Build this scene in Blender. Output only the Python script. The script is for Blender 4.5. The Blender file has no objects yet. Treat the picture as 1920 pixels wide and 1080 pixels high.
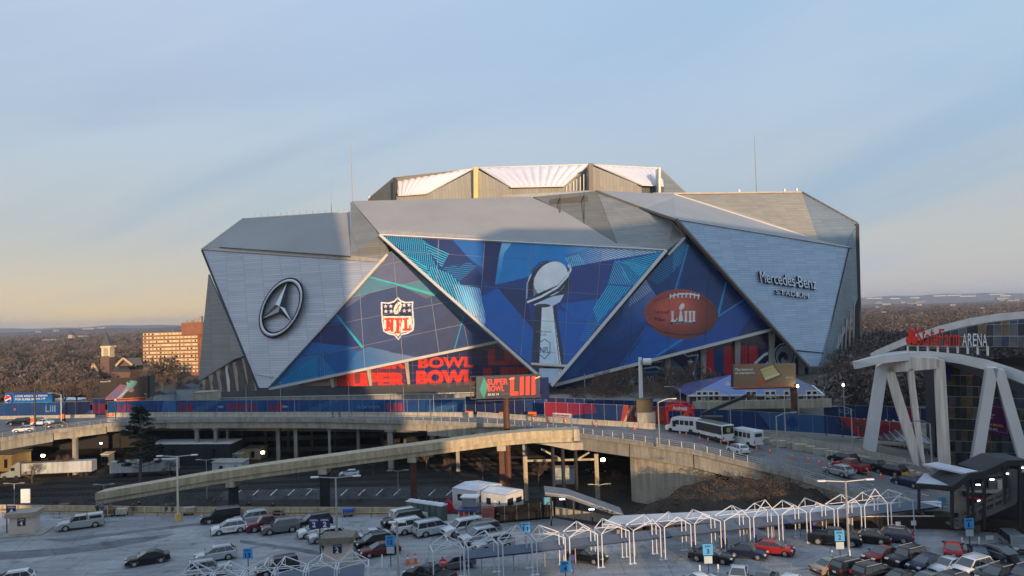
import bpy, bmesh, math, random
import numpy as np
from mathutils import Vector as V, Matrix
R = math.radians
rnd = random.Random(11)
sc = bpy.context.scene
COL = sc.collection
# ------------------------------------------------------------------ camera
FOC = 1400.0                       # focal length in photo pixels (1920 wide)
CAMZ = 28.0
PITCH, ROLL = math.atan(50.5 / FOC), R(1.9)
FW = V((0, math.cos(PITCH), math.sin(PITCH)))
UP0 = V((0, -math.sin(PITCH), math.cos(PITCH)))
RT0 = V((1, 0, 0))
RT = RT0 * math.cos(ROLL) - UP0 * math.sin(ROLL)
UP = RT0 * math.sin(ROLL) + UP0 * math.cos(ROLL)
CAM = V((0, 0, CAMZ))
cd = bpy.data.cameras.new('camera'); cam = bpy.data.objects.new('camera', cd); COL.objects.link(cam)
cd.sensor_width = 36; cd.lens = FOC / 1920 * 36; cd.clip_start = .5; cd.clip_end = 30000
M3 = Matrix((RT, UP, -FW)).transposed().to_4x4(); M3.translation = CAM
cam.matrix_world = M3
sc.camera = cam
# ------------------------------------------------------------------ light
SUN_EL, SUN_ROT = R(7.0), R(162.3)          # low sun behind the camera, a little to the right
sdir = V((math.sin(SUN_ROT) * math.cos(SUN_EL), math.cos(SUN_ROT) * math.cos(SUN_EL), math.sin(SUN_EL)))
sl = bpy.data.lights.new('sun', 'SUN'); sl.energy = 3.3; sl.angle = R(0.6); sl.color = (1.0, .68, .40)
so = bpy.data.objects.new('sun', sl); COL.objects.link(so)
so.rotation_euler = sdir.to_track_quat('Z', 'Y').to_euler(); so.location = (60, -300, 200)
w = bpy.data.worlds.new('World'); sc.world = w; w.use_nodes = True
nt = w.node_tree; nt.nodes.clear()
def NN(t, **k):
    n = nt.nodes.new(t)
    for a, b in k.items(): setattr(n, a, b)
    return n
def LK(a, b): nt.links.new(a, b)
def MR(src, a, b, c=0., d=1., smooth=True):
    n = NN('ShaderNodeMapRange'); n.interpolation_type = 'SMOOTHSTEP' if smooth else 'LINEAR'
    for i, v in ((1, a), (2, b), (3, c), (4, d)): n.inputs[i].default_value = v
    LK(src, n.inputs[0]); return n.outputs[0]
def MX(f, a, b, bt='MIX'):
    n = NN('ShaderNodeMix', data_type='RGBA', blend_type=bt)
    for s, v in ((n.inputs[0], f), (n.inputs[6], a), (n.inputs[7], b)):
        if hasattr(v, 'is_output'): LK(v, s)
        else: s.default_value = v if isinstance(v, (int, float)) else (*v, 1)
    return n.outputs[2]
def srgb(r, g, b):
    f = lambda c: (c / 255 / 12.92) if c / 255 <= .04045 else ((c / 255 + .055) / 1.055) ** 2.4
    return (f(r), f(g), f(b))
BGS = .1
def skyc(r, g, b): return tuple(c / BGS for c in srgb(r, g, b))
out = NN('ShaderNodeOutputWorld'); bg = NN('ShaderNodeBackground'); bg.inputs[1].default_value = BGS
LK(bg.outputs[0], out.inputs[0])
tc = NN('ShaderNodeTexCoord'); sx = NN('ShaderNodeSeparateXYZ'); LK(tc.outputs['Generated'], sx.inputs[0])
el, az = sx.outputs[2], sx.outputs[0]
lowc = MX(MR(az, -.55, .45), skyc(232, 198, 134), skyc(172, 178, 192))
midc = MX(MR(az, -.6, .6), skyc(146, 164, 180), skyc(144, 167, 189))
topc = MX(MR(az, -.6, .6), skyc(166, 180, 206), skyc(152, 185, 212))
g1 = MX(MR(el, -.01, .13), lowc, midc)
g2 = MX(MR(el, .10, .42), g1, topc)
def MA(op, a, b, c=None):
    n = NN('ShaderNodeMath'); n.operation = op
    for i, v in enumerate((a, b, c)):
        if v is None: continue
        if hasattr(v, 'is_output'): LK(v, n.inputs[i])
        else: n.inputs[i].default_value = v
    return n.outputs[0]
cv = NN('ShaderNodeCombineXYZ'); LK(MA('MULTIPLY', az, 1.1), cv.inputs[0]); LK(MA('MULTIPLY', MA('MULTIPLY_ADD', az, -.30, el), 5.2), cv.inputs[1]); LK(MA('MULTIPLY', sx.outputs[1], .5), cv.inputs[2])
n1 = NN('ShaderNodeTexNoise'); n1.inputs['Scale'].default_value = 1.5; n1.inputs['Detail'].default_value = 6; n1.inputs['Roughness'].default_value = .5; n1.inputs['Distortion'].default_value = .5
LK(cv.outputs[0], n1.inputs['Vector'])
cl = MR(n1.outputs[0], .36, .66)
g3 = MX(MA('MULTIPLY', cl, .72), g2, MX(MR(el, .02, .30), skyc(184, 178, 168), skyc(170, 188, 206)))
n2 = NN('ShaderNodeTexNoise'); n2.inputs['Scale'].default_value = 1.1; n2.inputs['Detail'].default_value = 2
mp2 = NN('ShaderNodeMapping'); mp2.inputs['Scale'].default_value = (1, 1, 2.2); mp2.inputs['Location'].default_value = (3.1, 1.7, .4)
LK(tc.outputs['Generated'], mp2.inputs[0]); LK(mp2.outputs[0], n2.inputs['Vector'])
g4 = MX(MR(n2.outputs[0], .45, .75, 0, .4), g3, MX(MR(el, .03, .25), skyc(150, 164, 180), skyc(146, 166, 198)))
sky = NN('ShaderNodeTexSky'); sky.sky_type = 'NISHITA'; sky.sun_disc = False
sky.sun_elevation = SUN_EL; sky.sun_rotation = SUN_ROT; sky.altitude = 300; sky.air_density = 1.2; sky.dust_density = 1.5
LK(MX(.9, sky.outputs[0], g4), bg.inputs[0])
sc.view_settings.view_transform = 'Standard'; sc.view_settings.look = 'None'
sc.view_settings.exposure = 0.42; sc.view_settings.gamma = 1
sc.render.engine = 'CYCLES'
try:
    sc.cycles.max_bounces = 5; sc.cycles.diffuse_bounces = 2; sc.cycles.glossy_bounces = 3; sc.cycles.volume_bounces = 0
    sc.cycles.transparent_max_bounces = 6; sc.cycles.use_denoising = True; sc.cycles.sample_clamp_indirect = 3
    sc.cycles.caustics_reflective = False; sc.cycles.caustics_refractive = False
except Exception: pass
# ------------------------------------------------------------------ pixel -> world helpers (places measured on the photograph)
def ray(px, py): return FW * FOC + RT * (px - 960) + UP * (540 - py)
def at(px, py, Y):
    d = ray(px, py); return CAM + d * (Y / d.y)
def G(px, py, z=0.0):
    d = ray(px, py); return CAM + d * ((z - CAMZ) / d.z)
ZT = [(-500, 5.), (1180, 5.), (1300, 4.4), (1480, 2.6), (1640, 1.2), (1760, .6), (2300, .5)]
def ZR(px):
    for (a, za), (b, zb) in zip(ZT, ZT[1:]):
        if px <= b: return za + (zb - za) * (px - a) / (b - a)
    return .5
def GR(px, py, dz=0.): return G(px, py, ZR(px) + dz)   # a point on the road, which falls towards the right
def plane(a, b, c):
    A, B, C_ = at(*a), at(*b), at(*c); n = (B - A).cross(C_ - A).normalized()
    if n.y > 0: n = -n
    def f(px, py, off=0.0):
        d = ray(px, py); t = (A + n * off - CAM).dot(n) / d.dot(n); return CAM + d * t
    f.n = n; f.o = A
    return f
def vplane(x1, Y1, x2, Y2, y=600):
    return plane((x1, y, Y1), (x2, y, Y2), (x1, y, Y1)) if False else _vpl(at(x1, y, Y1), at(x2, y, Y2))
def _vpl(A, B):
    n = (B - A).cross(V((0, 0, 1))).normalized()
    if n.y > 0: n = -n
    def f(px, py, off=0.0):
        d = ray(px, py); return CAM + d * ((A + n * off - CAM).dot(n) / d.dot(n))
    f.n = n; f.o = A
    return f
# ------------------------------------------------------------------ materials
MATS = {}
def mat(name, c=(.5, .5, .5), rough=.75, metal=0., var=.15, scale=.6, bump=0., spec=.4, fine=0., kind=None, emit=0, coat=0):
    if name in MATS: return MATS[name]
    m = bpy.data.materials.new(name); m.use_nodes = True; t = m.node_tree; N = t.nodes; L = t.links
    b = N['Principled BSDF']; b.inputs['Base Color'].default_value = (*c, 1); b.inputs['Roughness'].default_value = rough
    b.inputs['Metallic'].default_value = metal; b.inputs['Specular IOR Level'].default_value = spec
    if coat: b.inputs['Coat Weight'].default_value = coat; b.inputs['Coat Roughness'].default_value = .08
    if emit:
        b.inputs['Emission Color'].default_value = (*c, 1); b.inputs['Emission Strength'].default_value = emit
    if var:
        geo = N.new('ShaderNodeNewGeometry')
        n = N.new('ShaderNodeTexNoise'); n.inputs['Scale'].default_value = scale; n.inputs['Detail'].default_value = 5; n.inputs['Roughness'].default_value = .6
        L.new(geo.outputs['Position'], n.inputs['Vector'])
        r = N.new('ShaderNodeMapRange'); r.inputs[1].default_value = .3; r.inputs[2].default_value = .7
        r.inputs[3].default_value = 1 - var; r.inputs[4].default_value = 1 + var
        L.new(n.outputs[0], r.inputs[0]); fac = r.outputs[0]
        if kind in ('streak', 'clad', 'ribs', 'leaf', 'tarmac'):
            if kind == 'streak':
                mpn = N.new('ShaderNodeMapping'); mpn.inputs['Scale'].default_value = (1.3, 1.3, .12); L.new(geo.outputs['Position'], mpn.inputs[0])
                k = N.new('ShaderNodeTexNoise'); k.inputs['Scale'].default_value = 1.2; k.inputs['Detail'].default_value = 4; L.new(mpn.outputs[0], k.inputs['Vector'])
                kr = N.new('ShaderNodeMapRange'); kr.inputs[1].default_value = .35; kr.inputs[2].default_value = .65; kr.inputs[3].default_value = .74; kr.inputs[4].default_value = 1.08
                L.new(k.outputs[0], kr.inputs[0]); o2 = kr.outputs[0]
            elif kind == 'tarmac':       # worn wheel tracks, oil stains and hairline cracks
                def nz(sc_v, scl, det, a, b, lo, hi):
                    q = N.new('ShaderNodeMapping'); q.inputs['Scale'].default_value = sc_v; q.inputs['Rotation'].default_value = (0, 0, .35); L.new(geo.outputs['Position'], q.inputs[0])
                    k = N.new('ShaderNodeTexNoise'); k.inputs['Scale'].default_value = scl; k.inputs['Detail'].default_value = det; L.new(q.outputs[0], k.inputs['Vector'])
                    z = N.new('ShaderNodeMapRange'); L.new(k.outputs[0], z.inputs[0])
                    for i_, v_ in ((1, a), (2, b), (3, lo), (4, hi)): z.inputs[i_].default_value = v_
                    return z.outputs[0]
                def mul(a, b): q = N.new('ShaderNodeMath'); q.operation = 'MULTIPLY'; L.new(a, q.inputs[0]); L.new(b, q.inputs[1]); return q.outputs[0]
                v = N.new('ShaderNodeTexVoronoi'); v.feature = 'DISTANCE_TO_EDGE'; v.inputs['Scale'].default_value = .16; L.new(geo.outputs['Position'], v.inputs['Vector'])
                z = N.new('ShaderNodeMapRange'); z.inputs[1].default_value = 0; z.inputs[2].default_value = .014; z.inputs[3].default_value = .62; z.inputs[4].default_value = 1; L.new(v.outputs['Distance'], z.inputs[0])
                o2 = mul(mul(nz((.10, 1.1, 1), .8, 4, .35, .65, .86, 1.1), nz((1, 1, 1), .42, 3, .60, .70, 1., .62)), mul(z.outputs[0], nz((.5, .5, 1), .3, 2, .52, .56, 1., 1.16)))
            elif kind == 'leaf':
                kr = N.new('ShaderNodeMapRange'); kr.inputs[3].default_value = .45; kr.inputs[4].default_value = 1.6
                L.new(geo.outputs['Random Per Island'], kr.inputs[0]); o2 = kr.outputs[0]
            else:
                s = N.new('ShaderNodeSeparateXYZ'); L.new(geo.outputs['Position'], s.inputs[0])
                a = N.new('ShaderNodeMath'); a.operation = 'MULTIPLY_ADD'; a.inputs[1].default_value = .45; L.new(s.outputs[1], a.inputs[0]); L.new(s.outputs[0], a.inputs[2])
                cb = N.new('ShaderNodeCombineXYZ')
                if kind == 'clad': L.new(a.outputs[0], cb.inputs[0]); L.new(s.outputs[2], cb.inputs[1])
                else: L.new(s.outputs[2], cb.inputs[0]); L.new(a.outputs[0], cb.inputs[1])
                k = N.new('ShaderNodeTexBrick'); k.inputs['Scale'].default_value = 1; k.inputs['Brick Width'].default_value = 7.2 if kind == 'clad' else 60
                k.inputs['Row Height'].default_value = .95 if kind == 'clad' else 1.6; k.inputs['Mortar Size'].default_value = .07; k.offset = 0 if kind == 'clad' else .5
                k.inputs['Color1'].default_value = (1, 1, 1, 1); k.inputs['Color2'].default_value = (.84, .84, .84, 1); k.inputs['Mortar'].default_value = (.52, .52, .52, 1)
                k.inputs['Mortar Smooth'].default_value = .4
                L.new(cb.outputs[0], k.inputs['Vector']); o2 = k.outputs[0]
            mm = N.new('ShaderNodeMath'); mm.operation = 'MULTIPLY'; L.new(fac, mm.inputs[0]); L.new(o2, mm.inputs[1]); fac = mm.outputs[0]
        if fine:
            k = N.new('ShaderNodeTexNoise'); k.inputs['Scale'].default_value = fine; k.inputs['Detail'].default_value = 3; L.new(geo.outputs['Position'], k.inputs['Vector'])
            kr = N.new('ShaderNodeMapRange'); kr.inputs[1].default_value = .3; kr.inputs[2].default_value = .7; kr.inputs[3].default_value = .88; kr.inputs[4].default_value = 1.12
            L.new(k.outputs[0], kr.inputs[0]); mm = N.new('ShaderNodeMath'); mm.operation = 'MULTIPLY'; L.new(fac, mm.inputs[0]); L.new(kr.outputs[0], mm.inputs[1]); fac = mm.outputs[0]
        vm = N.new('ShaderNodeVectorMath'); vm.operation = 'SCALE'; vm.inputs[0].default_value = c; L.new(fac, vm.inputs['Scale'])
        L.new(vm.outputs[0], b.inputs['Base Color'])
        if bump:
            bp = N.new('ShaderNodeBump'); bp.inputs['Strength'].default_value = bump; bp.inputs['Distance'].default_value = .05; L.new(fac, bp.inputs['Height']); L.new(bp.outputs[0], b.inputs['Normal'])
    MATS[name] = m
    return m
def glassy(name, c, rough=.12, spec=.8): return mat(name, c, rough, 0, .25, .4, spec=spec)
CONC = mat('concrete', (.36, .34, .30), .85, 0, .18, .5, kind='streak', fine=6)
CONC_D = mat('dark_concrete', (.10, .098, .095), .9, 0, .25, .4, kind='streak')
CONC_W = mat('warm_concrete', (.50, .44, .34), .85, 0, .12, .35, kind='streak', fine=5)
WHITE = mat('white_paint', (.78, .78, .78), .5, 0, .06, 1.5)
STEEL = mat('galvanised_steel', (.42, .43, .44), .45, .5, .1, 2)
DARK = mat('dark_metal', (.035, .037, .042), .5, .3, .15, 2)
BLACK = mat('black_rubber', (.018, .018, .02), .8, 0, .1, 3)
ASPH = mat('asphalt', (.27, .275, .285), .8, 0, .22, .07, 0, fine=2.5, kind='tarmac')
ROADM = mat('road_asphalt', (.15, .15, .158), .85, 0, .2, .1, 0, fine=1.8, kind='tarmac')
RED = mat('red_paint', (.62, .035, .025), .5, 0, .08)
ORANGE = mat('orange_plastic', (.85, .16, .02), .6, 0, .08)
NAVY = mat('navy_cloth', (.012, .022, .10), .7, 0, .15)
SIGNB = mat('sign_blue', (.06, .35, .72), .5, 0, .06)
SIGND = mat('sign_dark_blue', (.015, .02, .13), .5, 0, .06)
# ------------------------------------------------------------------ objects
ORG = {}
def tag(o, label=None, cat=None, group=None, kind=None):
    if label: o['label'] = label
    if cat: o['category'] = cat
    if group: o['group'] = group
    if kind: o['kind'] = kind
    return o
def thing(name, label, cat, loc=(0, 0, 0), rz=0., group=None):
    o = bpy.data.objects.new(name, None); COL.objects.link(o); o.empty_display_size = .3
    o.location = loc; o.rotation_euler = (0, 0, rz); ORG[o.name] = V(loc) if rz == 0 else V((0, 0, 0))
    return tag(o, label, cat, group)
def link(name, me, parent=None, loc=None):
    o = bpy.data.objects.new(name, me); COL.objects.link(o)
    if parent: o.parent = parent; ORG[o.name] = ORG.get(parent.name, V((0, 0, 0)))
    if loc is not None: o.location = loc
    return o
def copy_tree(o, parent=None):
    c = o.copy(); COL.objects.link(c); c.parent = parent
    for ch in list(o.children): copy_tree(ch, c)
    return c
class MB:
    def __init__(s): s.v = []; s.f = []; s.uv = None
    def add(s, vs, fs):
        b = len(s.v); s.v += [tuple(x) for x in vs]; s.f += [tuple(b + i for i in f) for f in fs]; return s
    def box(s, c, d, rz=0., tilt=None):
        x, y, z = d[0] / 2, d[1] / 2, d[2] / 2
        m = Matrix.Rotation(rz, 3, 'Z')
        if tilt is not None: m = m @ tilt
        vs = [V(c) + m @ V((i * x, j * y, k * z)) for k in (-1, 1) for j in (-1, 1) for i in (-1, 1)]
        return s.add(vs, [(0, 2, 3, 1), (4, 5, 7, 6), (0, 1, 5, 4), (2, 6, 7, 3), (0, 4, 6, 2), (1, 3, 7, 5)])
    def bar(s, a, b, w=.1, h=None, up=(0, 0, 1)):
        a, b = V(a), V(b); h = h or w; d = (b - a)
        if d.length < 1e-6: return s
        d.normalize(); u = V(up)
        if abs(d.dot(u)) > .98: u = V((0, 1, 0))
        r = d.cross(u).normalized(); u = r.cross(d)
        vs = [p + r * (i * w / 2) + u * (j * h / 2) for p in (a, b) for (i, j) in ((-1, -1), (1, -1), (1, 1), (-1, 1))]
        return s.add(vs, [(0, 1, 2, 3), (7, 6, 5, 4), (0, 4, 5, 1), (1, 5, 6, 2), (2, 6, 7, 3), (3, 7, 4, 0)])
    def tube(s, a, b, r, r2=None, n=8, caps=True):
        a, b = V(a), V(b); r2 = r if r2 is None else r2; d = (b - a).normalized()
        u = V((0, 0, 1)) if abs(d.z) < .95 else V((1, 0, 0)); e = d.cross(u).normalized(); g = d.cross(e)
        vs = [p + (e * math.cos(t) + g * math.sin(t)) * q for p, q in ((a, r), (b, r2)) for t in [2 * math.pi * i / n for i in range(n)]]
        fs = [(i, (i + 1) % n, n + (i + 1) % n, n + i) for i in range(n)]
        if caps: fs += [tuple(range(n)), tuple(range(2 * n - 1, n - 1, -1))]
        return s.add(vs, fs)
    def slab(s, pts, off):
        """polygon extruded by vector off"""
        n = len(pts); off = V(off); vs = [V(p) for p in pts] + [V(p) + off for p in pts]
        return s.add(vs, [tuple(range(n)), tuple(range(2 * n - 1, n - 1, -1))] + [(i, (i + 1) % n, n + (i + 1) % n, n + i) for i in range(n)])
    def poly(s, pts): return s.add(pts, [tuple(range(len(pts)))])
    def mesh(s, name, m=None, org=None):
        me = bpy.data.meshes.new(name)
        vs = s.v if org is None else [(a - org[0], b - org[1], c - org[2]) for a, b, c in s.v]
        me.from_pydata(vs, [], s.f); me.update()
        if m is not None: me.materials.append(m)
        return me
    def build(s, name, m, parent=None, fix=True, smooth=False):
        org = ORG.get(parent.name) if parent is not None else None
        me = s.mesh(name, m, org)
        if fix:
            bm = bmesh.new(); bm.from_mesh(me); bmesh.ops.recalc_face_normals(bm, faces=bm.faces); bm.to_mesh(me); bm.free()
        if smooth: me.polygons.foreach_set('use_smooth', [True] * len(me.polygons))
        return link(name, me, parent)
# ------------------------------------------------------------------ lettering and flat print
_tm = {}
def text_tris(s, bold=0.0, shear=0.0):
    k = (s, bold, shear)
    if k in _tm: return _tm[k]
    cu = bpy.data.curves.new('t', 'FONT'); cu.body = s; cu.offset = bold; cu.shear = shear; cu.resolution_u = 3
    o = bpy.data.objects.new('t', cu); COL.objects.link(o)
    dg = bpy.context.evaluated_depsgraph_get(); dg.update(); me = bpy.data.meshes.new_from_object(o.evaluated_get(dg))
    me.calc_loop_triangles()
    vs = np.array([v.co[:2] for v in me.vertices]); ts = np.array([t.vertices[:] for t in me.loop_triangles])
    mn, mx = vs.min(0), vs.max(0); vs = (vs - mn) / (mx - mn)
    asp = (mx - mn)[0] / (mx - mn)[1]
    bpy.data.objects.remove(o); bpy.data.curves.remove(cu); bpy.data.meshes.remove(me)
    _tm[k] = (vs, ts, asp); return _tm[k]
def text_solid(s, O, U, W, N, depth, bold=.02, shear=0.):
    """letters as solid bodies: O bottom left, U along, W up, N outwards"""
    vs, ts, asp = text_tris(s, bold, shear); mb = MB()
    fr = [O + U * float(x) + W * float(y) + N * depth for x, y in vs]; bk = [O + U * float(x) + W * float(y) for x, y in vs]
    n = len(vs); mb.add(fr + bk, [tuple(t) for t in ts.tolist()] + [tuple(n + i for i in t[::-1]) for t in ts.tolist()])
    cnt = {}
    for t in ts.tolist():
        for i in range(3):
            e = (t[i], t[(i + 1) % 3]); cnt[tuple(sorted(e))] = cnt.get(tuple(sorted(e)), 0) + 1
    for t in ts.tolist():
        for i in range(3):
            a, b = t[i], t[(i + 1) % 3]
            if cnt[tuple(sorted((a, b)))] == 1: mb.f.append((a, n + a, n + b, b))
    return mb
_mk = {}
def text_mask(s, bold=.02, H=48):
    k = (s, bold)
    if k in _mk: return _mk[k]
    vs, ts, asp = text_tris(s, bold); Wd = max(8, int(H * asp)); m = np.zeros((H, Wd), bool)
    P = vs * np.array([Wd, H])
    for t in ts:
        p = P[t]; x0, y0 = np.floor(p.min(0)).astype(int); x1, y1 = np.ceil(p.max(0)).astype(int)
        x0, y0 = max(x0, 0), max(y0, 0); x1, y1 = min(x1, Wd), min(y1, H)
        if x1 <= x0 or y1 <= y0: continue
        X, Y = np.meshgrid(np.arange(x0, x1) + .5, np.arange(y0, y1) + .5)
        d = [(p[(i + 1) % 3][0] - p[i][0]) * (Y - p[i][1]) - (p[(i + 1) % 3][1] - p[i][1]) * (X - p[i][0]) for i in range(3)]
        m[y0:y1, x0:x1] |= ((d[0] >= 0) & (d[1] >= 0) & (d[2] >= 0)) | ((d[0] <= 0) & (d[1] <= 0) & (d[2] <= 0))
    _mk[k] = m[::-1]; return _mk[k]
class Art:
    """flat print drawn into an image; every texel knows its drawing coordinates X (right), Y (down)"""
    def __init__(s, w, h, X=None, Y=None, base=(128, 128, 128), box=(0, 0, 100, 100)):
        s.w, s.h = w, h
        if X is None:
            X, Y = np.meshgrid(box[0] + (np.arange(w) + .5) / w * (box[2] - box[0]), box[1] + (np.arange(h) + .5) / h * (box[3] - box[1]))
        s.X, s.Y = X, Y; s.a = np.empty((h, w, 3), np.float32); s.a[:] = base
    def paint(s, m, col, al=1.):
        c = np.array(col, np.float32)
        s.a[m] = s.a[m] * (1 - al) + c * al
    def inside(s, pts):
        X, Y = s.X, s.Y; xs = [p[0] for p in pts]; ys = [p[1] for p in pts]
        bb = (X >= min(xs)) & (X <= max(xs)) & (Y >= min(ys)) & (Y <= max(ys)); x, y = X[bb], Y[bb]; r = np.zeros(x.shape, bool)
        n = len(pts)
        for i in range(n):
            (x1, y1), (x2, y2) = pts[i], pts[(i + 1) % n]
            if y1 == y2: continue
            r ^= ((y1 > y) != (y2 > y)) & (x < (x2 - x1) * (y - y1) / (y2 - y1) + x1)
        m = np.zeros(X.shape, bool); m[bb] = r; return m
    def poly(s, pts, col, al=1.): s.paint(s.inside(pts), col, al)
    def grad(s, pts, c0, c1, p0, p1, al=1.):
        m = s.inside(pts); d = np.array(p1, float) - p0; t = np.clip(((s.X[m] - p0[0]) * d[0] + (s.Y[m] - p0[1]) * d[1]) / (d @ d), 0, 1)[:, None]
        col = np.array(c0, np.float32) * (1 - t) + np.array(c1, np.float32) * t
        s.a[m] = s.a[m] * (1 - al) + col * al
    def stripes(s, pts, ang, per, col, duty=.4, al=1., col2=None, p0=None, p1=None):
        m = s.inside(pts); a = R(ang); q = (-(s.X[m]) * math.sin(a) + s.Y[m] * math.cos(a)) / per
        on = (q - np.floor(q)) < duty; idx = np.where(m); idx = (idx[0][on], idx[1][on])
        c = np.array(col, np.float32)
        if col2 is not None:
            d = np.array(p1, float) - p0; t = np.clip(((s.X[idx] - p0[0]) * d[0] + (s.Y[idx] - p0[1]) * d[1]) / (d @ d), 0, 1)[:, None]
            c = c * (1 - t) + np.array(col2, np.float32) * t
        s.a[idx] = s.a[idx] * (1 - al) + c * al
    def line(s, p, q, w, col, al=1., w2=None):
        w2 = w if w2 is None else w2
        dx, dy = q[0] - p[0], q[1] - p[1]; l = math.hypot(dx, dy); nx, ny = -dy / l / 2, dx / l / 2
        s.poly([(p[0] + nx * w, p[1] + ny * w), (q[0] + nx * w2, q[1] + ny * w2), (q[0] - nx * w2, q[1] - ny * w2), (p[0] - nx * w, p[1] - ny * w)], col, al)
    def path(s, pts, w, col, al=1.):
        for a, b in zip(pts, pts[1:]): s.line(a, b, w, col, al)
        for a in pts[1:-1]: s.disc(a, w / 2, w / 2, col, al=al)
    def disc(s, c, rx, ry, col, ang=0, al=1., shade=None):
        a = R(ang); dx, dy = s.X - c[0], s.Y - c[1]; u = (dx * math.cos(a) + dy * math.sin(a)) / rx; v = (-dx * math.sin(a) + dy * math.cos(a)) / ry
        s.paint(u * u + v * v < 1, col, al)
    def text(s, t, O, U, D, col, bold=.02, al=1.):
        """O top left, U along the line, D down (vectors in drawing units)"""
        m = text_mask(t, bold); H, Wd = m.shape; det = U[0] * D[1] - U[1] * D[0]
        dx, dy = s.X - O[0], s.Y - O[1]; u = (dx * D[1] - dy * D[0]) / det; v = (dy * U[0] - dx * U[1]) / det
        ok = (u >= 0) & (u < 1) & (v >= 0) & (v < 1); k = np.zeros(s.X.shape, bool)
        k[ok] = m[(v[ok] * H).astype(int), (u[ok] * Wd).astype(int)]; s.paint(k, col, al)
    def material(s, name, gain=1., rough=.45, spec=.4, noise=.08, coat=0):
        a = s.a / 255.
        sat = np.clip((a[..., 2:3] - a[..., 0:1]) * 2.2, 0, 1)            # the blues of the print lean to cyan, its greys stay grey
        a = np.clip(a * (1 + sat * (np.array([.80, 1.0, .92]) - 1)), 0, 1); a = np.where(a <= .04045, a / 12.92, ((a + .055) / 1.055) ** 2.4) * gain
        a = np.clip(a, 0, .85); a = np.where(a <= .0031308, a * 12.92, 1.055 * a ** (1 / 2.4) - .055)
        im = bpy.data.images.new(name, s.w, s.h, alpha=False); px = np.ones((s.h, s.w, 4), np.float32); px[..., :3] = a[::-1]
        im.pixels.foreach_set(px.ravel()); im.update(); im.pack()
        m = bpy.data.materials.new(name); m.use_nodes = True; t = m.node_tree; N = t.nodes; b = N['Principled BSDF']
        ti = N.new('ShaderNodeTexImage'); ti.image = im; ti.extension = 'EXTEND'
        b.inputs['Roughness'].default_value = rough; b.inputs['Specular IOR Level'].default_value = spec
        if coat: b.inputs['Coat Weight'].default_value = coat; b.inputs['Coat Roughness'].default_value = .1
        geo = N.new('ShaderNodeNewGeometry'); n = N.new('ShaderNodeTexNoise'); n.inputs['Scale'].default_value = .25; n.inputs['Detail'].default_value = 6
        t.links.new(geo.outputs['Position'], n.inputs['Vector']); r = N.new('ShaderNodeMapRange')
        for i, v in ((1, .3), (2, .7), (3, 1 - noise), (4, 1 + noise)): r.inputs[i].default_value = v
        t.links.new(n.outputs[0], r.inputs[0]); vm = N.new('ShaderNodeVectorMath'); vm.operation = 'SCALE'
        t.links.new(ti.outputs[0], vm.inputs[0]); t.links.new(r.outputs[0], vm.inputs['Scale']); t.links.new(vm.outputs[0], b.inputs['Base Color'])
        return m
def clip_half(poly, a, b, keep):
    o = []; n = len(poly); f = lambda p: ((b[0] - a[0]) * (p[1] - a[1]) - (b[1] - a[1]) * (p[0] - a[0])) * keep
    for i in range(n):
        p, q = poly[i], poly[(i + 1) % n]; fp, fq = f(p), f(q)
        if fp >= 0: o.append(p)
        if (fp > 0) != (fq > 0) and abs(fp - fq) > 1e-9:
            t = fp / (fp - fq); o.append((p[0] + (q[0] - p[0]) * t, p[1] + (q[1] - p[1]) * t))
    return o
def parea(p): return abs(sum(p[i][0] * p[(i + 1) % len(p)][1] - p[(i + 1) % len(p)][0] * p[i][1] for i in range(len(p)))) / 2
def cut(poly, lines):
    cells = [poly]
    for a, b in lines:
        nc = []
        for c in cells:
            for k in (1, -1):
                d = clip_half(c, a, b, k)
                if len(d) > 2 and parea(d) > 1.5: nc.append(d)
        cells = nc
    return cells
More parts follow.
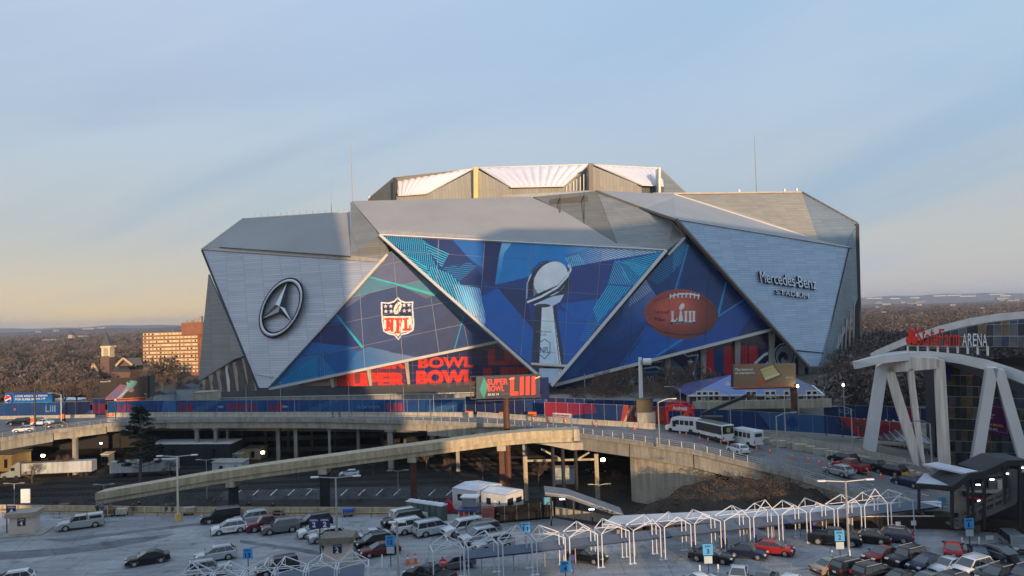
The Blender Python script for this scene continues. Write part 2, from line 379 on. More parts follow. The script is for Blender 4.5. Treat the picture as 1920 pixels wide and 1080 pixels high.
class Facade:
    """a plane in the world with a 2D frame; drawing coordinates on it are the photo pixels the print was traced at"""
    def __init__(s, pl, poly, res=.12):
        s.pl = pl; n = pl.n; s.u = V((0, 0, 1)).cross(n).normalized() * (1); s.v = n.cross(s.u).normalized()
        if s.v.z < 0: s.v = -s.v
        if s.u.x < 0: s.u = -s.u
        q = [s.uvw(pl(*p)) for p in poly]; s.u0, s.u1 = min(a for a, b in q) - .5, max(a for a, b in q) + .5; s.v0, s.v1 = min(b for a, b in q) - .5, max(b for a, b in q) + .5
        s.w, s.h = int((s.u1 - s.u0) / res), int((s.v1 - s.v0) / res)
        U, Vv = np.meshgrid(s.u0 + (np.arange(s.w) + .5) / s.w * (s.u1 - s.u0), s.v1 - (np.arange(s.h) + .5) / s.h * (s.v1 - s.v0))
        P = [pl.o[i] + U * s.u[i] + Vv * s.v[i] - CAM[i] for i in range(3)]
        z = P[0] * FW.x + P[1] * FW.y + P[2] * FW.z
        s.X = 960 + FOC * (P[0] * RT.x + P[1] * RT.y + P[2] * RT.z) / z; s.Y = 540 - FOC * (P[0] * UP.x + P[1] * UP.y + P[2] * UP.z) / z
    def uvw(s, p): d = p - s.pl.o; return (d.dot(s.u), d.dot(s.v))
    def art(s, base): return Art(s.w, s.h, s.X, s.Y, base)
    def panel(s, px, m, parent, name, shrink=.07, off=0., thick=.25):
        pts = [s.pl(*p) for p in px]; c = sum(pts, V((0, 0, 0))) / len(pts)
        pts = [p + (c - p).normalized() * min(shrink * 1.4, (c - p).length * .3) + s.pl.n * off for p in pts]
        org = ORG[parent.name]; mb = MB(); mb.slab([p - org for p in pts], -s.pl.n * thick); me = mb.mesh(name, m)
        uvl = me.uv_layers.new(name='uv')
        for l in me.loops:
            q = s.uvw(V(me.vertices[l.vertex_index].co) + org)
            uvl.data[l.index].uv = ((q[0] - s.u0) / (s.u1 - s.u0), (q[1] - s.v0) / (s.v1 - s.v0))
        bm = bmesh.new(); bm.from_mesh(me); bmesh.ops.recalc_face_normals(bm, faces=bm.faces); bm.to_mesh(me); bm.free()
        return link(name, me, parent)
def quad_uv(name, P, m, parent, thick=None):
    """flat printed board: P = bottom left, bottom right, top right, top left"""
    org = ORG.get(parent.name, V((0, 0, 0))) if parent else V((0, 0, 0))
    me = bpy.data.meshes.new(name); me.from_pydata([tuple(p - org) for p in P], [], [(0, 1, 2, 3)]); me.materials.append(m)
    u = me.uv_layers.new(name='uv')
    for i, c in enumerate(((0, 0), (1, 0), (1, 1), (0, 1))): u.data[i].uv = c
    return link(name, me, parent)
# ================================================================== ground, gulch, roads
def sheet(name, pts, m, kind='structure', thick=None):
    mb = MB()
    if thick: mb.slab(pts, (0, 0, -thick))
    else: mb.poly(pts)
    o = mb.build(name, m); return tag(o, kind=kind)
GULCH_Z = -6.0; ROADZ = 5.0
LOT_EDGE = [(-240, 121), (-82, 119), (-50, 113.5), (-17, 109), (4, 104), (12, 97.5), (51, 93.2), (62, 89)]
sheet('parking_lot_ground', [(x, y, 0) for x, y in LOT_EDGE] + [(150, 89, 0), (150, -150, 0), (-240, -150, 0)][0:3], ASPH)
mb = MB()
for (a, b), (c, d) in zip(LOT_EDGE, LOT_EDGE[1:]): mb.poly([(a, b, -.004), (c, d, -.004), (c, d, GULCH_Z), (a, b, GULCH_Z)])
tag(mb.build('retaining_wall', CONC_D), kind='structure')
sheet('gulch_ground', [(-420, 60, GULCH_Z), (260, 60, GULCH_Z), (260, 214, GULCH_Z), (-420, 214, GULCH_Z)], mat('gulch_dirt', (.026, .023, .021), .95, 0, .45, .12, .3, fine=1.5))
sheet('ground', [(-9000, 212, 0), (9000, 212, 0), (9000, 12000, 0), (-9000, 12000, 0)], mat('winter_ground', (.085, .066, .05), .95, 0, .4, .02, 0, fine=.3))
near = [(-60, 834), (0, 824), (100, 808), (200, 796), (310, 788), (450, 787), (600, 787), (800, 791), (950, 798), (1070, 813), (1180, 827), (1300, 846), (1480, 889), (1640, 939), (1740, 962), (1920, 972)]
far = [(-60, 785), (0, 783), (100, 781), (200, 779.5), (310, 778), (450, 778), (600, 778), (800, 779), (950, 781), (1070, 791), (1180, 801), (1300, 806), (1480, 836), (1640, 862), (1740, 877), (1920, 905)]
NE = [GR(x, y) for x, y in near]; FE = [GR(x, y) for x, y in far]
NE.append(NE[-1] + (NE[-1] - NE[-2]).normalized() * 40); FE.append(FE[-1] + V((45, -6, 0))); near.append((2400, 990)); far.append((2400, 950))
mb = MB(); n = len(NE); mb.add([tuple(p) for p in NE + FE], [(i, i + 1, n + i + 1, n + i) for i in range(n - 1)])
tag(mb.build('road', ROADM), kind='structure')
# deck slab under the asphalt, kerb, girders and piers of the viaduct
def lerp(a, b, t): return a + (b - a) * t
def along(P, step):
    """points every step metres along a polyline, with the direction there"""
    o = []; acc = 0.
    for a, b in zip(P, P[1:]):
        l = (b - a).length; t = acc
        while t < l: o.append((a.lerp(b, t / l), (b - a).normalized())); t += step
        acc = t - l
    return o
cz = V((NE[7].x, NE[7].y + 6, 0))
via = thing('viaduct', 'long curved concrete road viaduct crossing the dark rail gulch', 'viaduct', (NE[7].x, NE[7].y, GULCH_Z))
mb = MB()
for i in range(n - 1):
    a, b, c, d = NE[i], NE[i + 1], FE[i + 1], FE[i]
    mb.slab([p - V((0, 0, .01)) for p in (a, b, c, d)], (0, 0, -.55))
mb.build('deck_slab', CONC, via)
RBEAM = mat('beam_concrete', (.40, .375, .31), .8, 0, .15, .3, kind='streak', fine=4)
for i in range(n - 1):
    a, b = NE[i], NE[i + 1]; inn = (FE[i] - NE[i]).normalized() * .5; inn2 = (FE[i + 1] - NE[i + 1]).normalized() * .5
    dep = [1.9, 1.9, 1.6, 1.3, 1.5, 1.5, 1.5, 2.5, 2.4, 2.3, 2.3, 2.3, 2.2, 2.1, 1.6, 1.2][i]
    mb = MB(); g = (b - a).normalized() * .08; z0 = V((0, 0, -.56))
    A, B = a + inn + z0 + g, b + inn2 + z0 - g
    mb.slab([A, B, B - V((0, 0, dep)), A - V((0, 0, dep))], inn * .8)
    mb.build('girder', RBEAM, via)
mb = MB()
for i in range(n - 1):
    a, b = NE[i] + V((0, 0, .002)), NE[i + 1] + V((0, 0, .002)); k = (FE[i] - NE[i]).normalized() * .35; k2 = (FE[i + 1] - NE[i + 1]).normalized() * .35
    mb.slab([a, b, b + k2, a + k], (0, 0, .35))
mb.build('kerb', CONC, via)
# white lane marks
mb = MB()
for fr in (.33, .62):
    L = [NE[i].lerp(FE[i], fr) + V((0, 0, .006)) for i in range(n)]
    for p, d in along(L[9:], 9.0):
        s = d.cross(V((0, 0, 1))) * .09; q = p + d * 2.6; mb.poly([p - s, q - s, q + s, p + s])
mb.build('lane_marking', WHITE, via, fix=False)
PIERS = [(140, 1, .9), (370, .8, .8), (405, .5, .7), (430, 5, .6), (524, 4, .9), (556, 1.5, .8), (618, .7, .6), (676, 5, .7), (735, .8, 1.2), (860, 3, .8), (985, 1, .9)]
for px, inn, wd in PIERS:
    i = max(k for k in range(n) if near[k][0] <= px); t = (px - near[i][0]) / (near[i + 1][0] - near[i][0]); p = NE[i].lerp(NE[i + 1], t) + (FE[i] - NE[i]).normalized() * (inn + .8)
    mb = MB(); mb.box((p.x, p.y, (2.6 + GULCH_Z) / 2), (wd, wd, 2.6 - GULCH_Z)); mb.box((p.x, p.y, 2.75), (wd * 1.9, wd * 1.5, .5)); mb.build('pier', CONC, via)
# solid abutment wall under the right part, then hammerhead piers
a, b = G(1148, 905, GULCH_Z + 4), G(1330, 905, GULCH_Z + 4)
pA, pB = NE[10].copy(), NE[11].lerp(NE[12], .25)
inn = (FE[10] - NE[10]).normalized() * 1.6; up = V((0, 0, -2.9))
mb = MB(); A, B = pA + inn + up, pB + inn + up; mb.slab([A, B, V((B.x, B.y, GULCH_Z)), V((A.x, A.y, GULCH_Z))], inn)
mb.build('abutment_wall', CONC_W, via)
for px, s in ((1385, 1.), (1560, 1.)):
    i = max(k for k in range(n) if near[k][0] <= px); t = (px - near[i][0]) / (near[i + 1][0] - near[i][0]); p = NE[i].lerp(NE[i + 1], t); q = FE[i].lerp(FE[i + 1], t); d = (q - p).normalized()
    mb = MB(); c0 = p + d * .6; c1 = p + d * 11; sd = d.cross(V((0, 0, 1))) * .7
    prof = [c0 + V((0, 0, -2.8)), c1 + V((0, 0, -2.8)), c1 + V((0, 0, -4.0)), c1 - d * 2 + V((0, 0, -4.9)), c0 + d * 2.5 + V((0, 0, -4.9)), c0 + V((0, 0, -3.9))]
    mb.slab([x - sd for x in prof], sd * 2); mb.build('pier_cap', CONC, via)
    m_ = MB(); cc = p + d * 5.5; m_.box((cc.x, cc.y, (0 + GULCH_Z) / 2), (1.5, 1.9, -GULCH_Z - .05), math.atan2(d.y, d.x)); m_.build('pier', CONC, via)
# railing on the near edge
rail = thing('bridge_railing', 'grey steel railing with posts along the near edge of the viaduct', 'railing', tuple(NE[7]))
mb = MB()
for i in range(n - 1):
    for z in (.65, 1.0, 1.3): mb.bar(NE[i] + V((0, .12, z)), NE[i + 1] + V((0, .12, z)), .08)
mb.build('handrail', STEEL, rail)
pm = MB().box((0, 0, .82), (.1, .1, 1.0)).mesh('railing_post', STEEL)
for p, d in along(NE, 2.35):
    o = link('railing_post', pm, rail, p + V((0, .12, 0)) - ORG[rail.name])
rail2 = thing('fence_railing', 'white low railing along the far kerb of the viaduct beside the plaza', 'railing', tuple(FE[12]))
mb = MB(); L2 = [GR(x, y) for x, y in ((1395, 812), (1480, 826), (1560, 842), (1640, 858), (1700, 872))]
for a, b in zip(L2, L2[1:]):
    for z in (.3, .62, .95): mb.bar(a + V((0, 0, z)), b + V((0, 0, z)), .09)
mb.build('handrail', CONC_W, rail2)
pm = MB().box((0, 0, .48), (.11, .11, .95)).mesh('railing_post', CONC_W)
for p, d in along(L2, 1.5): link('railing_post', pm, rail2, p - ORG[rail2.name])
# plateau beyond the road up to the stadium forecourt, and the arena plaza on the right
PLZ = mat('plaza_paving', (.20, .185, .165), .85, 0, .25, .15, fine=3)
pf = [p + V((0, 0, -.03)) for p in FE]
mb = MB(); m_ = len(pf); pf[0] = pf[0] + V((-140, 0, 0)); pf[-1] = pf[-1] + V((150, 0, 0))
pk_ = [V((p.x * 1.15, max(p.y + 30, 203), p.z)) for p in pf]; pr = [V((p.x * 1.4, 213, ROADZ - .03)) for p in pf]; fp = [V((p.x, p.y, p.z - 4)) for p in pf]
mb.add([tuple(p) for p in fp + pf + pk_ + pr], [(k * m_ + i, k * m_ + i + 1, (k + 1) * m_ + i + 1, (k + 1) * m_ + i) for k in range(3) for i in range(m_ - 1)])
tag(mb.build('forecourt_ground', PLZ), kind='structure')
sheet('left_road', [NE[0], FE[0], FE[0] + V((-180, 0, 0)), NE[0] + V((-180, -12, 0))], ROADM, thick=.8)
kr = MB()
for i in range(11, n - 1): kr.slab([FE[i] + V((0, 0, -.02)), FE[i + 1] + V((0, 0, -.02)), FE[i + 1] + V((1.2, .6, -.02)), FE[i] + V((1.2, .6, -.02))], (0, 0, .16))
tag(kr.build('plaza_kerb', CONC), kind='structure')
# embankment of dark brush below the abutment
def mound(name, x0, x1, y0, y1, zf, m, nx=40, ny=20):
    vs = []; fs = []
    for j in range(ny + 1):
        for i in range(nx + 1):
            x, y = x0 + (x1 - x0) * i / nx, y0 + (y1 - y0) * j / ny; vs.append((x, y, zf(x, y)))
    for j in range(ny):
        for i in range(nx): a = j * (nx + 1) + i; fs.append((a, a + 1, a + nx + 2, a + nx + 1))
    mb = MB(); mb.add(vs, fs); o = mb.build(name, m, smooth=True); return tag(o, kind='structure')
def embz(x, y):
    t = max(0, min(1, (x - 12) / 16)) * max(0, min(1, (60 - x) / 14)); u = max(0, min(1, (y - 97) / 14))
    return GULCH_Z - .3 + t * (2.5 + 5.0 * u) + .5 * math.sin(x * 1.3) * math.cos(y * .9) * t
mound('embankment', 10, 62, 97, 118, embz, mat('brush_soil', (.05, .038, .028), .95, 0, .4, .5, .5, fine=3))
# small car park and rail tracks in the gulch
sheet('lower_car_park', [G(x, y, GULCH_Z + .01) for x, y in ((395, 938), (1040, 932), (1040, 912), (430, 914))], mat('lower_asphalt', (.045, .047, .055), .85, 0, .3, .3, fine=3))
mb = MB()
for k in range(13):
    x = 440 + k * 33; mb.poly([G(x, 929, GULCH_Z + .02), G(x + 1.8, 929, GULCH_Z + .02), G(x + 14.5, 917, GULCH_Z + .02), G(x + 13, 917, GULCH_Z + .02)])
tag(mb.build('car_park_marking', WHITE, fix=False), kind='structure')
for k, yy in enumerate((155, 160.5, 167, 172.5, 179)):
    t = thing('railway_track', ['railway track nearest the lower car park in the gulch', 'second railway track from the lower car park', 'middle railway track of the five in the gulch', 'fourth railway track back from the lower car park', 'railway track nearest the dark parking garage'][k], 'railway track', (-45, yy, GULCH_Z))
    mb = MB()
    for s in (-.72, .72): mb.box((-50, yy + s, GULCH_Z + .14), (210, .09, .10))
    mb.build('rail', mat('rusty_rail', (.05, .042, .038), .6, .3), t)
    mb = MB()
    for i in range(210): mb.box((-155 + i, yy, GULCH_Z + .06), (.26, 2.5, .06))
    tag(mb.build('sleepers', mat('sleeper_wood', (.035, .03, .027), .9), t), kind='stuff')
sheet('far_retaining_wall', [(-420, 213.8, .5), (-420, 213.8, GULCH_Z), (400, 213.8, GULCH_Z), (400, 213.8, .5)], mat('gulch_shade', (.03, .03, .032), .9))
# ------------------------------------------------------------------ far country: woods and hills
hz = mat('far_hill_woods', (.10, .085, .075), .95, 0, .3, .004, 0, fine=.02)
def ridge(name, Y, x0, x1, hf, m, dy=1500):
    mb = MB(); N_ = 90; f, b = [], []
    vs = []
    for i in range(N_ + 1):
        x = x0 + (x1 - x0) * i / N_; h = hf(x)
        for k, (yy, hh) in enumerate(((Y - dy * .5, -5), (Y - dy * .25, h * .55), (Y, h), (Y + dy, -5))): vs.append((x, yy, hh))
    mb.add(vs, [(4 * i + k, 4 * (i + 1) + k, 4 * (i + 1) + k + 1, 4 * i + k + 1) for i in range(N_) for k in range(3)])
    return tag(mb.build(name, m, smooth=True), kind='structure')
ridge('hills', 8200, -6500, 6500, lambda x: 42 + 16 * math.sin(x * .0011 + 1) + 8 * math.sin(x * .0041) + 5 * math.sin(x * .011) + max(0, min(1, (x - 2200) / 2000)) * (58 + 22 * math.sin(x * .0016 + 2)), hz)
ridge('rolling_woodland', 4200, -4200, 4200, lambda x: 22 + 6 * math.sin(x * .002) + 4 * math.sin(x * .007) + 3 * math.sin(x * .019), mat('rolling_woods', (.085, .062, .048), .95, 0, .35, .01, 0, fine=.05), 900)
def tuft_cloud(name, pts, m, ntri, kind='stuff', parent=None, seed=1, elong=1.0):
    """crowns as many small leaf or twig shaped faces spread through each crown volume; pts = (x, y, z, radius, height)"""
    rs = np.random.RandomState(seed); P = np.array(pts, float); n = len(P)
    k = np.repeat(np.arange(n), ntri); N_ = len(k); d = rs.normal(size=(N_, 3)); d /= np.linalg.norm(d, axis=1)[:, None]
    # a few lobes in every crown give an uneven outline
    lob = rs.normal(size=(n, 7, 3)); lob /= np.linalg.norm(lob, axis=2)[:, :, None]; li = rs.randint(0, 7, N_)
    r = rs.uniform(.15, 1, N_) ** .5
    c = lob[k, li] * .55 + d * (r * .5)[:, None]
    c[:, 2] = c[:, 2] * .5 + .5
    base = P[k, :3] + c * np.stack([P[k, 3], P[k, 3], P[k, 4]], 1)
    sz = (P[k, 3] * rs.uniform(.09, .24, N_) * elong)[:, None]
    t1 = rs.normal(size=(N_, 3)); t1 /= np.linalg.norm(t1, axis=1)[:, None]; t2 = rs.normal(size=(N_, 3)); t2 /= np.linalg.norm(t2, axis=1)[:, None]
    vs = np.stack([base - t1 * sz, base + t1 * sz, base + t2 * sz * .9], 1).reshape(-1, 3)
    if parent is not None: vs = vs - np.array(ORG[parent.name])
    me = bpy.data.meshes.new(name); me.vertices.add(N_ * 3); me.vertices.foreach_set('co', vs.astype(np.float32).ravel())
    me.loops.add(N_ * 3); me.loops.foreach_set('vertex_index', np.arange(N_ * 3, dtype=np.int32)); me.polygons.add(N_)
    me.polygons.foreach_set('loop_start', np.arange(0, N_ * 3, 3, dtype=np.int32)); me.update(calc_edges=True); me.materials.append(m)
    o = link(name, me, parent)
    if kind: o['kind'] = kind
    return o
TWIG = mat('bare_twig_haze', (.125, .098, .085), .95, 0, .55, .014, kind='leaf')
TWIG2 = mat('russet_twigs', (.15, .10, .07), .95, 0, .3, .05, kind='leaf')
EVER = mat('evergreen_needles', (.030, .040, .024), .9, 0, .3, .05, kind='leaf')
EVER2 = mat('lit_evergreen', (.05, .065, .03), .9, 0, .3, .05, kind='leaf')
def field(n, y0, y1, px0, px1, seed, hmin, hmax, minsep=None):
    r = random.Random(seed); o = []
    while len(o) < n:
        Y = math.exp(r.uniform(math.log(y0), math.log(y1))); X = (r.uniform(px0, px1) - 960) / FOC * Y
        if 205 < Y < 520 and -165 < X < (190 if Y > 340 else .40 * Y + 10): continue          # stadium site
        if 380 < Y < 470 and -235 < X < -150: continue
        if Y < 402 and -.575 < X / Y < -.49: continue         # hotel
        if Y < 330 and -150 > X > -215 and Y < 300: continue
        o.append((X, Y, 0, r.uniform(3, 8.5) * (1 + Y / 9000), r.uniform(hmin, hmax) * (1 + Y / 14000)))
    return o
f1 = field(2600, 330, 3900, -60, 620, 3, 9, 15) + field(3000, 300, 3900, 1560, 2000, 4, 9, 15) + field(200, 900, 3900, 600, 1560, 5, 9, 14) + field(300, 196, 400, 1535, 1830, 21, 8, 12) + field(150, 230, 335, -60, 352, 22, 8, 12)
near_ = [p for p in f1 if p[1] < 900]; far_ = [p for p in f1 if p[1] >= 900]
tuft_cloud('winter_woods', near_, TWIG, 260, seed=2, elong=.75); tuft_cloud('distant_winter_woods', far_, TWIG, 70, seed=3, elong=1.2)
tuft_cloud('evergreen_woods', field(420, 300, 2500, -60, 560, 8, 9, 13) + field(260, 330, 1600, 1560, 2000, 9, 8, 12), EVER, 160, seed=5, elong=1.1)
# pale far-off roofs scattered through the woods
mb = MB(); r_ = random.Random(5)
for k in range(26):
    Y = r_.uniform(1100, 3500); X = (r_.choice((r_.uniform(0, 560), r_.uniform(1640, 1920))) - 960) / FOC * Y; s = Y / 1400
    mb.box((X, Y, 12 * s + 2), (r_.uniform(6, 22) * s, 14, r_.uniform(1.5, 3.5) * s), r_.uniform(-.3, .3))
tag(mb.build('distant_rooftops', mat('pale_far_wall', (.30, .29, .29), .8, 0, .3, .01)), kind='stuff')
mb = MB()
for k in range(9):
    x = 1640 + k * 36 + r_.uniform(-12, 12); p = at(x, 560 - (x - 1640) * .026 + r_.uniform(-3, 1), 7000); mb.box((p.x, p.y, p.z), (r_.uniform(60, 150), 40, 9))
tag(mb.build('distant_warehouses', mat('far_white_wall', (.6, .6, .62), .8)), kind='stuff')
# ------------------------------------------------------------------ the towers behind the viewpoint that shade the scene
def tower(label, x0, x1, y0, y1, h, step):
    t = thing('office_tower', label, 'tower', ((x0 + x1) / 2, (y0 + y1) / 2, 0)); mb = MB(); cx, cy = (x0 + x1) / 2, (y0 + y1) / 2
    mb.box((cx, cy, h / 2), (x1 - x0, y1 - y0, h)); mb.build('wall', CONC, t)
    mb = MB(); z = 4
    while z < h - 3: mb.box((cx, cy, z), (x1 - x0 + .2, y1 - y0 + .2, 1.7)); z += 3.8
    mb.build('window_band', mat('tower_glass', (.03, .04, .05), .15, 0, .2, spec=.8), t)
    mb = MB(); mb.box((cx, cy, h + 1.5), ((x1 - x0) * .6, (y1 - y0) * .6, 3)); mb.build('roof_plant', CONC_D, t)
tower('tall slab tower behind the viewpoint on the left', -7, 50, -100, -66, 134, 4)
tower('lower broad tower behind the viewpoint on the right', 114, 380, -110, -66, 110, 4)
tower('slender rounded block beside the broad tower behind', 105, 114, -96, -72, 92, 4)
# ------------------------------------------------------------------ air
hb = MB(); hb.box((0, 5700, 60), (17800, 11900, 140))
mh = bpy.data.materials.new('air_haze'); mh.use_nodes = True; t_ = mh.node_tree; t_.nodes.remove(t_.nodes['Principled BSDF'])
pv = t_.nodes.new('ShaderNodeVolumePrincipled'); pv.inputs['Color'].default_value = (.72, .78, .92, 1); pv.inputs['Density'].default_value = .00010; pv.inputs['Anisotropy'].default_value = .2
t_.links.new(pv.outputs[0], t_.nodes['Material Output'].inputs['Volume'])
ho = tag(hb.build('haze', mh), kind='stuff')
# ================================================================== the stadium
ST = thing('stadium', 'huge angular metal clad stadium wrapped in blue football murals', 'stadium', (20, 290, 0))
CLAD = mat('blue_grey_cladding', (.52, .55, .60), .42, .3, .06, .05, kind='clad')
CLADR = mat('blue_metal_cladding', (.40, .50, .63), .42, .3, .06, .05, kind='clad')
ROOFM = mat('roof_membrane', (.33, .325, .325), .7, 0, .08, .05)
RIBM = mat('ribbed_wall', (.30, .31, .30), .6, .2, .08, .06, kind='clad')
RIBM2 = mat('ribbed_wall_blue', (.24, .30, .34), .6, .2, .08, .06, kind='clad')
FRAME = mat('pale_frame', (.62, .60, .55), .5, .1, .08, .3)
FRAMED = mat('bronze_frame', (.20, .165, .14), .6, .2, .1, .3)
def facet(name, pts, m, thick=.6):
    P = [at(*p) for p in pts]; c = sum(P, V((0, 0, 0))) / len(P); nn = V((0, 0, 0))
    for i in range(len(P)): nn += (P[i] - c).cross(P[(i + 1) % len(P)] - c)
    nn.normalize()
    if nn.dot(CAM - c) < 0: nn = -nn
    mb = MB(); mb.slab(P, -nn * thick); return mb.build(name, m, ST)
# --- left wing panel with the star
PA = plane((378, 468, 330), (735, 478, 286), (494, 735, 288))
fa = Facade(PA, [(378, 468), (716, 492), (502, 727), (484, 727)])
PLA = [(379, 468.5), (716, 492), (502, 727), (484, 727)]
for c in cut(PLA, [((380, 580), (720, 606)), ((460, 460), (430, 740)), ((560, 460), (520, 740)), ((640, 470), (585, 740))][:0]): pass
mb = MB(); mb.slab([PA(*p) for p in PLA], -PA.n * .6); mb.build('cladding_panel', CLAD, ST)
mb = MB(); mb.slab([PA(x, y, .35) for x, y in ((476, 700), (512, 706), (511, 707.6), (477, 701.6))], -PA.n * .5); mb.build('drip_edge', STEEL, ST)
facet('ledge', [(379, 467.5, 329), (415, 463.5, 327), (657, 479.5, 293.5), (721, 486, 286), (716, 491.5, 286.3)], mat('tan_ledge', (.42, .38, .33), .7))
facet('roof_plane', [(379, 467, 330), (456, 410, 352), (656, 397, 336), (657, 479, 294), (415, 463, 327)], ROOFM)
mb = MB(); mb.bar(at(379, 467, 330), at(456, 410, 352), .8, .7); mb.bar(at(456, 410, 352), at(656, 397, 336), .35, .4); mb.build('roof_edge', FRAME, ST)
mb = MB(); mb.bar(at(412, 464, 326.5), at(657, 481, 293), .5, .25); mb.build('gutter', DARK, ST)
mb = MB(); mb.bar(PA(379, 469, .1), PA(484, 728, .1), .9, .5); mb.build('corner_trim', mat('dark_trim', (.05, .05, .055), .5, .2), ST)
# --- left return face with fins
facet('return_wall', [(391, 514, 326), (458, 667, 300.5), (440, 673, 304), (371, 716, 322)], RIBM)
facet('recess_wall', [(380, 712, 321), (458, 669, 303), (481, 704, 300), (484, 735, 300), (378, 735, 321)], mat('recess_brick', (.17, .14, .125), .8, 0, .25, .3, kind='clad'))
for i, (xt, yt, xb) in enumerate(((379, 713, 381), (391, 704, 396), (405, 696, 412), (422, 686, 427), (436, 680, 444), (453, 672, 467), (470, 688, 479))):
    Y = 320 - i * 3.3
    mb = MB(); mb.slab([at(xt, yt, Y), at(xt + 9, yt - 4, Y - .6), at(xb + 4, 736, Y - .4), at(xb, 736, Y)], (0, 1.2, 0)); mb.build('fin_column', CONC_W if i not in (3,) else WHITE, ST)
# --- left mural panel
PB = plane((733, 470, 287), (505, 728, 290), (985, 629, 285))
PLB = [(733, 470), (505, 727), (930, 641), (1000, 627), (1000, 640)][0:3]
PLB = [(733, 471), (506, 727), (950, 637), (922, 626)]
fb = Facade(PB, PLB); ar = fb.art((60, 70, 112))
ar.poly([(455, 780), (455, 640), (585, 642), (784, 680), (780, 740)], (36, 78, 148)); ar.poly([(733, 470), (640, 570), (632, 588), (700, 545), (735, 528), (800, 560), (840, 540)], (92, 96, 128))
ar.poly([(694, 519), (745, 537), (668, 556), (664, 552)], (84, 120, 150)); ar.poly([(750, 534), (800, 524), (812, 553)], (84, 124, 156))
ar.poly([(630, 588), (600, 612), (584, 642), (680, 652), (640, 600)], (40, 50, 110)); ar.poly([(630, 588), (612, 606), (648, 604)], (28, 84, 160))
ar.poly([(505, 728), (584, 642), (640, 652), (780, 680), (720, 700), (520, 735)], (28, 84, 160)); ar.poly([(584, 642), (660, 650), (648, 656), (560, 668)], (20, 96, 180))
ar.grad([(670, 660), (690, 650), (790, 672), (780, 700), (640, 705), (655, 680)], (50, 90, 160), (104, 118, 160), (650, 690), (740, 670), .9)
ar.poly([(730, 660), (850, 580), (930, 640), (800, 672)], (58, 66, 104)); ar.poly([(870, 585), (850, 650), (935, 640), (915, 620)], (40, 60, 120))
ar.stripes([(505, 728), (596, 664), (596, 712), (520, 730)], -50, 3.2, (38, 150, 205), .42, .9); ar.stripes([(505, 728), (560, 670), (596, 664), (560, 690), (525, 722)], -20, 3.2, (38, 140, 200), .35, .8)
ar.stripes([(598, 664), (598, 712), (630, 703), (622, 690)], 90, 3.4, (38, 150, 205), .4, .8)
ar.stripes([(794, 524), (815, 530), (985, 640), (935, 640), (870, 600), (818, 556)], 62, 3.6, (42, 140, 175), .36, .8)
ar.line((692, 519), (816, 553), 2.2, (66, 190, 205), .8, 5.5); ar.line((630, 589), (680, 652), 2, (50, 170, 205), .9, 5); ar.line((870, 590), (852, 655), 2.2, (50, 160, 200), .8)
# shield
def shield(ar, cx, cy, s, edge=(232, 226, 224), blue=(38, 40, 78), red=(200, 58, 40), pale=(238, 214, 196), mono=False):
    def P(*q): return [(cx + a * s, cy + b * s) for a, b in q]
    out = P((0, -1.28), (.22, -1.07), (.52, -.98), (.93, -1.02), (.93, -.6), (1.0, .35), (.95, .72), (.6, .92), (.25, 1.0), (.05, 1.3), (-.2, 1.02), (-.55, .95), (-.85, .78), (-.93, .35), (-1.0, -.6), (-1.0, -.98), (-.55, -.95), (-.22, -1.05))
    ar.poly(out, edge); inn = [(cx + (x - cx) * .90, cy + (y - cy) * .905) for x, y in out]; ar.poly(inn, blue)
    lo = P((-.84, -.14), (.83, -.14), (.88, .35), (.82, .66), (.52, .8), (.2, .88), (.03, 1.1), (-.18, .9), (-.5, .84), (-.76, .7), (-.82, .35)); ar.poly(lo, pale)
    for x, y in ((-.72, -.72), (-.4, -.72), (.38, -.78), (.68, -.8), (-.7, -.42), (-.38, -.42), (.4, -.46), (.7, -.48)):
        st = []
        for k in range(10):
            r = .15 if k % 2 == 0 else .06; a = k * math.pi / 5; st.append((x + r * math.sin(a), y - r * math.cos(a)))
        ar.poly(P(*st), edge)
    ar.disc((cx + .0 * s, cy - .62 * s), .40 * s, .21 * s, pale, -68); ar.line((cx - .1 * s, cy - .45 * s), (cx + .12 * s, cy - .82 * s), .05 * s, (90, 50, 40))
    # letters with slab serifs
    y0, y1 = -.02, .80
    for x0, x1, ch in ((-.78, -.2, 'N'), (-.18, .3, 'F'), (.30, .80, 'L')):
        w_ = .17
        L = []
        if ch == 'N': L = [(x0 + .1, y0, w_, y1 - y0 - .05), (x1 - .22, y0, w_, y1 - y0 - .02), (x0, y0, .34, .11), (x1 - .33, y0, .34, .11), (x0, y1 - .16, .33, .12)]; ar.poly(P((x0 + .08, y0), (x0 + .26, y0), (x1 - .05, y1 - .02), (x1 - .2, y1 - .02)), red)
        if ch == 'F': L = [(x0 + .1, y0, w_, y1 - y0 + .08), (x0, y0, x1 - x0 - .04, .12), (x0 + .1, .32, .27, .11), (x1 - .12, y0, .09, .25), (x0 + .3, .25, .08, .25), (x0, y1 - .02, .36, .12)]
        if ch == 'L': L = [(x0 + .1, y0, w_, y1 - y0 - .05), (x0, y0, .36, .11), (x0, y1 - .19, .5, .12), (x1 - .12, y1 - .4, .09, .3)]
        for a, b, c, d in L: ar.poly(P((a, b), (a + c, b - .02), (a + c, b + d - .02), (a, b + d)), red)
shield(ar, 745.5, 597, 31.5)
MB_ = ar.material('left_mural', 1.3, .34, .5)
mb = MB(); mb.slab([PB(x, y, -.10) for x, y in PLB], -PB.n * .6); mb.build('mural_backing', mat('joint_grey', (.30, .30, .38), .6), ST)
lb = [((670, 480), (686, 720)), ((736, 465), (758, 700)), ((800, 500), (826, 680)), ((598, 600), (611, 720)), ((860, 560), (880, 660)), ((640, 562), (800, 523)), ((630, 608), (985, 537)), ((560, 674), (985, 583)), ((700, 501), (790, 482))]
for c in cut(PLB, lb): fb.panel(c, MB_, ST, 'mural_panel', .10)
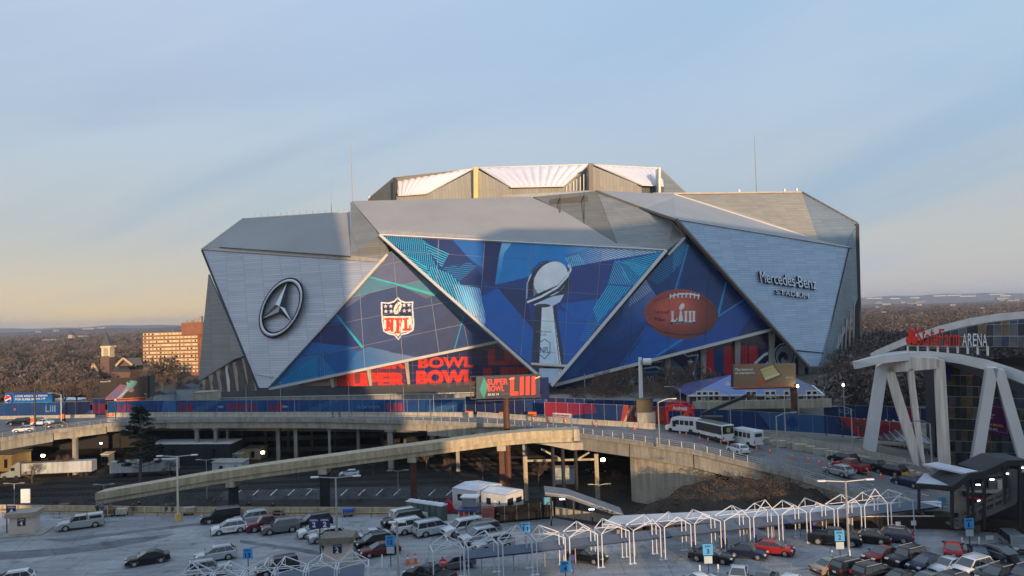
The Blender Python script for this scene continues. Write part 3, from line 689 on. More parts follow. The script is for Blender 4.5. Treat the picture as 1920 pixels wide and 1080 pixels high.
# --- trophy mural
PC = plane((713, 441, 286), (1248, 470, 283), (1037, 724, 263))
TIP = [(998, 688), (1060, 690), (1037, 720), (1020, 716)]
PLC = [(715, 443), (1247, 471), (1062, 688), (997, 686)]
fc = Facade(PC, PLC + [(1036, 724)]); ar = fc.art((36, 56, 116))
ar.poly([(700, 435), (850, 450), (880, 480), (905, 520), (905, 620), (1000, 700), (980, 710), (700, 450)], (34, 44, 92))
ar.poly([(840, 440), (1000, 450), (945, 470), (935, 545), (915, 510), (880, 485)], (36, 84, 160)); ar.poly([(910, 445), (945, 447), (930, 540), (960, 575), (905, 520)], (40, 42, 88))
ar.grad([(943, 448), (1260, 468), (1145, 485), (928, 534)], (38, 110, 185), (30, 120, 200), (940, 460), (1060, 500))
ar.grad([(943, 448), (965, 449), (945, 475), (937, 520), (928, 534), (935, 480)], (190, 200, 230), (60, 130, 200), (948, 450), (940, 510), .8)
ar.grad([(1045, 452), (1262, 470), (1150, 486), (1075, 505), (1062, 490), (1060, 470)], (60, 120, 195), (196, 200, 226), (1060, 480), (1130, 470), .95)
ar.stripes([(1060, 478), (1110, 463), (1240, 471), (1150, 486), (1074, 504)], 22, 3.6, (48, 62, 130), .42, .75)
ar.stripes([(1058, 484), (1085, 476), (1100, 497), (1072, 505)], -72, 3.6, (150, 200, 230), .45, .8)
ar.poly([(905, 540), (930, 534), (1062, 502), (1150, 486), (1140, 520), (1110, 640), (1040, 720), (905, 600)], (44, 56, 120))
ar.poly([(896, 560), (934, 540), (1000, 618), (1000, 700), (960, 690), (900, 620)], (28, 82, 168)); ar.poly([(932, 538), (985, 545), (1000, 618)], (40, 44, 86))
ar.poly([(1045, 580), (1120, 606), (1100, 640), (1050, 700), (1048, 640)], (26, 78, 166)); ar.poly([(1050, 570), (1125, 560), (1115, 606), (1070, 590)], (34, 84, 170)); ar.poly([(1070, 505), (1150, 488), (1135, 550), (1070, 545)], (50, 56, 116))
ar.poly([(1152, 486), (1250, 470), (1185, 545), (1120, 620), (1100, 610), (1115, 580), (1140, 525)], (20, 70, 140))
ar.stripes([(1160, 490), (1245, 472), (1200, 520), (1180, 500)], 18, 3.8, (52, 170, 215), .42); ar.stripes([(1165, 492), (1178, 490), (1215, 500), (1188, 537), (1168, 515)], 130, 3.8, (52, 170, 215), .42, .9)
ar.stripes([(1152, 488), (1162, 488), (1184, 535), (1140, 532)], 62, 3.8, (130, 190, 220), .34, .9); ar.stripes([(1138, 534), (1184, 538), (1120, 605), (1112, 580)], -58, 3.8, (52, 170, 220), .45)
ar.stripes([(1110, 585), (1160, 560), (1100, 640), (1085, 640)], 5, 3.8, (44, 130, 200), .4, .7)
ar.stripes([(716, 443), (792, 447), (822, 505), (800, 505), (755, 470)], 84, 3.7, (46, 150, 200), .42); ar.stripes([(792, 450), (842, 476), (828, 502), (803, 470)], 24, 4.2, (46, 160, 205), .42)
ar.stripes([(735, 462), (760, 474), (800, 500), (808, 520), (790, 512)], 25, 3.6, (46, 165, 205), .46); ar.stripes([(828, 502), (880, 492), (893, 500), (862, 528), (842, 512)], 6, 3.8, (40, 120, 180), .4, .9)
ar.stripes([(808, 500), (842, 512), (862, 530), (905, 580), (905, 612), (866, 578), (800, 516)], 68, 4.0, (70, 165, 215), .44)
ar.grad([(858, 532), (900, 540), (910, 600), (905, 625), (880, 590)], (60, 140, 210), (190, 190, 225), (870, 540), (890, 600), .6); ar.stripes([(850, 534), (900, 540), (912, 600), (905, 625), (860, 575)], 72, 4, (200, 215, 240), .4, .6)
ar.poly([(857, 500), (872, 483), (884, 485), (862, 500), (845, 505)], (32, 44, 92), .9)
# trophy: leaning ball on a tapering stand
stand = [(1003, 572), (1040, 572), (1062, 730), (990, 730)]
ar.poly([(1003, 574), (1016, 574), (1010, 700), (1010, 730), (994, 730), (996, 690)], (46, 44, 60)); ar.poly([(1036, 574), (1042, 574), (1062, 700), (1060, 730), (1048, 730)], (44, 44, 66))
ar.grad([(1016, 574), (1033, 572), (1050, 700), (1052, 730), (1010, 730), (1011, 690)], (214, 220, 230), (170, 178, 196), (1020, 580), (1030, 700)); ar.poly([(1031, 572), (1037, 572), (1054, 700), (1055, 730), (1050, 730), (1048, 700)], (228, 232, 240)); ar.line((1037, 574), (1052, 712), 1.3, (40, 40, 60))
ar.disc((1030, 531), 44, 37, (54, 46, 58), -50); ar.disc((1033, 523), 36, 28, (222, 224, 232), -48); ar.grad([(1000, 520), (1050, 500), (1062, 515), (1045, 545), (1000, 560)], (230, 232, 238), (176, 178, 192), (1040, 500), (1010, 555), .5)
ar.poly([(987, 568), (1005, 552), (1045, 535), (1066, 512), (1067, 525), (1050, 545), (1020, 560), (1000, 572)], (44, 38, 52)); ar.path([(988, 567), (1015, 556), (1045, 539), (1064, 518), (1070, 505), (1066, 496)], 4.2, (205, 208, 218)); ar.poly([(1000, 571), (1035, 556), (1058, 552), (1050, 566), (1036, 574), (1005, 574)], (186, 192, 206)); ar.disc((1018, 573), 14, 3.4, (60, 56, 70))
ar.path([(997, 510), (1005, 500), (1016, 492), (1030, 488.5)], 1.6, (40, 30, 36))
for x, y in ((999, 508), (1002, 503), (1007, 498), (1012, 494), (1018, 491), (1025, 489)): ar.line((x - 3, y - 2), (x + 3, y + 3), 1.2, (40, 30, 36))
ar.path([(996, 514), (989, 530), (987, 560)], 2.4, (200, 200, 210)); ar.path([(1002, 512), (996, 530), (993, 556)], 3, (40, 32, 40))
ar.path([(1010.5, 643), (1021, 636), (1031.5, 643), (1031, 662), (1021, 673), (1011, 664), (1010.5, 643)], 1.3, (70, 74, 90)); ar.text('NFL', (1013, 651), (17, 0), (0, 11), (90, 94, 110), .03); ar.text('SUPER BOWL', (1005, 620), (30, 1), (0, 3), (110, 114, 130)); ar.text('LIII', (1014, 626), (10, .4), (0, 3), (110, 114, 130))
MC_ = ar.material('trophy_mural', 1.35, .34, .5)
mb = MB(); mb.slab([PC(x, y, -.10) for x, y in PLC], -PC.n * .6); mb.build('mural_backing', MATS['joint_grey'], ST)
lc = [((823, 440), (819, 520)), ((910, 440), (898, 600)), ((997, 450), (977, 660)), ((1071, 455), (1056, 700)), ((1126, 480), (1112, 640)), ((1190, 460), (1178, 560)), ((750, 471), (1240, 502)), ((860, 534), (1180, 555)), ((910, 595), (1120, 608)), ((960, 655), (1090, 666))]
for c in cut(PLC, lc): fc.panel(c, MC_, ST, 'mural_panel', .10)
fc.panel([(1000, 690), (1058, 691), (1037, 718), (1026, 719)], MC_, ST, 'mural_panel', .02)
# --- football mural
PD = plane((1282, 447, 292), (1040, 722, 271), (1454, 617, 301))
PLD = [(1282, 449), (1452, 617), (1042, 719), (1250, 480)]
fd = Facade(PD, PLD); ar = fd.art((18, 48, 110))
ar.poly([(1282, 440), (1300, 470), (1265, 600), (1040, 730), (1040, 700)], (22, 56, 120)); ar.poly([(1040, 730), (1100, 640), (1150, 655), (1210, 610), (1185, 650), (1120, 700)], (20, 70, 150))
ar.poly([(1220, 560), (1240, 600), (1180, 640), (1140, 660), (1105, 655), (1160, 590)], (24, 66, 140)); ar.grad([(1211, 524), (1234, 560), (1215, 600), (1160, 620), (1170, 575)], (140, 130, 180), (30, 76, 150), (1211, 530), (1190, 610), .85)
ar.poly([(1198, 642), (1215, 612), (1290, 640), (1160, 705), (1170, 680)], (14, 80, 170)); ar.poly([(1120, 660), (1212, 610), (1160, 690), (1060, 720)], (22, 52, 112), .7)
ar.poly([(1395, 560), (1460, 625), (1250, 675), (1290, 630)], (16, 66, 150)); ar.poly([(1412, 590), (1454, 617), (1380, 632)], (20, 40, 100)); ar.poly([(1290, 460), (1400, 565), (1345, 595), (1335, 545), (1275, 540)], (16, 46, 106))
ar.stripes([(1214, 522), (1262, 470), (1282, 449), (1283, 468), (1262, 510), (1235, 535)], -28, 4.0, (44, 130, 185), .4, .8); ar.stripes([(1262, 474), (1282, 450), (1290, 460), (1276, 495), (1262, 510)], -62, 3.8, (50, 140, 190), .42, .9)
ar.stripes([(1180, 560), (1212, 526), (1222, 545), (1180, 575)], 55, 4, (190, 195, 220), .42, .8); ar.stripes([(1060, 706), (1085, 676), (1085, 705)], 90, 4, (50, 130, 190), .3, .6)
ar.line((1292, 455), (1266, 545), 3, (30, 130, 195)); ar.line((1362, 528), (1346, 592), 2.5, (30, 130, 200), 1, 5); ar.line((1395, 562), (1230, 668), 3, (34, 130, 200)); ar.line((1212, 614), (1160, 690), 2, (30, 120, 190), .6)
def ball(ar, cx, cy, rx, ry, ang):
    a = R(ang); pts = []
    for k in range(48):
        t = 2 * math.pi * k / 48; x = rx * math.cos(t); y = ry * math.copysign(abs(math.sin(t)) ** 1.15, math.sin(t)); pts.append((cx + x * math.cos(a) - y * math.sin(a), cy + x * math.sin(a) + y * math.cos(a)))
    return pts
bp = ball(ar, 1277.5, 589, 69.5, 47, 3)
ar.poly(bp, (158, 70, 56))
for k in range(9):
    ar.poly([(1277.5 + (x - 1277.5) * (.95 - k * .07) - k * 1.4, 589 + (y - 589) * (.93 - k * .08) - k * 1.7) for x, y in bp], (146 + k * 6, 62 + k * 3.4, 50 + k * 2.4), .6)
m = ar.inside(bp)
sh = np.clip((ar.X - 1290) / 70, 0, 1) * .5 + np.clip((ar.Y - 605) / 40, 0, 1) * .35; ar.a[m] *= (1 - sh[m])[:, None]
ar.path([(1213, 606), (1240, 622), (1275, 628), (1310, 627), (1325, 622)], 1.6, (50, 14, 18)); ar.path([(1225, 566), (1250, 556), (1290, 553), (1320, 560), (1342, 580)], 1, (80, 24, 26))
ar.path([(1256, 556), (1275, 551), (1295, 551), (1312, 555)], 3, (222, 220, 218))
for k in range(8): x = 1257 + k * 7.6; y = 553.5 - 3.2 * math.sin((k + .5) / 8 * math.pi); ar.line((x, y - 2), (x - 1, y + 8), 2.4, (222, 220, 218))
ar.poly([(1257, 604.5), (1304, 601.5), (1304, 606), (1257, 608)], (20, 22, 44)); ar.text('SUPER BOWL', (1262, 605), (38, -2), (0, 2.6), (190, 195, 205))
for x0, w_ in ((1258, 0), (1283, 0), (1291, 0), (1298, 0)):
    ar.poly([(x0 + 1, 584), (x0 + 5, 584), (x0 + 5, 603), (x0 + 1, 603)], (214, 220, 228)); ar.poly([(x0, 583), (x0 + 6, 583), (x0 + 6, 585.4), (x0, 585.4)], (214, 220, 228)); ar.poly([(x0, 601), (x0 + 6, 601), (x0 + 6, 603.6), (x0, 603.6)], (214, 220, 228))
ar.poly([(1258, 600), (1270, 599.5), (1270, 596), (1268, 596), (1268, 603.6), (1258, 603.6)], (214, 220, 228)); ar.poly([(1275, 582), (1278, 582), (1281, 602), (1272, 603)], (224, 228, 234)); ar.disc((1278.5, 575), 6.8, 4.2, (216, 220, 228), -58)
ar.text('THE DUKE', (1226, 583), (27, 1), (0, 4.5), (70, 22, 30)); ar.text('Wilson', (1226, 594), (21, 2), (0, 7), (44, 16, 36), .03)
MD_ = ar.material('football_mural', 1.4, .36, .5)
mb = MB(); mb.slab([PD(x, y, -.10) for x, y in PLD], -PD.n * .6); mb.build('mural_backing', mat('joint_navy', (.05, .09, .2), .6), ST)
ld = [((1330, 480), (1320, 700)), ((1259, 460), (1250, 700)), ((1188, 520), (1180, 700)), ((1120, 600), (1112, 720)), ((1400, 550), (1390, 660)), ((1240, 530), (1350, 518)), ((1130, 600), (1420, 565)), ((1080, 660), (1420, 610))]
for c in cut(PLD, ld): fd.panel(c, MD_, ST, 'mural_panel', .07)
# --- right wing panel with the name
PE = plane((1268, 412, 289), (1592, 465, 330), (1527, 700, 299))
PLE = [(1269, 413), (1591, 466), (1540, 687), (1515, 687)]
mb = MB(); mb.slab([PE(*p) for p in PLE], -PE.n * .6); mb.build('cladding_panel', CLADR, ST)
mb = MB(); mb.slab([PE(x, y, .35) for x, y in ((1494, 656), (1545, 661), (1545, 662.5), (1496, 658))], -PE.n * .5); mb.build('drip_edge', DARK, ST)
# --- returns behind the murals' free edges
for pts in ([(713, 442, 286.2), (1010, 706, 264.5), (1010, 706, 272), (713, 442, 293)], [(1248, 471, 283.2), (1036, 722, 263.4), (1036, 722, 271), (1248, 471, 291)], [(1268, 413, 289.4), (1515, 688, 299.4), (1515, 688, 306), (1268, 413, 297)]):
    mb = MB(); mb.poly([at(*p) for p in pts]); mb.build('return_face', RIBM, ST, fix=False)
# --- frames along the edges
def frame(pl, a, b, w_, m, off=.5, dep=1.4, name='edge_beam'):
    mb = MB(); mb.bar(pl(*a, off), pl(*b, off), dep, w_, up=tuple((pl(*b) - pl(*a)).cross(pl.n).normalized())); mb.build(name, m, ST)
frame(PC, (712, 441), (1011, 706), 1.0, FRAME, .6); frame(PC, (1249, 470), (1034, 724), 1.1, FRAME, .6); frame(PC, (713, 440.5), (1249, 469), .35, WHITE, .4, .8); frame(PC, (996, 683), (1062, 687), .8, FRAME, .5)
frame(PB, (727, 477), (503, 727), .95, FRAME, .5); frame(PB, (505, 729), (932, 641), 1.0, FRAME, .6); frame(PD, (1283, 446), (1252, 478), .8, FRAME, .5)
frame(PD, (1040, 722), (1458, 615), 1.1, FRAME, .7); frame(PE, (1267, 411), (1516, 689), .9, FRAMED, .2); frame(PE, (1268, 411), (1591, 464), .25, FRAME, .2, .6); frame(PE, (1592, 465), (1540, 688), .3, DARK, .2, .5)
# --- glass walls under the murals
GW = _vpl(at(505, 700, 293), at(1000, 700, 287)); PLG = [(560, 719), (930, 643), (1020, 624), (1020, 724), (560, 724)]
fg = Facade(GW, PLG); ar = fg.art((44, 46, 92))
ar.poly([(560, 600), (632, 600), (632, 740), (560, 740)], (110, 104, 92))
RD = (205, 58, 48); ar.grad([(632, 640), (765, 640), (765, 740), (632, 740)], (150, 58, 60), (84, 52, 84), (632, 700), (765, 700))
ar.text('SUPER', (632, 698), (132, 0), (0, 30), RD, .07); ar.text('BOWL', (780, 694), (110, -2), (0, 30), RD, .07); ar.text('LIII', (905, 690), (85, -2), (0, 32), RD, .08)
ar.text('SUPER', (632, 671), (132, 0), (0, 21), RD, .05); ar.text('BOWL', (784, 670), (104, -2), (0, 21), RD, .05); ar.text('LIII', (915, 655), (74, -2), (0, 30), RD, .06)
ar.paint((ar.X > 905) & (ar.X < 990), (80, 50, 80), .3)
MG_ = ar.material('glass_wall_print', 1.25, .22, .6)
mb = MB(); mb.slab([GW(x, y, -.3) for x, y in PLG], -GW.n * .3); mb.build('wall', mat('mullion_pink', (.55, .38, .36), .5), ST)
lines = [((x, 600), (x + 3, 740)) for x in range(640, 1000, 22)] + [((560, y + 6), (1020, y)) for y in range(640, 722, 14)]
for c in cut([(632, 705.5), (928, 643.5), (995, 693), (995, 724), (632, 724)], lines):
    if parea(c) > 12: fg.panel(c, MG_, ST, 'window_pane', .05, 0, .1)
for xt, yt, xb in ((617, 713, 622), (687, 697, 693), (758, 683, 765), (833, 667, 838), (904, 653, 911), (983, 676, 990)):
    mb = MB(); mb.slab([at(xt, yt - 4, 289), at(xt + 7.5, yt - 5, 289), at(xb + 4.5, 726, 289), at(xb, 726, 289)], (0, 1.8, 0)); mb.build('raking_column', CONC_W, ST)
GX = _vpl(at(1040, 700, 278), at(1500, 700, 306)); PLX = [(1042, 724), (1452, 620), (1516, 690), (1516, 760), (1042, 760)]
fx = Facade(GX, PLX); ar = fx.art((16, 22, 60))
ar.poly([(1042, 724), (1150, 690), (1150, 770), (1042, 770)], (20, 44, 96)); ar.text('SUPER', (1124, 710), (48, -4), (0, 12), (150, 160, 200), -.0); ar.text('BOWL', (1186, 706), (44, -2), (0, 12), (150, 160, 200), 0)
# feathered head emblem
ar.poly([(1180, 676), (1245, 664), (1282, 664), (1308, 680), (1306, 715), (1270, 718), (1235, 700), (1185, 694)], (24, 30, 62)); ar.path([(1180, 676), (1245, 668)], 5, (190, 50, 60)); ar.path([(1180, 683), (1250, 677)], 3, (200, 206, 218))
ar.path([(1280, 662), (1290, 668), (1309, 665), (1300, 700), (1305, 716)], 2.6, (190, 205, 220)); ar.path([(1306, 670), (1302, 712)], 3, (30, 120, 170)); ar.path([(1190, 693), (1230, 688), (1262, 700), (1275, 715)], 3, (160, 190, 215)); ar.path([(1195, 699), (1240, 697), (1268, 716)], 4, (30, 110, 170)); 
for k in range(9): ar.poly([(1250 + k * 4, 668 + k * 3), (1262 + k * 3, 672 + k * 3), (1238 + k * 5, 688 + k * 3.4)], (86, 92, 112))
st = [];
for k in range(10): r = 6.5 if k % 2 == 0 else 2.6; a_ = k * math.pi / 5; st.append((1295 + r * math.sin(a_), 679 - r * math.cos(a_)))
ar.poly(st, (220, 225, 235))
for x0, x1, y0 in ((1322, 1338, 652), (1357, 1375, 650), (1389, 1401, 648), (1404, 1421, 648)): ar.poly([(x0, y0), (x1, y0 - 1), (x1 + 1, 702), (x0, 702)], (168, 34, 46))
ar.poly([(1322, 690), (1350, 690), (1350, 702), (1322, 702)], (168, 34, 46)); ar.poly([(1338, 640), (1357, 640), (1357, 700), (1340, 700)], (20, 60, 120))
# curled horn emblem
ar.path([(1415, 682), (1432, 666), (1448, 658), (1452, 668), (1436, 684)], 5, (196, 206, 216)); ar.disc((1471, 667), 21, 24, (196, 206, 216)); ar.disc((1471, 667), 18.5, 21.5, (30, 34, 60)); ar.disc((1471, 667), 16.5, 19, (150, 160, 172)); ar.disc((1468, 671), 9.5, 11, (20, 26, 52)); ar.disc((1470, 676), 5.5, 6.5, (150, 160, 172)); ar.disc((1473, 671), 3.6, 4, (20, 26, 52))
MX_ = ar.material('right_glass_print', 1.2, .2, .7)
mb = MB(); mb.slab([GX(x, y, -.3) for x, y in PLX], -GX.n * .3); mb.build('wall', mat('mullion_navy', (.03, .045, .10), .5), ST)
for c in cut(PLX, [((x, 600), (x, 780)) for x in range(1060, 1516, 24)] + [((1042, y), (1516, y - 8)) for y in range(650, 760, 16)]):
    if parea(c) > 14: fx.panel(c, MX_, ST, 'window_pane', .04, 0, .1)
for xt, yt in ((1112, 706), (1180, 690), (1248, 672), (1315, 655), (1379, 638), (1443, 622), (1500, 676)):
    Y = 276 + (xt - 1040) * .062
    mb = MB(); mb.slab([at(xt - 1, yt - 3, Y), at(xt + 10, yt - 6, Y), at(xt + 7, 760, Y), at(xt, 760, Y)], (0, 1.8, 0)); mb.build('raking_column', CONC, ST)
# --- upper roofs and recessed walls
facet('recess_wall', [(657, 378, 319), (658, 481, 294.5), (722, 486, 287.5), (730, 475, 287.6), (713, 441, 287.2)], RIBM)
facet('roof_plane', [(660, 377, 319), (995, 369, 331), (1060, 398, 318), (1156, 456, 294), (1247, 469, 284), (714, 440, 286.5)], ROOFM)
facet('ledge', [(706, 430, 288.5), (960, 446, 288.4), (1210, 464, 285.2), (1246, 469.3, 283.6), (714, 440.6, 286.1)], mat('ledge_grey', (.36, .34, .32), .7))
facet('recess_wall', [(1000, 369, 331.5), (1118, 358, 332), (1158, 456.5, 295), (1060, 398.5, 319)], mat('grille_wall', (.20, .205, .19), .7, .1, .08, .06, kind='clad'))
facet('recess_wall', [(1119, 358, 332.2), (1200, 388, 318), (1262, 416, 298), (1284, 443, 293), (1250, 469.5, 287), (1158, 457, 294.5)], RIBM)
facet('roof_plane', [(1118, 357.5, 332), (1265, 364, 347), (1400, 401, 340), (1540, 452, 333), (1595, 464.5, 331), (1268, 411, 290), (1200, 387.5, 317)], mat('roof_membrane_blue', (.30, .325, .36), .65, 0, .08, .05))
mb = MB(); mb.bar(at(1118, 358, 331.5), at(1200, 389, 316.5), .9, .9); mb.bar(at(1200, 389, 316.5), at(1268, 412.5, 289), .9, .9); mb.bar(at(1268, 412.5, 289), at(1284, 444, 291), .6, .8); mb.build('eaves_beam', FRAMED, ST)
mb = MB(); mb.bar(at(1265, 364, 346.5), at(1540, 452, 332.5), .5, .5); mb.bar(at(1540, 452, 332.5), at(1592, 464, 330), .5, .5); mb.build('parapet', FRAME, ST)
facet('recess_wall', [(1258, 363.5, 349), (1503, 360.5, 364), (1536, 455, 337), (1400, 402, 342)], mat('warm_ribbed_wall', (.36, .34, .29), .6, .1, .08, .06, kind='clad'))
facet('recess_wall', [(1503, 360.5, 364), (1606, 419, 348), (1598, 465, 334), (1536, 455, 337)], RIBM2)
facet('louvre', [(1328, 375.5, 350.5), (1448, 370, 358), (1448, 380, 355), (1328, 383.5, 348)], mat('louvre_brown', (.20, .165, .14), .8), .2)
facet('louvre', [(1032, 373.5, 325), (1102, 366.5, 325), (1102, 377.5, 325), (1032, 384, 325)], DARK, .2)
for q in ((at(1095, 362, 326), at(1095, 420, 310)), (at(1050, 366, 326), at(1050, 398, 317))): MB().bar(*q, .3).build('downpipe', DARK, ST)
for q in ((at(1370, 372, 352), at(1370, 398, 343)), (at(1440, 369, 357), at(1440, 422, 341))): MB().bar(*q, .25).build('downpipe', FRAMED, ST)
mb = MB(); mb.bar(at(1262, 363, 348.5), at(1503, 360, 363.5), .6, .7); mb.build('parapet', mat('tan_parapet', (.5, .44, .36), .7), ST)
facet('roof_plane', [(1225, 361, 352), (1360, 360.5, 358), (1360, 363.5, 356), (1262, 364.5, 349)], mat('tan_roof', (.52, .46, .38), .7))
facet('roof_plane', [(940, 366, 336), (1100, 357, 338), (1118, 358.5, 333), (1000, 369.5, 332)], MATS['tan_roof'])
# --- right side in shade with exposed steel
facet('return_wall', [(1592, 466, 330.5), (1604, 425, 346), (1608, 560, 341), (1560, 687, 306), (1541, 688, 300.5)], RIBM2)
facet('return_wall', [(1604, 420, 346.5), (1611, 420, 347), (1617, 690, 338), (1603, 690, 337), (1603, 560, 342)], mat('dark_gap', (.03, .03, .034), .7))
for i in range(8):
    x = 1548 + i * 7.5; yt = 672 - i * 15
    mb = MB(); mb.bar(at(x + 1, yt, 305 + i * 4), at(x - 1, 692, 303 + i * 4), .35, .8); mb.build('fin_column', STEEL, ST)
mb = MB()
P0, P1, P2 = at(1503, 359, 364), at(1608, 418, 348), at(1615, 690, 338)
mb.bar(P0, P1, .9, .6); mb.bar(P1, P2, .8, .8); off = V((1.2, 3, 2.2))
for k in range(12):
    a, b = P0.lerp(P1, k / 12), P0.lerp(P1, (k + 1) / 12); mb.bar(a + V((0, 2, .9)), b + V((0, 2, -1.2)), .25); mb.bar(a + V((0, 2, -1.2)), a + V((0, 2, .9)), .2)
for k in range(20):
    a, b = P1.lerp(P2, k / 20), P1.lerp(P2, (k + 1) / 20); mb.bar(a + V((-2.2, 0, 0)), b, .3)
mb.build('steel_truss', FRAMED, ST)
# --- central roof with air cushions
def pillow(TL, TR, BR, BL, n_, bulge=1.1, fan=0.):
    tl, tr, br, bl = [at(*p) for p in (TL, TR, BR, BL)]; nn = (tr - tl).cross(bl - tl).normalized()
    if nn.dot(CAM - tl) < 0: nn = -nn
    def P(u, v):
        return tl.lerp(tr, u).lerp(bl.lerp(br, u), v)
    for k in range(n_):
        mb = MB(); vs = []; A, B = 7, 6
        for j in range(B + 1):
            for i in range(A + 1):
                s, v = i / A, j / B; u = (k + s) / n_; h = bulge * (math.sin(math.pi * s) ** .7 if 0 < s < 1 else 0) * (1 - (2 * v - 1) ** 4) if 0 < s < 1 else 0
                vs.append(P(u, v) + nn * h)
        mb.add(vs, [(j * (A + 1) + i, j * (A + 1) + i + 1, (j + 1) * (A + 1) + i + 1, (j + 1) * (A + 1) + i) for j in range(B) for i in range(A)])
        mb.build('roof_cushion', mat('air_cushion_film', (.80, .79, .84), .32, 0, .04, .3, spec=.5), ST, smooth=True)
    mb = MB()
    for a, b in ((tl, tr), (tr, br), (br, bl), (bl, tl)): mb.bar(a + nn * .2, b + nn * .2, .45)
    mb.build('cushion_frame', FRAME, ST)
pillow((741, 335, 375), (886, 317.5, 380), (800, 364, 363), (747, 368, 363), 11)
pillow((898, 315, 382), (1104, 309, 382), (1057, 350, 364), (958, 352, 364), 11, 1.5)
pillow((1114, 309.5, 382), (1238, 316, 380), (1244, 349.5, 366), (1203, 348, 366), 10)
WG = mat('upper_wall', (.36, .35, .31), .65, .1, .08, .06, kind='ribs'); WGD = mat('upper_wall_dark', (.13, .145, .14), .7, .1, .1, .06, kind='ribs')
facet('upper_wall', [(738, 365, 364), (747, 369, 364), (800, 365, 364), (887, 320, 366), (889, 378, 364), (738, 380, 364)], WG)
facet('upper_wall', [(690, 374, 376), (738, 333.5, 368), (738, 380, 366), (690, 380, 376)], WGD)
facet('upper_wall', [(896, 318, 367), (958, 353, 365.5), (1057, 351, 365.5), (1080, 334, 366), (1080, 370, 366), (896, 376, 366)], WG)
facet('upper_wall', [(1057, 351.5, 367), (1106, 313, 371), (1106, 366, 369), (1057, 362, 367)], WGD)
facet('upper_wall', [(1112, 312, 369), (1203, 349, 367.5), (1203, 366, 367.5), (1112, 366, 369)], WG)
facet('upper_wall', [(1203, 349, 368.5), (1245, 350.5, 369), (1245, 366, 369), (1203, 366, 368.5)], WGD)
facet('upper_wall', [(1238, 320, 370), (1286, 362, 378), (1286, 368, 378), (1238, 368, 370)], RIBM2)
facet('roof_plane', [(690, 373, 376), (738, 333, 368), (886, 316.5, 381), (1104, 308, 383), (1238, 315.5, 381), (1286, 361, 378), (1230, 372, 440), (740, 372, 440)][:6] + [(1240, 345, 430), (730, 350, 430)], ROOFM, .3)
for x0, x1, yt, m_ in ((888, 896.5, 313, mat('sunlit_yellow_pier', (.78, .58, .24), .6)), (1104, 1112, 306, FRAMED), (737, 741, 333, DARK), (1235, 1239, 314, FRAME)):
    mb = MB(); mb.slab([at(x0, yt, 360), at(x1, yt, 360), at(x1, 376, 360), at(x0, 376, 360)], (0, 8, 0)); mb.build('roof_pier', m_, ST)
for i in range(7):
    mb = MB(); x = 1062 + i * 6.5; mb.bar(at(x, 349 - i * 4.4, 365), at(x, 366, 365), .4); mb.build('wall_fin', FRAME, ST)
facet('inner_wall', [(1190, 382, 326), (1300, 405, 318), (1400, 520, 316), (1240, 482, 304)], RIBM2)
facet('inner_wall', [(708, 444, 298), (735, 446, 298), (800, 505, 298), (800, 540, 298), (722, 500, 300), (704, 488, 302)], RIBM)
# --- unseen dark core, added so that no daylight passes between the facets
mb = MB(); mb.box((10, 378, 26), (210, 80, 52)); mb.build('daylight_block', CONC_D, ST)
# --- star emblem
sc_, su, sv = (527, 577), (38, -8), (11.5, -53)
mb = MB(); N_ = 48
def ep(t, k, off): return PA(sc_[0] + k * (su[0] * math.cos(t) + sv[0] * math.sin(t)), sc_[1] + k * (su[1] * math.cos(t) + sv[1] * math.sin(t)), off)
rings = [(1.0, .2), (1.0, 2.2), (.955, 2.6), (.91, 2.2), (.91, .2)]
vs = [ep(2 * math.pi * i / N_, k, o_) for k, o_ in rings for i in range(N_)]
mb.add(vs, [(r * N_ + i, r * N_ + (i + 1) % N_, (r + 1) * N_ + (i + 1) % N_, (r + 1) * N_ + i) for r in range(4) for i in range(N_)])
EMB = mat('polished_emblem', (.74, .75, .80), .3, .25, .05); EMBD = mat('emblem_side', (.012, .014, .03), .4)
emb = mb.build('star_ring', EMB, ST, smooth=False)
emb.data.materials.append(EMBD)
for i, p_ in enumerate(emb.data.polygons):
    if i < N_ or i >= 3 * N_: p_.material_index = 1
bk_ = MB(); vs = [ep(2 * math.pi * i / N_, k, o_) for k, o_ in ((1.06, .1), (1.06, .9), (.85, .9), (.85, .1)) for i in range(N_)]
bk_.add(vs, [(r * N_ + i, r * N_ + (i + 1) % N_, (r + 1) * N_ + (i + 1) % N_, (r + 1) * N_ + i) for r in range(3) for i in range(N_)]); bk_.build('ring_backing', EMBD, ST)
cpt = (524, 574)
tips = [(538, 530), (547, 604), (492, 598)]
mid = [(534, 578), (523, 585), (516, 571)]
mb = MB(); vs = [PA(*cpt, 3.4)] + [PA(*p, 2.2) for p in tips] + [PA(*p, 2.2) for p in mid]
mb.add(vs, [(0, 1, 4), (0, 4, 2), (0, 2, 5), (0, 5, 3), (0, 3, 6), (0, 6, 1)]); st_ = mb.build('star', EMB, ST, fix=False); st_.data.materials.append(EMBD)
for i in (0, 2, 4): st_.data.polygons[i].material_index = 1
mb = MB(); hexp = [tips[0], mid[0], tips[1], mid[1], tips[2], mid[2]]
A_ = [PA(*p, 2.2 if i % 2 else 2.2) for i, p in enumerate(hexp)]; B_ = [PA(*p, .1) for p in hexp]
mb.add(A_ + B_, [(i, (i + 1) % 6, 6 + (i + 1) % 6, 6 + i) for i in range(6)]); mb.build('star_side', EMBD, ST)
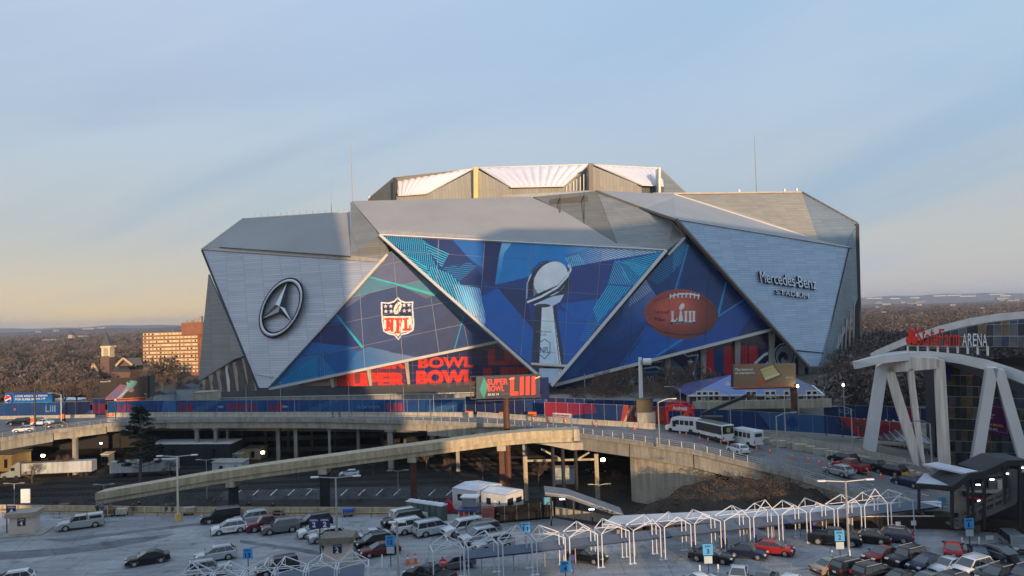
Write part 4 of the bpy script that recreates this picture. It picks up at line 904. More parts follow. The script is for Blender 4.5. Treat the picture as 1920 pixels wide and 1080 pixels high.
# --- raised letters on the right wing
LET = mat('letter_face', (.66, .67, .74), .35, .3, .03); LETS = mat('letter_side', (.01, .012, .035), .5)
def solid_on(pl, s, bl, br, tl, depth, parent, bold=.02, name='letter', face=LET, side=LETS, off=.3, shear=0.):
    O, Bx, T = pl(*bl, off), pl(*br, off), pl(*tl, off); mb = text_solid(s, O, Bx - O, T - O, pl.n, depth, bold, shear); nv = len(mb.v) // 2
    o = mb.build(name, face, parent, fix=False); o.data.materials.append(side)
    for p_ in o.data.polygons:
        if max(p_.vertices) >= nv: p_.material_index = 1
    return o
def word_on(pl, s, bl, br, tl, depth, parent, widths=None, **k):
    """each letter a body of its own, set one after another along the line"""
    ws = [{'M': 1.15, 'r': .62, 'c': .8, 'e': .85, 'd': .9, 's': .75, '-': .5, 'B': 1.0, 'n': .9, 'z': .8, 'I': .4, 'T': 1, 'D': 1.05, 'U': 1, 'A': 1.05, 'm': 1.25, 't': .55, 'a': .82, 'F': .9, 'S': .85, 'E': .85, 'R': 1, 'N': 1.05}.get(ch, .9) for ch in s]
    tot = sum(ws); acc = 0; H = V((tl[0] - bl[0], tl[1] - bl[1])); X = V((br[0] - bl[0], br[1] - bl[1]))
    for ch, w_ in zip(s, ws):
        a, b = acc / tot, (acc + w_ * .86) / tot; h = 1.0 if (ch.isupper() or ch in 'dbtlhk') else .68; y0 = 0
        if ch == '-': h, y0 = .12, .30
        bb = V(bl) + X * a + H * y0; be = V(bl) + X * b + H * y0; bt = bb + H * h
        solid_on(pl, ch, tuple(bb), tuple(be), tuple(bt), depth, parent, **k); acc += w_
word_on(PE, 'Mercedes-Benz', (1424, 530), (1530, 544), (1421, 509), .9, ST, bold=.0)
word_on(PE, 'STADIUM', (1453, 552), (1516, 561), (1452, 543), .7, ST, bold=.0)
# --- masts and lightning rods on the roof
for a, b, r in (((658, 271, 319), (661.5, 377, 319), .16), ((1414.5, 254, 362), (1418.5, 361, 362), .16), ((620, 342, 340), (621.5, 399, 340), .09)):
    mb = MB(); mb.tube(at(*b), at(*a), r * 1.6, r * .7, 6); mb.build('mast', STEEL, ST)
rodm = None
for k in range(15):
    x = 478 + k * 12; p = at(x, 408.5 - (x - 456) * .065, 350 - (x - 456) * .08); mb = MB(); mb.tube(p, p + V((0, 0, 1.6)), .09, .06, 5); mb.build('lightning_rod', STEEL, ST)
for x, y, Y in ((1386, 360, 360), (1471, 359, 363), (1494, 358, 364), (693, 372, 376)):
    p = at(x, y, Y); mb = MB(); mb.box(p + V((0, 0, .6)), (.8, .8, 1.2)); mb.build('roof_camera', WHITE, ST)
# ================================================================== things around the stadium
def post_box(mb, p, w_, h, d=None): mb.box((p.x, p.y, p.z + h / 2), (w_, d or w_, h))
# --- parking garage under the viaduct
gl, gr = at(395, 850, 197), at(905, 850, 197)
GA = thing('parking_garage', 'dark concrete parking garage with open decks below the viaduct', 'parking garage', (-50, 198, GULCH_Z))
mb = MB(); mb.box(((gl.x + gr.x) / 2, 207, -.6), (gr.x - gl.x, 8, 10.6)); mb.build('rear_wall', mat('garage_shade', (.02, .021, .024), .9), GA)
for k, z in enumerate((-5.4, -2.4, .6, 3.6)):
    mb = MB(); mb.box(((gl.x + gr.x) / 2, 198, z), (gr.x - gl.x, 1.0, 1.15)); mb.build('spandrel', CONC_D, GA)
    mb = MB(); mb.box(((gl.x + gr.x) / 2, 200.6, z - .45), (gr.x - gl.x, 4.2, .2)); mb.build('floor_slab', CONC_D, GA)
for k in range(12):
    mb = MB(); x = gl.x + 2 + k * (gr.x - gl.x - 4) / 11; mb.box((x, 197.7, -1), (.7, .7, 10)); mb.build('column', CONC_D, GA)
# --- low walls in front of the stadium
def wallrun(name, label, px0, px1, ytop0, ytop1, Y0, Y1, z0, m, thick=.6, cat='wall'):
    a, b = at(px0, ytop0, Y0), at(px1, ytop1, Y1); t = thing(name, label, cat, (a.x, a.y, z0)); mb = MB()
    mb.slab([a, b, V((b.x, b.y, z0)), V((a.x, a.y, z0))], (0, thick, 0)); mb.build('wall_face', m, t)
    mb = MB(); mb.bar(a + V((0, thick / 2, .06)), b + V((0, thick / 2, .06)), thick + .2, .12); mb.build('coping', m, t); return t
wallrun('concrete_wall', 'long beige concrete wall above the blue banner fence, left of the pole billboard', 402, 888, 747, 739, 222, 222, 3, mat('beige_wall', (.33, .31, .28), .85, 0, .12, .4, kind='streak'))
t = thing('concrete_block_house', 'small pale concrete block building at the left foot of the stadium', 'small building', tuple(at(380, 760, 219)))
mb = MB(); a, b = at(361, 738, 218), at(402, 736, 218); mb.slab([a, b, V((b.x, b.y, 3)), V((a.x, a.y, 3))], (0, 5, 0)); mb.build('wall', CONC_W, t)
mb = MB(); mb.bar(a + V((0, 2.5, .15)), b + V((0, 2.5, .15)), 5.4, .3); mb.build('roof', CONC, t)
t = thing('steel_canopy', 'low black steel canopy roof with open lattice trusses in front of the stadium', 'canopy', (-60, 240, 4))
a, b = at(403, 742, 228), at(888, 716, 246)
for k in range(9):
    mb = MB(); f = k / 9.; p, q = at(404, 744 - k * 1.0, 228 + k), at(890, 734 - k * 2.2, 236 + k * 1.6); mb.bar(p, q, .9, .22); mb.build('roof_slat', DARK, t)
mb = MB(); p, q = at(404, 746, 227), at(888, 736, 234); p2, q2 = p - V((0, 0, 1.4)), q - V((0, 0, 1.4)); mb.bar(p, q, .16); mb.bar(p2, q2, .16)
for k in range(64):
    f, g = k / 64, (k + 1) / 64; mb.bar(p.lerp(q, f), p2.lerp(q2, (f + g) / 2), .07); mb.bar(p2.lerp(q2, (f + g) / 2), p.lerp(q, g), .07)
tag(mb.build('truss_lattice', STEEL, t), kind='stuff')
for k in range(12):
    f = k / 11.; c = p.lerp(q, f); mb = MB(); mb.bar(c, V((c.x, c.y, 3.5)), .3); mb.build('post', STEEL, t)
# --- printed banner fences
def banner_fence(label, pts, hgt, box, draw, m_name, z=ROADZ, npan=8, gain=1.1, res=6):
    """pts: base line pixels; the print runs the whole length, cut into cloth panels"""
    P = [GR(x, y) for x, y in pts]; L = [0]
    for a, b in zip(P, P[1:]): L.append(L[-1] + (b - a).length)
    t = thing('banner_fence', label, 'fence', tuple(P[0])); W_ = L[-1]
    ar = Art(int(min(2400, W_ * res * 1.6)), int(hgt * res * 3), base=(24, 58, 130), box=(0, 0, W_, hgt)); draw(ar, W_, hgt); ar.a[:] = ar.a * .72 + ar.a.mean(2, keepdims=True) * .20; m = ar.material(m_name, gain, .6, .25)
    def pt(s):
        for i in range(len(P) - 1):
            if s <= L[i + 1] or i == len(P) - 2: return P[i].lerp(P[i + 1], (s - L[i]) / (L[i + 1] - L[i]))
    n_ = npan
    for k in range(n_):
        a, b = pt(W_ * k / n_), pt(W_ * (k + 1) / n_); d = (b - a).normalized() * .04; nn = V((0, -.05, 0))
        o = quad_uv('banner', [a + d + V((0, 0, .15)) + nn, b - d + V((0, 0, .15)) + nn, b - d + V((0, 0, hgt)) + nn, a + d + V((0, 0, hgt)) + nn], m, t)
        for i, (u, v) in enumerate(((k, 0), (k + 1, 0), (k + 1, 1), (k, 1))): o.data.uv_layers[0].data[i].uv = (u / n_, v)
        mb = MB(); mb.box((a.x, a.y + .1, a.z + hgt / 2), (.1, .1, hgt + .1)); mb.build('fence_post', STEEL, t)
        mb = MB(); mb.bar(a + V((0, .1, hgt)), b + V((0, .1, hgt)), .07); mb.build('fence_rail', STEEL, t)
    return t
PK = (150, 32, 66)
def d1(ar, W_, h):
    ar.grad([(0, 0), (W_, 0), (W_, h), (0, h)], (34, 74, 150), (30, 60, 132), (0, 0), (W_, 0)); x = W_ * .82
    ar.poly([(x, 0), (x + 10, 0), (x + 5, h), (x - 2, h)], (24, 34, 84)); ar.disc((W_ * .42, h * .5), .35, .35, (200, 90, 60)); ar.text('LIII', (W_ * .66, h * .25), (3, 0), (0, h * .5), (120, 150, 210))
def d2(ar, W_, h):
    ar.poly([(0, 0), (W_, 0), (W_, h), (0, h)], (28, 70, 150))
    for k in range(9): x = W_ * k / 9; ar.poly([(x, h), (x + W_ * .09, 0), (x + W_ * .12, 0), (x + W_ * .05, h)], ((24, 84, 165), (40, 50, 130), (60, 110, 170))[k % 3], .6)
    for f, s in ((.03, 'LIII'), (.21, 'LIII'), (.355, 'SUPER BOWL'), (.475, 'LIII'), (.80, 'LIII')): ar.text(s, (W_ * f, h * .22), (W_ * (.085 if len(s) > 5 else .04), 0), (0, h * .62), PK if f < .5 else (190, 44, 70), .05)
    for f in (.335, .52): ar.disc((W_ * f, h * .5), .9, .3, (130, 150, 200))
    ar.poly([(W_ * .155, h), (W_ * .165, 0), (W_ * .2, 0), (W_ * .2, h)], (60, 120, 200), .7); ar.text('WELCOME TO ATLANTA', (W_ * .72, h * .42), (W_ * .06, 0), (0, h * .2), (150, 160, 200)); ar.poly([(W_ * .62, h), (W_ * .66, 0), (W_ * .80, 0), (W_ * .7, h)], (40, 110, 200), .35)
banner_fence('blue banner fence behind the road at the far left, under the blue soda billboard', [(-70, 782), (0, 781), (130, 779), (170, 778)], 3.6, None, d1, 'left_banner_print', npan=9)
banner_fence('short blue banner fence piece with a pink numeral panel behind the road', [(174, 779), (198, 779)], 4.4, None, lambda ar, W_, h: (ar.poly([(0, 0), (W_, 0), (W_, h), (0, h)], (26, 40, 100)), ar.text('LIII', (0, h * .3), (W_, 0), (0, h * .6), (120, 24, 60), .08)), 'pink_numeral_print', npan=2)
banner_fence('long blue banner fence with pink lettering running along the far side of the viaduct', [(202, 777.5), (310, 776), (450, 776), (600, 776), (800, 777), (872, 777.5)], 3.5, None, d2, 'long_banner_print', npan=34)
banner_fence('dark blue tall banner fence below the pole billboard', [(874, 778), (1022, 778)], 4.3, None, lambda ar, W_, h: (ar.poly([(0, 0), (W_, 0), (W_, h), (0, h)], (18, 34, 92)), ar.poly([(W_ * .7, 0), (W_, 0), (W_, h), (W_ * .8, h)], (26, 54, 130))), 'dark_banner_print', npan=8)
def d3(ar, W_, h):
    ar.grad([(0, 0), (W_, 0), (W_, h), (0, h)], (24, 50, 120), (28, 58, 130), (0, 0), (W_, 0)); ar.grad([(0, 0), (W_ * .16, 0), (W_ * .17, h * .5), (0, h)], (190, 40, 60), (120, 30, 80), (0, 0), (W_ * .16, h))
    ar.poly([(W_ * .25, 0), (W_ * .36, 0), (W_ * .38, h), (W_ * .24, h)], (190, 60, 50)); ar.disc((W_ * .29, h * .5), W_ * .018, h * .42, (120, 50, 60)); ar.disc((W_ * .29, h * .5), W_ * .009, h * .2, (200, 190, 200)); ar.line((W_ * .25, h), (W_ * .275, 0), .5, (210, 170, 130)); ar.disc((W_ * .345, h * .6), W_ * .016, h * .25, (235, 70, 50))
    ar.poly([(W_ * .62, 0), (W_ * .80, 0), (W_ * .80, h), (W_ * .66, h)], (50, 100, 165), .8); ar.poly([(W_ * .695, h * .5), (W_ * .715, h * .1), (W_ * .735, h * .5), (W_ * .715, h * .9)], (20, 60, 150)); ar.grad([(W_ * .84, 0), (W_, 0), (W_, h), (W_ * .88, h)], (200, 34, 40), (180, 60, 60), (W_ * .84, 0), (W_, 0)); ar.disc((W_ * .95, h * .6), W_ * .02, h * .4, (150, 30, 50))
def d4(ar, W_, h):
    ar.grad([(0, 0), (W_, 0), (W_, h), (0, h)], (26, 52, 120), (24, 40, 100), (0, 0), (W_, 0)); ar.text('TOUCHDOWN', (W_ * .23, h * .4), (W_ * .05, 0), (0, h * .28), (150, 165, 200)); ar.text('FAN COURT', (W_ * .90, h * .35), (W_ * .06, 0), (0, h * .3), (120, 140, 190)); ar.poly([(W_ * .04, 0), (W_ * .12, 0), (W_ * .1, h), (W_ * .06, h)], (90, 40, 80), .7)
banner_fence('lower blue and red banner fence with a football print right of the billboard pole', [(1022, 786), (1160, 793), (1300, 801), (1420, 806), (1560, 815), (1640, 823), (1700, 829)], 3.7, None, d3, 'football_banner_print', npan=26)
# upper fence on the terrace
banner_fence('upper dark blue banner fence on the terrace behind the football banner fence', [(1026, 768), (1200, 776), (1296, 780)], 2.9, None, d4, 'upper_banner_print', z=ROADZ, npan=14)
banner_fence('upper dark blue banner fence beyond the tent, seen left of the arena legs', [(1545, 785), (1630, 790), (1790, 796)], 3.4, None, lambda ar, W_, h: (ar.poly([(0, 0), (W_, 0), (W_, h), (0, h)], (22, 44, 100)), ar.text('FAN COURT', (W_ * .12, h * .3), (W_ * .12, 0), (0, h * .34), (140, 155, 195)), ar.poly([(W_ * .6, 0), (W_ * .7, 0), (W_ * .68, h), (W_ * .6, h)], (150, 30, 50))), 'terrace_banner_print', npan=8)
# --- concrete barriers in a row
bp_ = [(-.3, 0), (.3, 0), (.26, .12), (.1, .32), (.08, .82), (-.08, .82), (-.1, .32), (-.26, .12)]
def barrier_mesh(name, L_=3.0, s=1.0, m=CONC_W):
    mb = MB(); mb.slab([V((-L_ / 2, y * s, z * s)) for y, z in bp_], (L_, 0, 0)); me = mb.mesh(name, m)
    bm = bmesh.new(); bm.from_mesh(me); bmesh.ops.recalc_face_normals(bm, faces=bm.faces); bm.to_mesh(me); bm.free(); return me
def barrier_row(pts, z, me, label, group, step, off=(0, 0, 0)):
    P = [GR(x, y) + V(off) for x, y in pts]
    for p, d in along(P, step):
        o = link('concrete_barrier', me, None, p + d * step / 2); o.rotation_euler[2] = math.atan2(d.y, d.x); tag(o, label, 'barrier', group)
BM1 = barrier_mesh('concrete_barrier', 3.3); BM2 = barrier_mesh('concrete_barrier', 3.3, 1.35)
barrier_row([(0, 786), (170, 783)], ROADZ, BM1, 'pale concrete barrier in the row below the left blue banner fence', 'barriers below the left banner fence', 3.4)
barrier_row([(205, 782), (310, 781), (450, 781), (600, 781), (800, 782), (885, 782)], ROADZ, BM2, 'pale concrete barrier in the long row below the pink lettered banner fence', 'barriers along the far side of the viaduct', 3.4)
barrier_row([(895, 781), (1000, 789), (1100, 796), (1215, 804)], ROADZ, BM2, 'sunlit concrete barrier in the row leading to the red arch', 'barriers leading to the red arch', 3.4)
# chunky blocks right of the shuttle buses
for k, (x, y, w_) in enumerate(((1420, 829, 1.8), (1436, 832, 1.2), (1462, 837, 2.4), (1483, 841, 1.3), (1500, 844, 2.4), (1520, 848, 1.5), (1540, 853, 2.6), (1556, 857, 1.3), (1602, 872, 1.1))):
    p = GR(x, y); o = MB().box((0, 0, .55), (w_, 1.0, 1.1)); me = o.mesh('concrete_block', CONC_W if k % 3 else CONC)
    o = link('concrete_block', me, None, p); o.rotation_euler[2] = -.5; tag(o, 'squat concrete block in the line right of the white shuttle buses', 'concrete block', 'blocks right of the shuttle buses')
# --- billboards
def billboard(label, quad, Y, m, poles, thick=.8, back=DARK, yb=None, skirt=None, zbase=0, side=None):
    """quad: tl, tr, br, bl pixels"""
    tl, tr, br, bl = [at(*q) for q in quad]; c = (bl + br) / 2; t = thing('billboard', label, 'billboard', (c.x, c.y, zbase))
    n_ = (tr - tl).cross(bl - tl).normalized()
    if n_.dot(CAM - c) < 0: n_ = -n_
    mb = MB(); mb.slab([p - n_ * .05 for p in (tl, tr, br, bl)], -n_ * thick); mb.build('board', back, t)
    quad_uv('poster', [bl, br, tr, tl], m, t)
    if skirt:
        d = V((0, 0, -skirt[0])); a, b = bl.lerp(br, skirt[1]), bl.lerp(br, skirt[2]); mb = MB(); mb.slab([a, b, b + d, a + d], n_ * .3); mb.build('apron', skirt[3], t)
    for f, r in poles:
        p = bl.lerp(br, f) - n_ * (thick / 2); mb = MB(); mb.tube((p.x, p.y, zbase), p + V((0, 0, .3)), r, r, 10); mb.build('pole', mat('brown_pole', (.12, .055, .035), .6, .2), t)
    mb = MB(); mb.bar(bl - n_ * .0 + V((0, 0, -.3)), br + V((0, 0, -.3)) , 1.6, .12); mb.build('catwalk', DARK, t)
    return t, n_, (tl, tr, br, bl)
ar = Art(700, 250, base=(22, 80, 160), box=(0, 0, 90, 32))
ar.grad([(0, 0), (90, 0), (90, 32), (0, 32)], (26, 60, 140), (40, 130, 200), (40, 0), (40, 32)); ar.poly([(2, 1), (16, 1), (20, 8), (20, 26), (16, 32), (0, 32)], (60, 120, 190)); ar.poly([(4, 2), (15, 2), (18, 9), (18, 27), (14, 32), (2, 32)], (28, 60, 140))
ar.disc((7, 12), 6.5, 8, (230, 230, 235)); ar.poly([(1, 10), (4, 5), (11, 6), (12, 9), (6, 12), (1, 14)], (215, 50, 50)); ar.poly([(2, 17), (7, 14), (13, 12), (12, 17), (8, 20)], (30, 60, 160))
ar.text("LOOK WHO'S IN TOWN", (21, 4), (60, 0), (0, 4.4), (235, 238, 245), .02); ar.text('FOR SUPER BOWL LIII', (21, 10.5), (56, 0), (0, 4.4), (235, 238, 245), .02)
for k in range(22): x = 24 + k * 3; h = 2 + (k * 7 % 5) * 1.4; ar.poly([(x, 31), (x, 29 - h), (x + 1.8, 29 - h), (x + 1.8, 31)], (90, 180, 225), .6)
billboard('blue soda billboard with a round red white and blue logo at the far left', [(8, 737, 232), (98, 736, 225), (98, 760, 225), (8, 767, 232)], 0, ar.material('soda_poster', 1.3, .5), [(.1, .3), (.35, .3), (.65, .3), (.9, .3)], zbase=4)
ar = Art(800, 380, base=(78, 66, 60), box=(0, 0, 84, 38))
ar.text('iPhone XR', (2, 3), (18, 0), (0, 2.8), (235, 230, 225), .02); ar.grad([(8, 38), (38, 12), (52, 16), (32, 38)], (120, 120, 170), (150, 110, 130), (10, 36), (44, 14)); ar.poly([(30, 38), (50, 14), (54, 17), (38, 38)], (170, 170, 190)); ar.line((10, 36), (38, 11), 1.0, (170, 120, 140)); ar.line((31, 37), (52, 22), 1.0, (230, 230, 235))
ar.grad([(47, 9), (54, 6), (66, 8), (64, 14), (52, 26), (48, 22)], (150, 190, 190), (110, 150, 160), (50, 8), (60, 22)); ar.disc((52, 8.6), 2.2, 1.6, (60, 90, 100)); ar.disc((55, 24), 5, 4, (150, 130, 120)); ar.text('T', (78, 31), (2, 0), (0, 3), (230, 225, 220)); ar.disc((81, 33), .8, 1, (230, 225, 220))
t, n_, q = billboard('brown billboard showing two smartphones beside the blue fence, orange strip below', [(186, 712, 212), (277, 705, 208), (277, 744, 208), (188, 749, 212)], 0, ar.material('phone_poster', .8, .5), [(.45, .35), (.75, .35), (.9, .35)], zbase=4, skirt=(1.1, .03, .97, mat('orange_strip', (.62, .17, .06), .6)))
mb = MB(); a, b = at(277, 704, 209), at(287, 705, 218); c, d = at(287, 742, 218), at(277, 745, 209); mb.slab([a, b, c, d], (.6, 0, 0)); mb.build('side_board', CONC_D, t)
ar = Art(900, 360, base=(24, 20, 48), box=(0, 0, 118, 46)); E1 = (245, 52, 40)
ar.poly([(0, 0), (14, 0), (12, 46), (0, 46)], (24, 60, 70)); ar.poly([(14, 2), (6, 28), (14, 46), (22, 20)], (28, 130, 130)); ar.text('SUPER', (20, 6), (38, 0), (0, 13), E1, .03); ar.text('BOWL', (21, 20), (30, 0), (0, 12), E1, .03); ar.text('02 03 19', (21, 36), (20, 0), (0, 4), (240, 235, 235), .02); ar.text('CBS SPORTS', (45, 36), (16, 0), (0, 3), (70, 70, 110))
for x0 in (62, 80, 91, 102): ar.poly([(x0, 4), (x0 + 7, 3), (x0 + 7, 40), (x0 - .5, 41)], E1)
ar.poly([(62, 33), (77, 33), (77, 41), (62, 41)], E1); ar.line((60, 8), (70, 6), 1.6, (240, 190, 150)); ar.line((108, 8), (118, 4), 2, (240, 200, 160)); ar.poly([(108, 12), (118, 12), (118, 34), (110, 34)], (20, 34, 80))
BBM = ar.material('game_poster', 1.2, .45)
t, n_, q = billboard('red and navy billboard with large championship lettering on one tall brown pole', [(893, 706, 139), (1013, 702, 142), (1013, 745, 142), (893, 748, 139)], 0, BBM, [(.47, .62)], zbase=GULCH_Z, thick=1.4)
mb = MB()
for k in range(5): z = lerp(q[3].z, q[0].z, k / 4); mb.bar(V((q[3].x - 1.0, q[3].y + .3, z)), V((q[3].x, q[3].y + .3, z)), .16)
mb.bar(V((q[3].x - 1.0, q[3].y + .3, q[3].z)), V((q[3].x - 1.0, q[3].y + .3, q[0].z)), .16); mb.build('side_ladder', mat('brown_pole'), t)
mb = MB(); a = q[1] + V((.05, .5, -.8)); mb.slab([a, a + V((1.6, 1.6, 0)), a + V((1.6, 1.6, -4.2)), a + V((0, 0, -4.0))], (0, 1.2, 0)); mb.build('side_panel', NAVY, t)
ar = Art(900, 330, base=(150, 122, 92), box=(0, 0, 118, 44)); ar.grad([(0, 0), (118, 0), (118, 44), (0, 44)], (128, 104, 82), (168, 138, 102), (0, 40), (118, 0)); ar.text('The Internet', (3, 7), (34, 0), (0, 5), (250, 240, 225), .02); ar.text('of champions.', (3, 14), (38, 0), (0, 5.6), (250, 240, 225), .02); ar.text('xfinity', (98, 25), (16, 0), (0, 5.6), (250, 245, 235), .0)
ar.poly([(48, 8), (76, 0), (92, 24), (60, 38)], (120, 96, 74)); ar.poly([(50, 10), (74, 2), (88, 22), (60, 32)], (206, 186, 130)); ar.poly([(58, 27), (86, 18), (88, 22), (60, 32)], (228, 210, 160)); ar.line((54, 14), (77, 7), .6, (150, 130, 90)); ar.poly([(47, 30), (51, 22), (60, 36), (62, 40), (48, 40)], (190, 96, 60))
t, n_, q = billboard('tan billboard about internet on a brown pole in front of the blue tent', [(1375, 684, 158), (1492, 681, 160), (1492, 723, 160), (1375, 726.5, 158)], 0, ar.material('internet_poster', 1.25, .5), [(.985, .7)], zbase=2.0, skirt=(.45, .02, .97, mat('orange_strip')), thick=1.2)
# --- digital column sign, camera mast
def text_box(s, p, w_, h, m, parent, rz=0, bold=.02, dep=.02):
    U = V((math.cos(rz), math.sin(rz), 0)); N_ = V((U.y, -U.x, 0)); O = V(p) - U * (w_ / 2) - ORG.get(parent.name, V()) * 0
    mb = text_solid(s, O, U * w_, V((0, 0, h)), N_, dep, bold); return mb.build('lettering', m, parent, fix=False)
# --- red arch
t = thing('entrance_arch', 'bright red arched gateway with white lettering behind the shuttle buses', 'arch', tuple(G(1275, 806, ROADZ))); RB = mat('arch_red', (.75, .03, .02), .5)
p = G(1275, 804, ROADZ); pl = _vpl(p, p + V((10, -1.5, 0)))
for a, b in (((1248, 762), (1252, 800)), ((1297, 766), (1302, 806))):
    mb = MB(); mb.slab([pl(a[0], a[1]), pl(a[0] + 4.5, a[1]), pl(b[0] + 3, b[1]), pl(b[0], b[1])], (0, .6, 0)); mb.build('leg', RB, t)
mb = MB(); top = [(1248 + k * 5.4, 765 - 8.5 * math.sin(math.pi * (k + .4) / 10.6) + k * .35) for k in range(11)]; mb.slab([pl(*q) for q in top] + [pl(1302, 777), pl(1275, 771), pl(1249, 770)], (0, .7, 0)); mb.build('arch_panel', RB, t)
mb = MB(); top2 = [(x, y - 7 + .15 * abs(k - 5)) for k, (x, y) in enumerate(top)]
for a, b in zip(top2, top2[1:]): mb.bar(pl(*a), pl(*b), .14)
for a, b in list(zip(top2, top))[::2]: mb.bar(pl(*a), pl(*b), .12)
for a, b in zip([(x, y - 3.5) for x, y in top], [(x, y - 3.5) for x, y in top][1:]): mb.bar(pl(*a), pl(*b), .1)
mb.build('arch_rail', RB, t)
solid_on(pl, 'Andretti', (1261, 768), (1288, 769.5), (1261, 761), .08, t, bold=.02, name='lettering', face=WHITE, side=WHITE, off=.05)
# --- screen box on a container
t = thing('screen_trailer', 'olive screen panel standing on a grey container by the far barriers', 'screen', tuple(G(1212, 797, ROADZ)))
p = G(1212, 797, ROADZ); s_ = FOC / p.y; mb = MB(); mb.box((p.x, p.y, p.z + 1.3), (3.6, 2.4, 2.6), -.1); mb.build('container', CONC, t)
mb = MB(); mb.box((p.x - .2, p.y, p.z + 3.85), (3.3, .6, 2.6), -.1); mb.build('screen', mat('olive_panel', (.10, .085, .05), .7), t); mb = MB(); mb.box((p.x - .2, p.y, p.z + 5.3), (3.9, 1.2, .18), -.1); mb.build('hood', DARK, t)
# --- blue tent pavilion
TN = thing('event_tent', 'large white walled event tent with a shiny blue roof below the tan billboard', 'tent', tuple(at(1420, 770, 192)))
zt = 5.2
A_, B_, C_, D_ = at(1290, 742, 186), at(1545, 742, 178), at(1545, 742, 178) + V((6, 22, 0)), at(1290, 742, 186) + V((0, 24, 0))
zE = A_.z; B_.z = C_.z = D_.z = zE; r1, r2 = at(1372, 702, 198), at(1490, 708, 192)
BT = mat('tent_blue_fabric', (.055, .09, .26), .25, 0, .5, .12, spec=.7)
ar = Art(600, 300, base=(34, 52, 120), box=(0, 0, 255, 60)); ar.grad([(0, 0), (255, 0), (255, 60), (0, 60)], (70, 84, 150), (40, 50, 104), (60, 0), (160, 60)); ar.poly([(20, 40), (80, 0), (120, 0), (110, 60), (60, 60)], (90, 100, 170), .6); ar.poly([(60, 60), (160, 20), (200, 60)], (30, 80, 170), .6); ar.poly([(150, 60), (190, 20), (255, 30), (255, 60)], (60, 50, 90), .7)
tm_ = ar.material('tent_print', 1.2, .3, .6)
for nm, pts in (('roof_panel', [A_, B_, r2, r1]), ('roof_panel', [B_, C_, r2]), ('roof_panel', [A_, r1, D_]), ('roof_panel', [D_, r1, r2, C_])):
    mb = MB(); mb.poly(pts); o = mb.build(nm, tm_ if len(pts) == 4 else BT, TN, fix=False)
    if len(pts) == 4:
        u = o.data.uv_layers.new(name='uv')
        for i, c in enumerate(((0, 0), (1, 0), (.8, 1), (.3, 1))): u.data[i].uv = c
mb = MB(); mb.bar(A_, B_, .4, .35); mb.bar(B_, C_, .4, .35); mb.build('eaves_trim', WHITE, TN)
plt = _vpl(A_, B_); BRK = mat('tent_wall_brown', (.11, .075, .055), .7)
mb = MB(); mb.slab([A_ + V((0, .8, 0)), B_ + V((0, .8, 0)), V((B_.x, B_.y + .8, ROADZ)), V((A_.x, A_.y + .8, ROADZ))], (0, .3, 0)); mb.build('wall', BRK, TN)
for k in range(9):
    c = A_.lerp(B_, (k + .02) / 8.1); mb = MB(); mb.box((c.x, c.y + .4, (zE + ROADZ) / 2), (.7, .3, zE - ROADZ)); mb.build('wall_post', CONC_W, TN)
for f in (.11, .20, .48, .62, .76, .92):
    c = A_.lerp(B_, f); w_ = 2.8
    for s in (-1, 1):
        mb = MB(); mb.box((c.x + s * w_ / 4, c.y + .5, ROADZ + 1.4), (w_ / 2 - .08, .15, 2.6)); mb.build('door', mat('cream_paint', (.75, .68, .52), .6), TN)
        for zz in (.85, 1.95):
            mb = MB(); mb.box((c.x + s * w_ / 4, c.y + .41, ROADZ + zz), (w_ / 2 - .55, .05, .85)); mb.build('door_pane', glassy('dark_glass', (.015, .018, .022)), TN)
solid_on(_vpl(A_ + V((0, -1, 0)), B_ + V((0, -1, 0))), 'Bud Light', (1361, 724), (1420, 724), (1361, 716), .1, TN, bold=.03, name='lettering', face=WHITE, side=WHITE, off=.1)
t = thing('low_wall', 'low tan wall with thin black railings below the tent doors', 'wall', tuple(at(1300, 780, 172)))
a, b = at(1300, 765, 171), at(1560, 768, 168); a.z = b.z = ROADZ + 1.9; mb = MB(); mb.slab([a, b, V((b.x, b.y, ROADZ)), V((a.x, a.y, ROADZ))], (0, .5, 0)); mb.build('wall_face', CONC_W, t)
mb = MB(); mb.bar(a + V((0, .2, 1.1)), b + V((0, .2, 1.1)), .06); mb.build('rail', DARK, t)
for k in range(26):
    c = a.lerp(b, k / 25); mb = MB(); mb.box((c.x, c.y + .2, c.z + .55), (.06, .06, 1.1)); mb.build('baluster', DARK, t)
# --- hotel
HT = thing('apartment_block', 'sunlit brick apartment block with rows of cream window bands', 'apartment block', tuple(at(325, 745, 420)))
pH = _vpl(at(267, 640, 428), at(375, 640, 420)); HB = mat('hotel_brick', (.33, .14, .075), .85, 0, .12, .3, fine=2); HC = mat('hotel_cream', (.80, .66, .40), .7, 0, .15, .8)
a, b = pH(267, 624), pH(372, 618.5); zb = 0; mb = MB(); mb.slab([a, V((b.x, b.y, a.z)), V((b.x, b.y, zb)), V((a.x, a.y, zb))], (0, 16, 0)); mb.build('wall', HB, HT)
mb = MB(); c, d = pH(341, 620), pH(382, 620); zt_ = pH(341, 605).z; mb.slab([V((c.x, c.y - .6, zt_)), V((d.x, d.y - .6, zt_)), V((d.x, d.y - .6, a.z - 2)), V((c.x, c.y - .6, a.z - 2))], (0, 10, 0)); mb.build('penthouse', HB, HT)
mb = MB(); mb.slab([V((b.x, b.y + .5, a.z - .2)), V((b.x + 6, b.y + 2, a.z - .2)), V((b.x + 6, b.y + 2, 0)), V((b.x, b.y + .5, 0))], (0, 12, 0)); mb.build('stair_wall', mat('hotel_brick_shaded', (.27, .11, .06), .85), HT)  # darker brick puts the shade of this flank into the colour
mb = MB()
